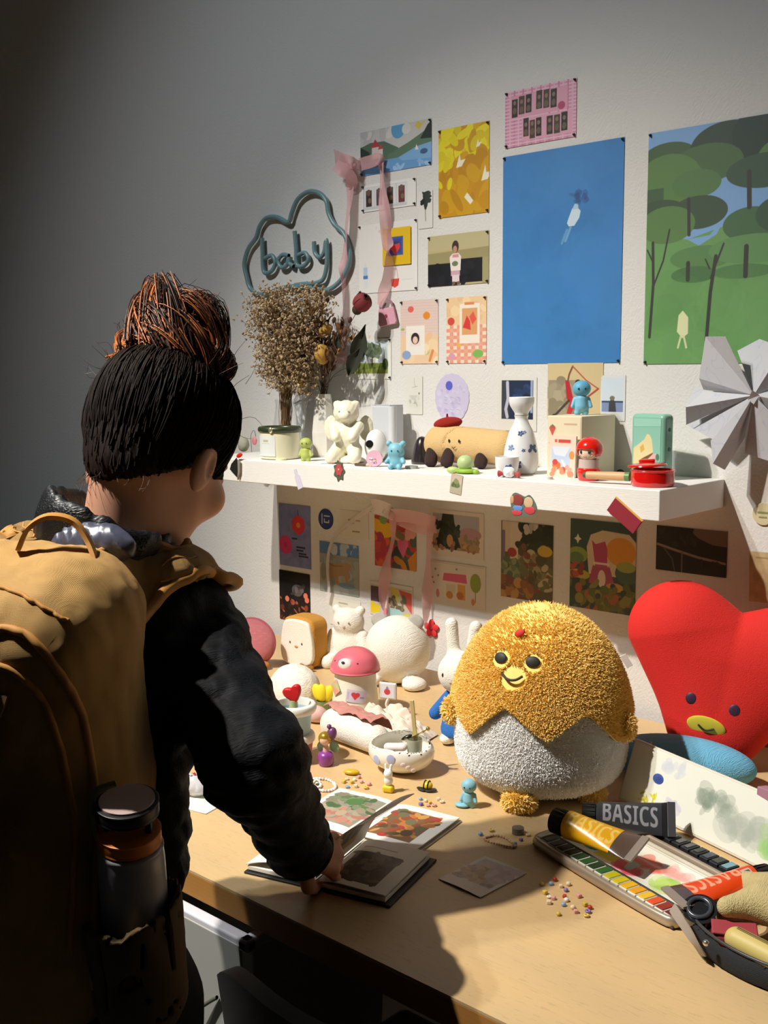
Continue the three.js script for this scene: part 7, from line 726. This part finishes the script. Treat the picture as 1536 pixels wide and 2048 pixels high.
// ---------------------------------------------------------------- the visitor
{
  const Hc = [-1.1555, 1.372, 1.148], hf = [-0.2435, -0.6157, -0.7494], hr = [0.9511, 0, -0.309], hu = [-0.1903, 0.788, -0.5856];
  const hl = (x, y, z) => { const a = (x - Hc[0]) / 1.05, b = (y - Hc[1]) / 1.05, c = (z - Hc[2]) / 1.05; return [a * hr[0] + b * hr[1] + c * hr[2], a * hu[0] + b * hu[1] + c * hu[2], a * hf[0] + b * hf[1] + c * hf[2]]; };
  const hw = (x, y, z) => [0, 1, 2].map((i) => Hc[i] + 1.05 * (x * hr[i] + y * hu[i] + z * hf[i]));
  const C7 = [-1.145, 1.2789, 1.2612], yy = 22 * Math.PI / 180, bf = [-Math.sin(yy), 0, -Math.cos(yy)], br = [Math.cos(yy), 0, -Math.sin(yy)];
  const B = (x, y, z) => [C7[0] + 1.05 * (x * br[0] + z * bf[0]), C7[1] + 1.05 * y, C7[2] + 1.05 * (x * br[2] + z * bf[2])];
  const Rs = [-1.1005, 1.1344, 1.1541], El = [-.9114, 1.0271, 1.218], Wr = [-1.0135, .8365, 1.0529], Ls = [-1.2149, 1.2133, 1.3009], LE = B(-0.1, -0.3, -0.06), LW = B(-0.1, -0.5, -0.03);
  const root = thing('person', 'person in dark jacket with high hair bun, back turned, leafing through an album', 'person', [C7[0], 0, C7[2]]);
  const O = [-C7[0], 0, -C7[2]], put = (name, g, m, parent = root) => part(name, g.translate(...(parent === root ? O : [0, 0, 0])), m, parent);
  const skin = M(0xc99478, 0.55, { sheen: 0.2, sheenColor: new THREE.Color(0xd98a70) });
  // head and neck
  const fHead = (X, Y, Z, ears = true) => { const [x0, y, z] = hl(X, Y, Z), x = Math.abs(x0);
    let d = dEll(x, y, z, [0, 0.026, -0.014], [0.074, 0.081, 0.092]); d = smin(d, dEll(x, y, z, [0, -0.045, 0.03], [0.056, 0.07, 0.058]), 0.03); d = smin(d, dSph(x, y, z, [0, -0.098, 0.064], 0.02), 0.03); d = smin(d, dSph(x, y, z, [0.036, -0.03, 0.066], 0.024), 0.02);
    d = smax(d, -dSph(x, y, z, [0.031, 0.004, 0.1], 0.018), 0.012); d = smin(d, dSph(x, y, z, [0.031, 0.003, 0.074], 0.0125), 0.003); d = smin(d, dCap(x, y, z, [0, 0.0, 0.083], [0, -0.036, 0.095], 0.007, 0.01), 0.01); d = smin(d, dCap(x, y, z, [0, 0.02, 0.079], [0.045, 0.018, 0.066], 0.007, 0.005), 0.01); d = smin(d, dCap(x, y, z, [0, -0.061, 0.08], [0.02, -0.063, 0.072], 0.006, 0.003), 0.006);
    let e = dEll(x, y - 0.35 * (z + 0.01), z, [0.076, -0.033, -0.012], [0.008, 0.033, 0.019]); e = smax(e, -dEll(x, y, z, [0.085, -0.028, -0.006], [0.008, 0.02, 0.01]), 0.004); if (ears) d = smin(d, e, 0.006);
    const nb = hw(0, -0.055, -0.04); d = smin(d, dCap(X, Y, Z, nb, B(0, -0.05, 0.045), 0.05, 0.056), 0.03); return d; };
  const parts = [nets(fHead, [Hc[0] - 0.17, Hc[1] - 0.2, Hc[2] - 0.17], [Hc[0] + 0.17, Hc[1] + 0.16, Hc[2] + 0.2], 0.0045)];
  // torso, arms and legs under the clothes
  const hipC = B(0, -0.5, -0.12), hip = (s) => B(s * 0.09, -0.52, -0.12), knee = (s) => [hipC[0] + s * 0.1 * br[0] - 0.02, 0.44, hipC[2] - 0.03 + s * 0.1 * br[2]], ank = (s) => [hipC[0] + s * 0.11 * br[0] - 0.01, 0.085, hipC[2] + 0.04 + s * 0.11 * br[2]];
  const fBody = (x, y, z) => { let d = dCap(x, y, z, B(0.01, -0.13, 0.0), B(0.01, -0.34, -0.055), 0.055, 0.055); d = smin(d, dCap(x, y, z, B(-0.05, -0.5, -0.11), B(0.05, -0.5, -0.11), 0.07), 0.03); d = smin(d, dCap(x, y, z, B(-0.06, -0.11, 0.01), B(0.08, -0.11, 0.03), 0.03), 0.03);
    for (const [a, b, c, r] of [[Rs, El, Wr, 0], [Ls, LE, LW, 0]]) { d = smin(d, dCap(x, y, z, a, b, 0.042, 0.034), 0.03); d = smin(d, dCap(x, y, z, b, c, 0.034, 0.023), 0.02); }
    for (const s of [-1, 1]) { d = smin(d, dCap(x, y, z, hip(s), knee(s), 0.078, 0.05), 0.03); d = smin(d, dCap(x, y, z, knee(s), ank(s), 0.05, 0.034), 0.02); d = smin(d, dCap(x, y, z, [ank(s)[0], 0.04, ank(s)[2]], [ank(s)[0] + bf[0] * 0.15, 0.03, ank(s)[2] + bf[2] * 0.15], 0.036, 0.028), 0.02); } return d; };
  parts.push(nets(fBody, [hipC[0] - 0.34, -0.005, hipC[2] - 0.4], [hipC[0] + 0.34, C7[1], hipC[2] + 0.2], 0.013));
  // hands: palm, four fingers with two bends, thumb
  const hand = (W, dir, nrm, side, curl, sc = 1) => { const d = v3(dir).normalize(), n = v3(nrm).addScaledVector(d, -v3(nrm).dot(d)).normalize(), s = d.clone().cross(n).multiplyScalar(side), w = v3(W), q = (a, b, c) => w.clone().addScaledVector(d, a * sc).addScaledVector(s, b * sc).addScaledVector(n, c * sc).toArray(), caps = [];
    for (const [b, l] of [[-0.024, 0.9], [-0.008, 1], [0.009, 0.95], [0.025, 0.75]]) { let p = [0.075 - Math.abs(b) * 0.2, b, 0], a = curl[0]; for (const [k, m, r0, r1] of [[0.036, 1, 0.0088, 0.0082], [0.025, 1.6, 0.0082, 0.0074], [0.02, 1.3, 0.0074, 0.0062]]) { const e = [p[0] + Math.cos(a) * k * l, p[1] + b * 0.1, p[2] - Math.sin(a) * k * l]; caps.push([q(...p), q(...e), r0 * sc, r1 * sc]); p = e; a += curl[1] * m; } }
    const th = [[0.02, -0.026, -0.008], [0.046, -0.048, -0.022], [0.07, -0.046, -0.036], [0.09, -0.036, -0.044]]; for (let i = 0; i < 3; i++) caps.push([q(...th[i]), q(...th[i + 1]), (0.013 - i * 0.002) * sc, (0.011 - i * 0.0018) * sc]);
    const pal = [[q(0.01, -0.012, 0), q(0.07, -0.02, 0.002), 0.017 * sc, 0.0125 * sc], [q(0.01, 0.0, 0), q(0.074, 0, 0.003), 0.018 * sc, 0.013 * sc], [q(0.01, 0.012, 0), q(0.066, 0.02, 0.001), 0.017 * sc, 0.012 * sc], [q(-0.05, 0, 0), q(0.015, 0, 0), 0.025 * sc, 0.021 * sc]];
    const f = (x, y, z) => { let v = 9; for (const c of pal) v = smin(v, dCap(x, y, z, ...c), 0.01); let u = 9; for (const c of caps) u = Math.min(u, smin(u, dCap(x, y, z, ...c), 0.002)); return smin(v, u, 0.006); };
    const c = q(0.05, -0.005, -0.02); return nets(f, c.map((k) => k - 0.115), c.map((k) => k + 0.115), 0.0032); };
  const K = [-1.0076, .802, .9904], hd = v3(K).sub(v3(Wr)).normalize();
  parts.push(hand(Wr, hd.toArray(), [0.75, 0.55, 0.35], -1, [0.55, 0.5], 0.92));
  parts.push(hand(LW, [bf[0] * 0.25, -0.95, bf[2] * 0.25], [-1, 0, 0.2], 1, [0.25, 0.25], 0.92));
  put('body', join(parts.map((g) => { g.deleteAttribute('color'); return g; })), skin);
  // hair
  const dark = M(0x170d08, 0.75, { specularIntensity: 0.3, sheen: 0.2, sheenColor: new THREE.Color(0x6a3a1c) }), copper = M(0xb8662a, 0.45, { sheen: 0.5, sheenColor: new THREE.Color(0xd88a3a) }), midHair = M(0x4a2712, 0.45, { sheen: 0.35, sheenColor: new THREE.Color(0xb06a2c) });
  const inHair = (x, y, z) => { const low = lerp(-0.026, -0.1, clamp((-z - 0.004) / 0.075)) + 0.5 * Math.max(0, z - 0.02) + 0.012 * Math.abs(x) / 0.07 * clamp((-z - 0.03) / 0.05); const front = 0.054 + 0.2 * y - z; return Math.min(y - low, front); };
  const fHair = (X, Y, Z) => { const [x0, y, z] = hl(X, Y, Z), x = Math.abs(x0), b = inHair(x, y, z) + 0.005 * noise(x0 * 80, y * 30, z * 80), t = 0.0025 + 0.013 * Math.pow(clamp(b / 0.055), 0.7); let d = smax(fHead(X, Y, Z, false) - t, -b, 0.004); d = smax(d, -dEll(x, y, z, [0.084, -0.034, -0.004], [0.016, 0.036, 0.024]), 0.006); return d + 0.0006 * Math.sin(Math.atan2(x0, z + 0.02) * 60 + y * 30); };
  const hair = put('hair', nets(fHair, [Hc[0] - 0.15, Hc[1] - 0.17, Hc[2] - 0.15], [Hc[0] + 0.15, Hc[1] + 0.16, Hc[2] + 0.18], 0.0045), dark);
  const r = rng(404), bunL = [-0.006, 0.102, -0.052], toO = (p) => V(p[0] + O[0], p[1], p[2] + O[2]);
  const locks = [], frizz = [];
  const snap = (p, fn, off) => { for (let i = 0; i < 4; i++) { const e = 0.003, d = fn(p.x, p.y, p.z), g = V(fn(p.x + e, p.y, p.z) - d, fn(p.x, p.y + e, p.z) - d, fn(p.x, p.y, p.z + e) - d).normalize(); p.addScaledVector(g, clamp(off - d, -0.02, 0.02)); } return p; };
  for (let i = 0; i < 1000; i++) {       // strands combed up from the hairline to the bun, lying on the hair
    const a = r() * TAU, back = clamp((-Math.cos(a) + 0.2) / 0.9), y0 = lerp(Math.cos(a) > 0.6 ? 0.05 : -0.025, -0.088, back) + (r() < 0.5 ? r() * 0.02 : r() * 0.09), w1 = (r() - 0.5) * 0.014, w2 = r() * 6, lift = r() * 0.0022, pts = [];
    for (let k = 0; k <= 6; k++) { const t = k / 6, y = lerp(y0, 0.108, Math.sin(t * Math.PI / 2)), rr = Math.sqrt(clamp(1 - ((y - 0.03) / 0.12) ** 2, 0.15, 1)), x = Math.sin(a) * 0.084 * rr * lerp(1, 0.8, t) + w1 * Math.sin(t * 5 + w2), z = lerp(-0.022, -0.045, t) + Math.cos(a) * 0.1 * rr * lerp(1, 0.75, t) + w1 * 0.5 * Math.cos(t * 4 + w2); pts.push(snap(v3(hw(x, y, z)), fHair, 0.0004 + lift).add(v3(O))); }
    locks.push(taper(pts, 0.0012, 0.0007, 12, 4));
  }
  part('combed_strands', join(locks), dark, hair);
  const bunParts = [[], [], []];
  const bundle = (path, n, spread, pick, rad) => { for (let j = 0; j < n; j++) { const list = bunParts[pick()]; const o = V(r() - 0.5, r() - 0.5, r() - 0.5).multiplyScalar(spread), q = V(r() - 0.5, r() - 0.5, r() - 0.5).multiplyScalar(spread * 1.4), m = path.length - 1; list.push(taper(path.map((p, k) => { const t = k / m, e = lerp(0.8, 1, t); return p.clone().addScaledVector(o, e).addScaledVector(q, t * t); }), rad, rad * 0.5, 12, 4)); } };
  for (let i = 0; i < 64; i++) {         // locks swept up and wound round the bun
    const a = (i / 64) * TAU + (r() - 0.5) * 0.3, turn = 0.5 + r() * 2.2, q = 0.034 + r() * 0.015, h = 0.035 + r() * 0.08, path = []; for (let k = 0; k <= 7; k++) { const t = k / 7, b = a + t * turn, rad = q * (1.35 - 0.95 * t * t), up = Math.sin(t * Math.PI * 0.62) * h - 0.022; path.push(toO(hw(bunL[0] + Math.sin(b) * rad * 1.15, bunL[1] + up, bunL[2] + Math.cos(b) * rad - 0.2 * up))); }
    const s = Math.sin(a), c0 = s < 0.35 ? 0.62 : 0.25, c1 = s < 0.35 ? 0.9 : 0.6; bundle(path, 20, 0.015, () => { const k = r(); return k < c0 ? 0 : k < c1 ? 1 : 2; }, 0.001);  // copper ends, denser on the lamp side: warm light put into lock colour
  }
  for (let i = 0; i < 16; i++) { const path = [], z0 = -0.06 + i / 16 * 0.045; for (let k = 0; k <= 7; k++) { const b = 2.6 + k / 7 * 4.4 + i; path.push(toO(hw(0.05 + Math.cos(b) * 0.02, 0.108 + Math.sin(b) * 0.02, z0))); } bundle(path, 14, 0.009, () => (r() < 0.2 ? 0 : r() < 0.5 ? 1 : 2), 0.001); }
  for (let i = 0; i < 9; i++) { const path = [], x0 = -0.012 + i * 0.004; for (let k = 0; k <= 7; k++) { const b = -0.4 + k / 7 * 3.6; path.push(toO(hw(x0 + Math.cos(b) * 0.004, 0.138 + Math.sin(b) * 0.034, -0.062 + Math.cos(b) * 0.022))); } bundle(path, 14, 0.009, () => (r() < 0.15 ? 1 : 2), 0.001); }
  const bun = part('bun', nets((X, Y, Z) => { const [x, y, z] = hl(X, Y, Z); let d = dEll(x, y, z, [bunL[0], bunL[1] + 0.016, bunL[2] - 0.012], [0.042, 0.052, 0.042]); d = smin(d, dEll(x, y, z, [0.0, 0.1, -0.05], [0.062, 0.03, 0.055]), 0.02); return d + 0.003 * noise(x * 60, y * 60, z * 60); }, [Hc[0] - 0.14, Hc[1] + 0.02, Hc[2] - 0.14], [Hc[0] + 0.14, Hc[1] + 0.28, Hc[2] + 0.14], 0.005).translate(...O), M(0x3c1e0d, 0.95, { specularIntensity: 0.2 }), hair);
  part('copper_locks', join(bunParts[0]), copper, bun); part('brown_locks', join(bunParts[1]), midHair, bun); part('dark_locks', join(bunParts[2]), dark, bun);
  for (let i = 0; i < 150; i++) { const a = 1.2 + r() * 3.9, top = r() < 0.7, b = top ? [bunL[0] + (r() - 0.5) * 0.09, bunL[1] + r() * 0.06, bunL[2] + (r() - 0.5) * 0.07] : [Math.sin(a) * 0.08, 0.03 + r() * 0.08, -0.022 + Math.cos(a) * 0.09], o = V(b[0] - bunL[0] * 0, b[1] - 0.03, b[2] + 0.022).normalize(), p1 = [b[0] + o.x * 0.016 + (r() - 0.5) * 0.02, b[1] + o.y * 0.016 + (r() - 0.5) * 0.02, b[2] + o.z * 0.016], p2 = [p1[0] + o.x * 0.014 + (r() - 0.5) * 0.03, p1[1] + o.y * 0.012 + (r() - 0.5) * 0.03, p1[2] + o.z * 0.012]; frizz.push(taper([b, p1, p2].map((p) => toO(hw(...p))), 0.00045, 0.00025, 6, 3)); }
  for (let i = 0; i < 16; i++) { const x = (r() - 0.5) * 0.1, b = [x, -0.072 - r() * 0.014, -0.085 + Math.abs(x) * 0.5], p1 = [x + (r() - 0.5) * 0.02, -0.088 - r() * 0.008, -0.08 + Math.abs(x) * 0.5 - r() * 0.008], p2 = [p1[0] + (r() - 0.5) * 0.02, -0.096 - r() * 0.01, p1[2] - 0.002]; frizz.push(taper([b, p1, p2].map((p) => toO(hw(...p))), 0.0006, 0.0003, 6, 3)); }
  part('loose_hairs', join(frizz), midHair, hair).userData.kind = 'stuff';
  for (const s of [-1, 1]) { const p = toO(hw(s * 0.031, 0.003, 0.0845)); part('eye', sph(0.0075, 0.0055, 0.005, 14), M(0x2a1c16, 0.3), root, p.toArray()); }
  // jacket
  const navy = M(0x0d0f14, 0.65, { specularIntensity: 0.26, sheen: 0.05, sheenColor: new THREE.Color(0x3a4458), bumpMap: fuzzBump, bumpScale: 0.0008 });
  const quilt = (x, y, z, k) => k * (Math.abs(Math.sin(y * 78 + 1.4 * noise(x * 8, y * 8, z * 8))) - 0.6) + 0.004 * noise(x * 26, y * 20, z * 26) + 0.003 * noise(x * 60, y * 36, z * 60);
  const wd = v3(Wr).sub(v3(El)).normalize();
  const fJacket = (x, y, z) => {
    let d = dCap(x, y, z, B(-0.02, -0.13, -0.005), B(-0.02, -0.36, -0.06), 0.08, 0.08); d = smin(d, dCap(x, y, z, B(0.04, -0.13, 0.02), B(0.035, -0.36, -0.05), 0.086, 0.082), 0.05); d = smin(d, dCap(x, y, z, B(-0.02, -0.36, -0.06), B(-0.03, -0.6, -0.12), 0.08, 0.1), 0.05); d = smin(d, dCap(x, y, z, B(0.035, -0.36, -0.05), B(0.055, -0.6, -0.12), 0.082, 0.1), 0.05);
    d = smin(d, dCap(x, y, z, B(0.02, -0.04, 0.035), Rs, 0.05, 0.066), 0.045); d = smin(d, dCap(x, y, z, B(-0.03, -0.06, 0.02), Ls, 0.045, 0.05), 0.045); d = smax(d, -(y - (B(0, -0.65, 0)[1])), 0.01);
    let a = dCap(x, y, z, Rs, El, 0.066, 0.054); a = smin(a, dCap(x, y, z, El, Wr, 0.055, 0.044), 0.04); a = smax(a, (x - Wr[0]) * wd.x + (y - Wr[1]) * wd.y + (z - Wr[2]) * wd.z - 0.012, 0.006);
    let b = dCap(x, y, z, Ls, LE, 0.05, 0.048); b = smin(b, dCap(x, y, z, LE, LW, 0.052, 0.042), 0.03); b = smax(b, LW[1] - y - 0.03, 0.006);
    d = smin(d, smin(a, b, 0.01), 0.014); return d - quilt(x, y, z, 0.006) ; };
  const jacket = put('jacket', nets(fJacket, [C7[0] - 0.42, C7[1] - 0.66, C7[2] - 0.42], [C7[0] + 0.34, C7[1] + 0.06, C7[2] + 0.24], 0.0095), navy);
  part('cuff', at(new THREE.TorusGeometry(0.037, 0.008, 10, 36), 0, 0, 0).applyQuaternion(new THREE.Quaternion().setFromUnitVectors(V(0, 0, 1), wd)).translate(Wr[0] + wd.x * 0.008 + O[0], Wr[1] + wd.y * 0.008, Wr[2] + wd.z * 0.008 + O[2]), navy, jacket);
  // collar: a puffy ring round the neck with a paler grey-blue fold below it
  const nc = [-1.152, 1.263, 1.2596], nd = V(0.25, 0.88, -0.35).normalize(), na = V(1, 0, 0).addScaledVector(nd, -nd.x).normalize(), nb = nd.clone().cross(na);
  const fCollar = (x, y, z) => { const p = V(x - nc[0], y - nc[1], z - nc[2]), h = p.dot(nd), u = p.dot(na) / 1.05, w = p.dot(nb), q = Math.hypot(u, w), an = Math.atan2(w, u); const R = 0.06 + 0.012 * h / 0.04; return Math.hypot(q - R, h * 0.42) - 0.018 - 0.004 * noise(an * 2.2, h * 22, 2) - 0.0022 * noise(an * 5 + 2, h * 14, 5); };
  put('collar', nets(fCollar, nc.map((k) => k - 0.14), nc.map((k) => k + 0.14), 0.005), M(0x0d0f14, 0.42, { bumpMap: fuzzBump, bumpScale: 0.001 }));
  const hc = [-1.0758, 1.2738, 1.3233]; put('hood_fold', nets((x, y, z) => { const p = V(x - hc[0], y - hc[1], z - hc[2]), u = p.dot(v3(br)), h = p.y, w = p.dot(v3(bf)); return dEll(u, h, w, [0, 0, 0.02], [0.06, 0.026, 0.022]) + 0.008 * Math.abs(noise(u * 45 + h * 30 + 3, h * 9, w * 9)) + 0.0012 * noise(x * 90, y * 40, z * 90); }, hc.map((k) => k - 0.1), hc.map((k) => k + 0.1), 0.0045), M(0x4a4d5e, 0.32, { clearcoat: 0.3 }));
  put('drawcord', join([tube([[-1.1274, 1.2702, 1.1823], [-1.1189, 1.246, 1.1684], [-1.1113, 1.2272, 1.1534], [-1.1038, 1.2161, 1.1435]], 0.0055, false, 24, 8), at(sph(0.009, 0.007, 0.007, 12), ...[-1.1021, 1.2148, 1.1417])]), M(0x0d0f14, 0.5));
  // trousers and shoes
  const fTr = (x, y, z) => { let d = dCap(x, y, z, B(-0.06, -0.52, -0.12), B(0.06, -0.52, -0.12), 0.108); for (const s of [-1, 1]) { d = smin(d, dCap(x, y, z, hip(s), knee(s), 0.092, 0.066), 0.03); d = smin(d, dCap(x, y, z, knee(s), ank(s), 0.066, 0.056), 0.02); } d = smax(d, 0.075 - y, 0.006); return d - 0.003 * noise(x * 24, y * 18, z * 24); };
  put('trousers', nets(fTr, [hipC[0] - 0.26, 0.05, hipC[2] - 0.26], [hipC[0] + 0.26, hipC[1] + 0.16, hipC[2] + 0.26], 0.012), M(0x0c0c0f, 0.9));
  for (const s of [-1, 1]) { const k = ank(s); put('shoe', nets((x, y, z) => { let d = dCap(x, y, z, [k[0] - bf[0] * 0.04, 0.05, k[2] - bf[2] * 0.04], [k[0] + bf[0] * 0.16, 0.036, k[2] + bf[2] * 0.16], 0.05, 0.042); d = smin(d, dCap(x, y, z, k, [k[0], 0.05, k[2]], 0.05), 0.03); return smax(d, 0.002 - y, 0.008); }, [k[0] - 0.2, -0.006, k[2] - 0.28], [k[0] + 0.16, 0.15, k[2] + 0.14], 0.01), M(0x1c1b1c, 0.7)); }

  // ---------------------------------------------------------------- backpack
  const tan = M(0xb28b50, 0.85, { bumpMap: rep(weaveTex, 40), bumpScale: 0.0003 }), trim = M(0xb9833c, 0.7), darkTan = M(0x5a4526, 0.85), inner = M(0x1d1813, 0.9);
  const tu = V(0.2, 1, 0.08).normalize(), py2 = 38 * Math.PI / 180, bx = V(Math.cos(py2), 0, -Math.sin(py2)), bz = bx.clone().cross(tu).normalize(), by = bz.clone().cross(bx);
  const bp = thing('backpack', 'tan canvas backpack with a top handle and brown piping worn by the visitor', 'backpack', B(0.018, -0.272, -0.158)); bp.scale.setScalar(1.05); bp.quaternion.setFromRotationMatrix(new THREE.Matrix4().makeBasis(bx, by, bz));
  const fP = (x, y, z) => { const k = 1 + 0.02 * clamp(-y / 0.26, -1, 1); let d = dBox(x / k, y, z, [0, 0, -0.02], [0.116, 0.272, 0.104], 0.072); d = smin(d, dEll(x, y, z, [0.075, 0.2, -0.03], [0.05, 0.06, 0.055]), 0.03); d = smin(d, dEll(x, y, z, [0, -0.12, 0.075], [0.105, 0.16, 0.055]), 0.025); d += 0.006 * noise(x * 9, y * 8, z * 9) + 0.0055 * noise(x * 22, y * 13, z * 22) + 0.002 * noise(x * 60, y * 34, z * 60); return d * 0.9; };
  part('pack_body', nets(fP, [-0.19, -0.31, -0.16], [0.19, 0.31, 0.16], 0.0085), tan, bp);
  const sk = (x, y, o = 0.001) => { let z = 0.16; while (z > -0.05 && fP(x, y, z) > 0) z -= 0.002; return V(x, y, z + o); };
  const along = (pts, n = 40) => { const c = new THREE.SplineCurve(pts.map((p) => new THREE.Vector2(p[0], p[1]))); return c.getPoints(n).map((p) => sk(p.x, p.y)); };
  const pipe = (name, pts, rr, m) => part(name, tube(along(pts), rr, false, 80, 8), m, bp);
  pipe('piping', [[-0.1, 0.23], [-0.06, 0.242], [-0.03, 0.238], [0, 0.232], [0.03, 0.236], [0.055, 0.228], [0.075, 0.2], [0.088, 0.16], [0.094, 0.09], [0.092, -0.02], [0.086, -0.14]], 0.0042, trim); pipe('piping', [[-0.1, 0.203], [-0.05, 0.213], [0, 0.206], [0.035, 0.198], [0.058, 0.168], [0.07, 0.118], [0.076, 0.028], [0.07, -0.092]], 0.0036, trim);
  pipe('zip', [[-0.09, 0.19], [-0.045, 0.194], [-0.012, 0.186], [0.012, 0.172]], 0.0028, inner); pipe('seam', [[-0.1, 0.257], [-0.04, 0.265], [0.04, 0.261], [0.085, 0.24]], 0.0022, trim);
  // sagging open pocket
  part('pocket_flap', sheetGrid(16, 16, (u, v) => { const y = lerp(-0.03, 0.175, v), p = sk(lerp(-0.105, 0.03 - 0.09 * (1 - v), u), y, 0.005); p.z += 0.034 * u * u * Math.sin(Math.min(1, v * 1.1) * Math.PI); return p; }, 0.003), M(0xa88450, 0.85, { bumpMap: rep(weaveTex, 40), bumpScale: 0.0003 }), bp);
  bp.updateMatrixWorld(true); const toL = (p) => bp.worldToLocal(v3(p));
  part('top_handle', ribbon([[-1.0455, 1.2842, 1.4241], [-1.0423, 1.3077, 1.4113], [-1.0417, 1.3176, 1.3874], [-1.0286, 1.3117, 1.3671], [-1.0129, 1.2885, 1.3578], [-.9962, 1.2616, 1.3605], [-1.0011, 1.2532, 1.3596]].map(toL), 0.017, [0.25, 0.1, 1], 50, 0.0045), trim, bp);
  const strapOver = (ins, outs) => {
    const inE = curve(ins.map(toL)), outE = curve(outs.map(toL));
    const drape = (u, v) => { const p = inE.getPoint(v).lerp(outE.getPoint(v), u), k = clamp((v - 0.15) / 0.25), w = bp.localToWorld(p.clone()); for (let i = 0; i < 6; i++) { const e = 0.004, d = fJacket(w.x, w.y, w.z), g = V(fJacket(w.x + e, w.y, w.z) - d, fJacket(w.x, w.y + e, w.z) - d, fJacket(w.x, w.y, w.z + e) - d).normalize(); w.addScaledVector(g, 0.015 - d); } return p.lerp(bp.worldToLocal(w), k); };
    const edge = (u) => [...Array(22)].map((_, i) => drape(u, i / 21)), s = part('shoulder_strap', sheetGrid(10, 40, drape, 0.01), tan, bp); part('strap_piping', tube(edge(1), 0.0075, false, 60, 8), trim, s); part('strap_piping', tube(edge(0), 0.005, false, 60, 8), trim, s);
    for (const u of [0.25, 0.5, 0.75]) part('strap_stitching', tube(edge(u).slice(8).map((p) => p.clone().add(V(0, 0.0045, 0.0035))), 0.0012, false, 50, 5), trim, s); };
  strapOver([[-1.0165, 1.2663, 1.38], [-1.0864, 1.2661, 1.2514], [-1.0899, 1.2468, 1.1902], [-1.1179, 1.2209, 1.147], [-1.1643, 1.1654, 1.1014]], [[-.9554, 1.1678, 1.3844], [-1.0284, 1.1932, 1.2792], [-1.0603, 1.2064, 1.2088], [-1.0725, 1.2016, 1.1559], [-1.1083, 1.1629, 1.1104]]);
  strapOver([[-1.0239, 1.262, 1.3938], [-1.1107, 1.2774, 1.3484], [-1.188, 1.2866, 1.3101], [-1.2432, 1.2847, 1.2791], [-1.3134, 1.2605, 1.2376]], [[-1.0676, 1.268, 1.4722], [-1.1708, 1.2822, 1.4132], [-1.2482, 1.2975, 1.374], [-1.3038, 1.2929, 1.3445], [-1.3743, 1.2691, 1.3029]]);
  part('bottle_pocket', nets((x, y, z) => { let d = dCap(x, y, z, [0, -0.06, 0], [0, 0.06, 0], 0.048, 0.05); d = smax(d, -dCap(x, y, z, [0, -0.05, 0], [0, 0.1, 0], 0.043, 0.045), 0.003); return smax(d, y - 0.05 - 0.25 * x, 0.004) - 0.002 * noise(x * 40, y * 30, z * 40); }, [-0.06, -0.12, -0.06], [0.06, 0.09, 0.06], 0.0055), darkTan, bp, [0.125, -0.105, 0.085]);
  // bottle in the side pocket
  const w2 = (x, y, z) => bp.localToWorld(V(x, y, z)); bp.updateMatrixWorld(true);
  const bo = thing('water_bottle', 'large grey insulated bottle with a black and orange loop lid in the backpack side pocket', 'bottle', w2(0.125, -0.155, 0.085).toArray()); bo.quaternion.copy(bp.quaternion); bo.rotateZ(-0.03); bo.scale.setScalar(0.9);
  part('bottle_body', smoothLathe([[0.001, 0.02], [0.034, 0.02], [0.038, 0.026], [0.0385, 0.06], [0.0385, 0.15], [0.0375, 0.185], [0.034, 0.197], [0.001, 0.198]], 44, 50), M(0x9a98a0, 0.4, { metalness: 0.15, clearcoat: 0.2 }), bo);
  part('orange_collar', smoothLathe([[0.001, 0.198], [0.033, 0.198], [0.0355, 0.202], [0.0355, 0.212], [0.033, 0.2155], [0.001, 0.216]], 44, 36), M(0xd9791f, 0.4), bo); for (const k of [-1, 1]) part('lid_post', at(rbox(0.008, 0.03, 0.014, 0.003), k * 0.024, 0.229, 0), M(0x17161a, 0.4), bo);
  part('lid_cap', smoothLathe([[0.001, 0.236], [0.032, 0.236], [0.035, 0.24], [0.035, 0.25], [0.033, 0.2535], [0.001, 0.254]], 44, 36), M(0x1c1a20, 0.4), bo); part('lid_disc', cyl(0.031, 0.031, 0.002, 40), M(0xcbb4b0, 0.4), bo, [0, 0.2548, 0]); part('carry_loop', tube([[-0.034, 0.205, 0.006], [-0.04, 0.232, 0.004], [-0.036, 0.262, 0], [-0.014, 0.272, -0.004]], 0.004, false, 24, 8), M(0x7d7f52, 0.4), bo);
}
{ // chair tucked under the table
  const t = thing('chair', 'dark brown chair with a low rounded back standing at the table front', 'chair', [-0.85, 0, 0.99]), m = M(0x1d1410, 0.55);
  part('backrest', at(sheetGrid(20, 10, (u, v) => { const x = (u - 0.5) * 0.42, h = 0.46 + v * (0.27 - 0.05 * Math.pow(Math.abs(u - 0.5) * 2, 4)); return V(x, h, 0.19 + 0.03 * v - 0.12 * (u - 0.5) ** 2 * 2); }, 0.022), 0, 0, 0), m, t);
  part('seat', rbox(0.42, 0.05, 0.4, 0.02, 4), m, t, [0, 0.445, 0]); for (const sx of [-1, 1]) for (const sz of [-1, 1]) part('leg', taper([[sx * 0.19, 0, sz * 0.18], [sx * 0.175, 0.43, sz * 0.16]], 0.012, 0.018, 3, 10), M(0x2a1e18, 0.5), t);
}

renderer.render(scene, camera);
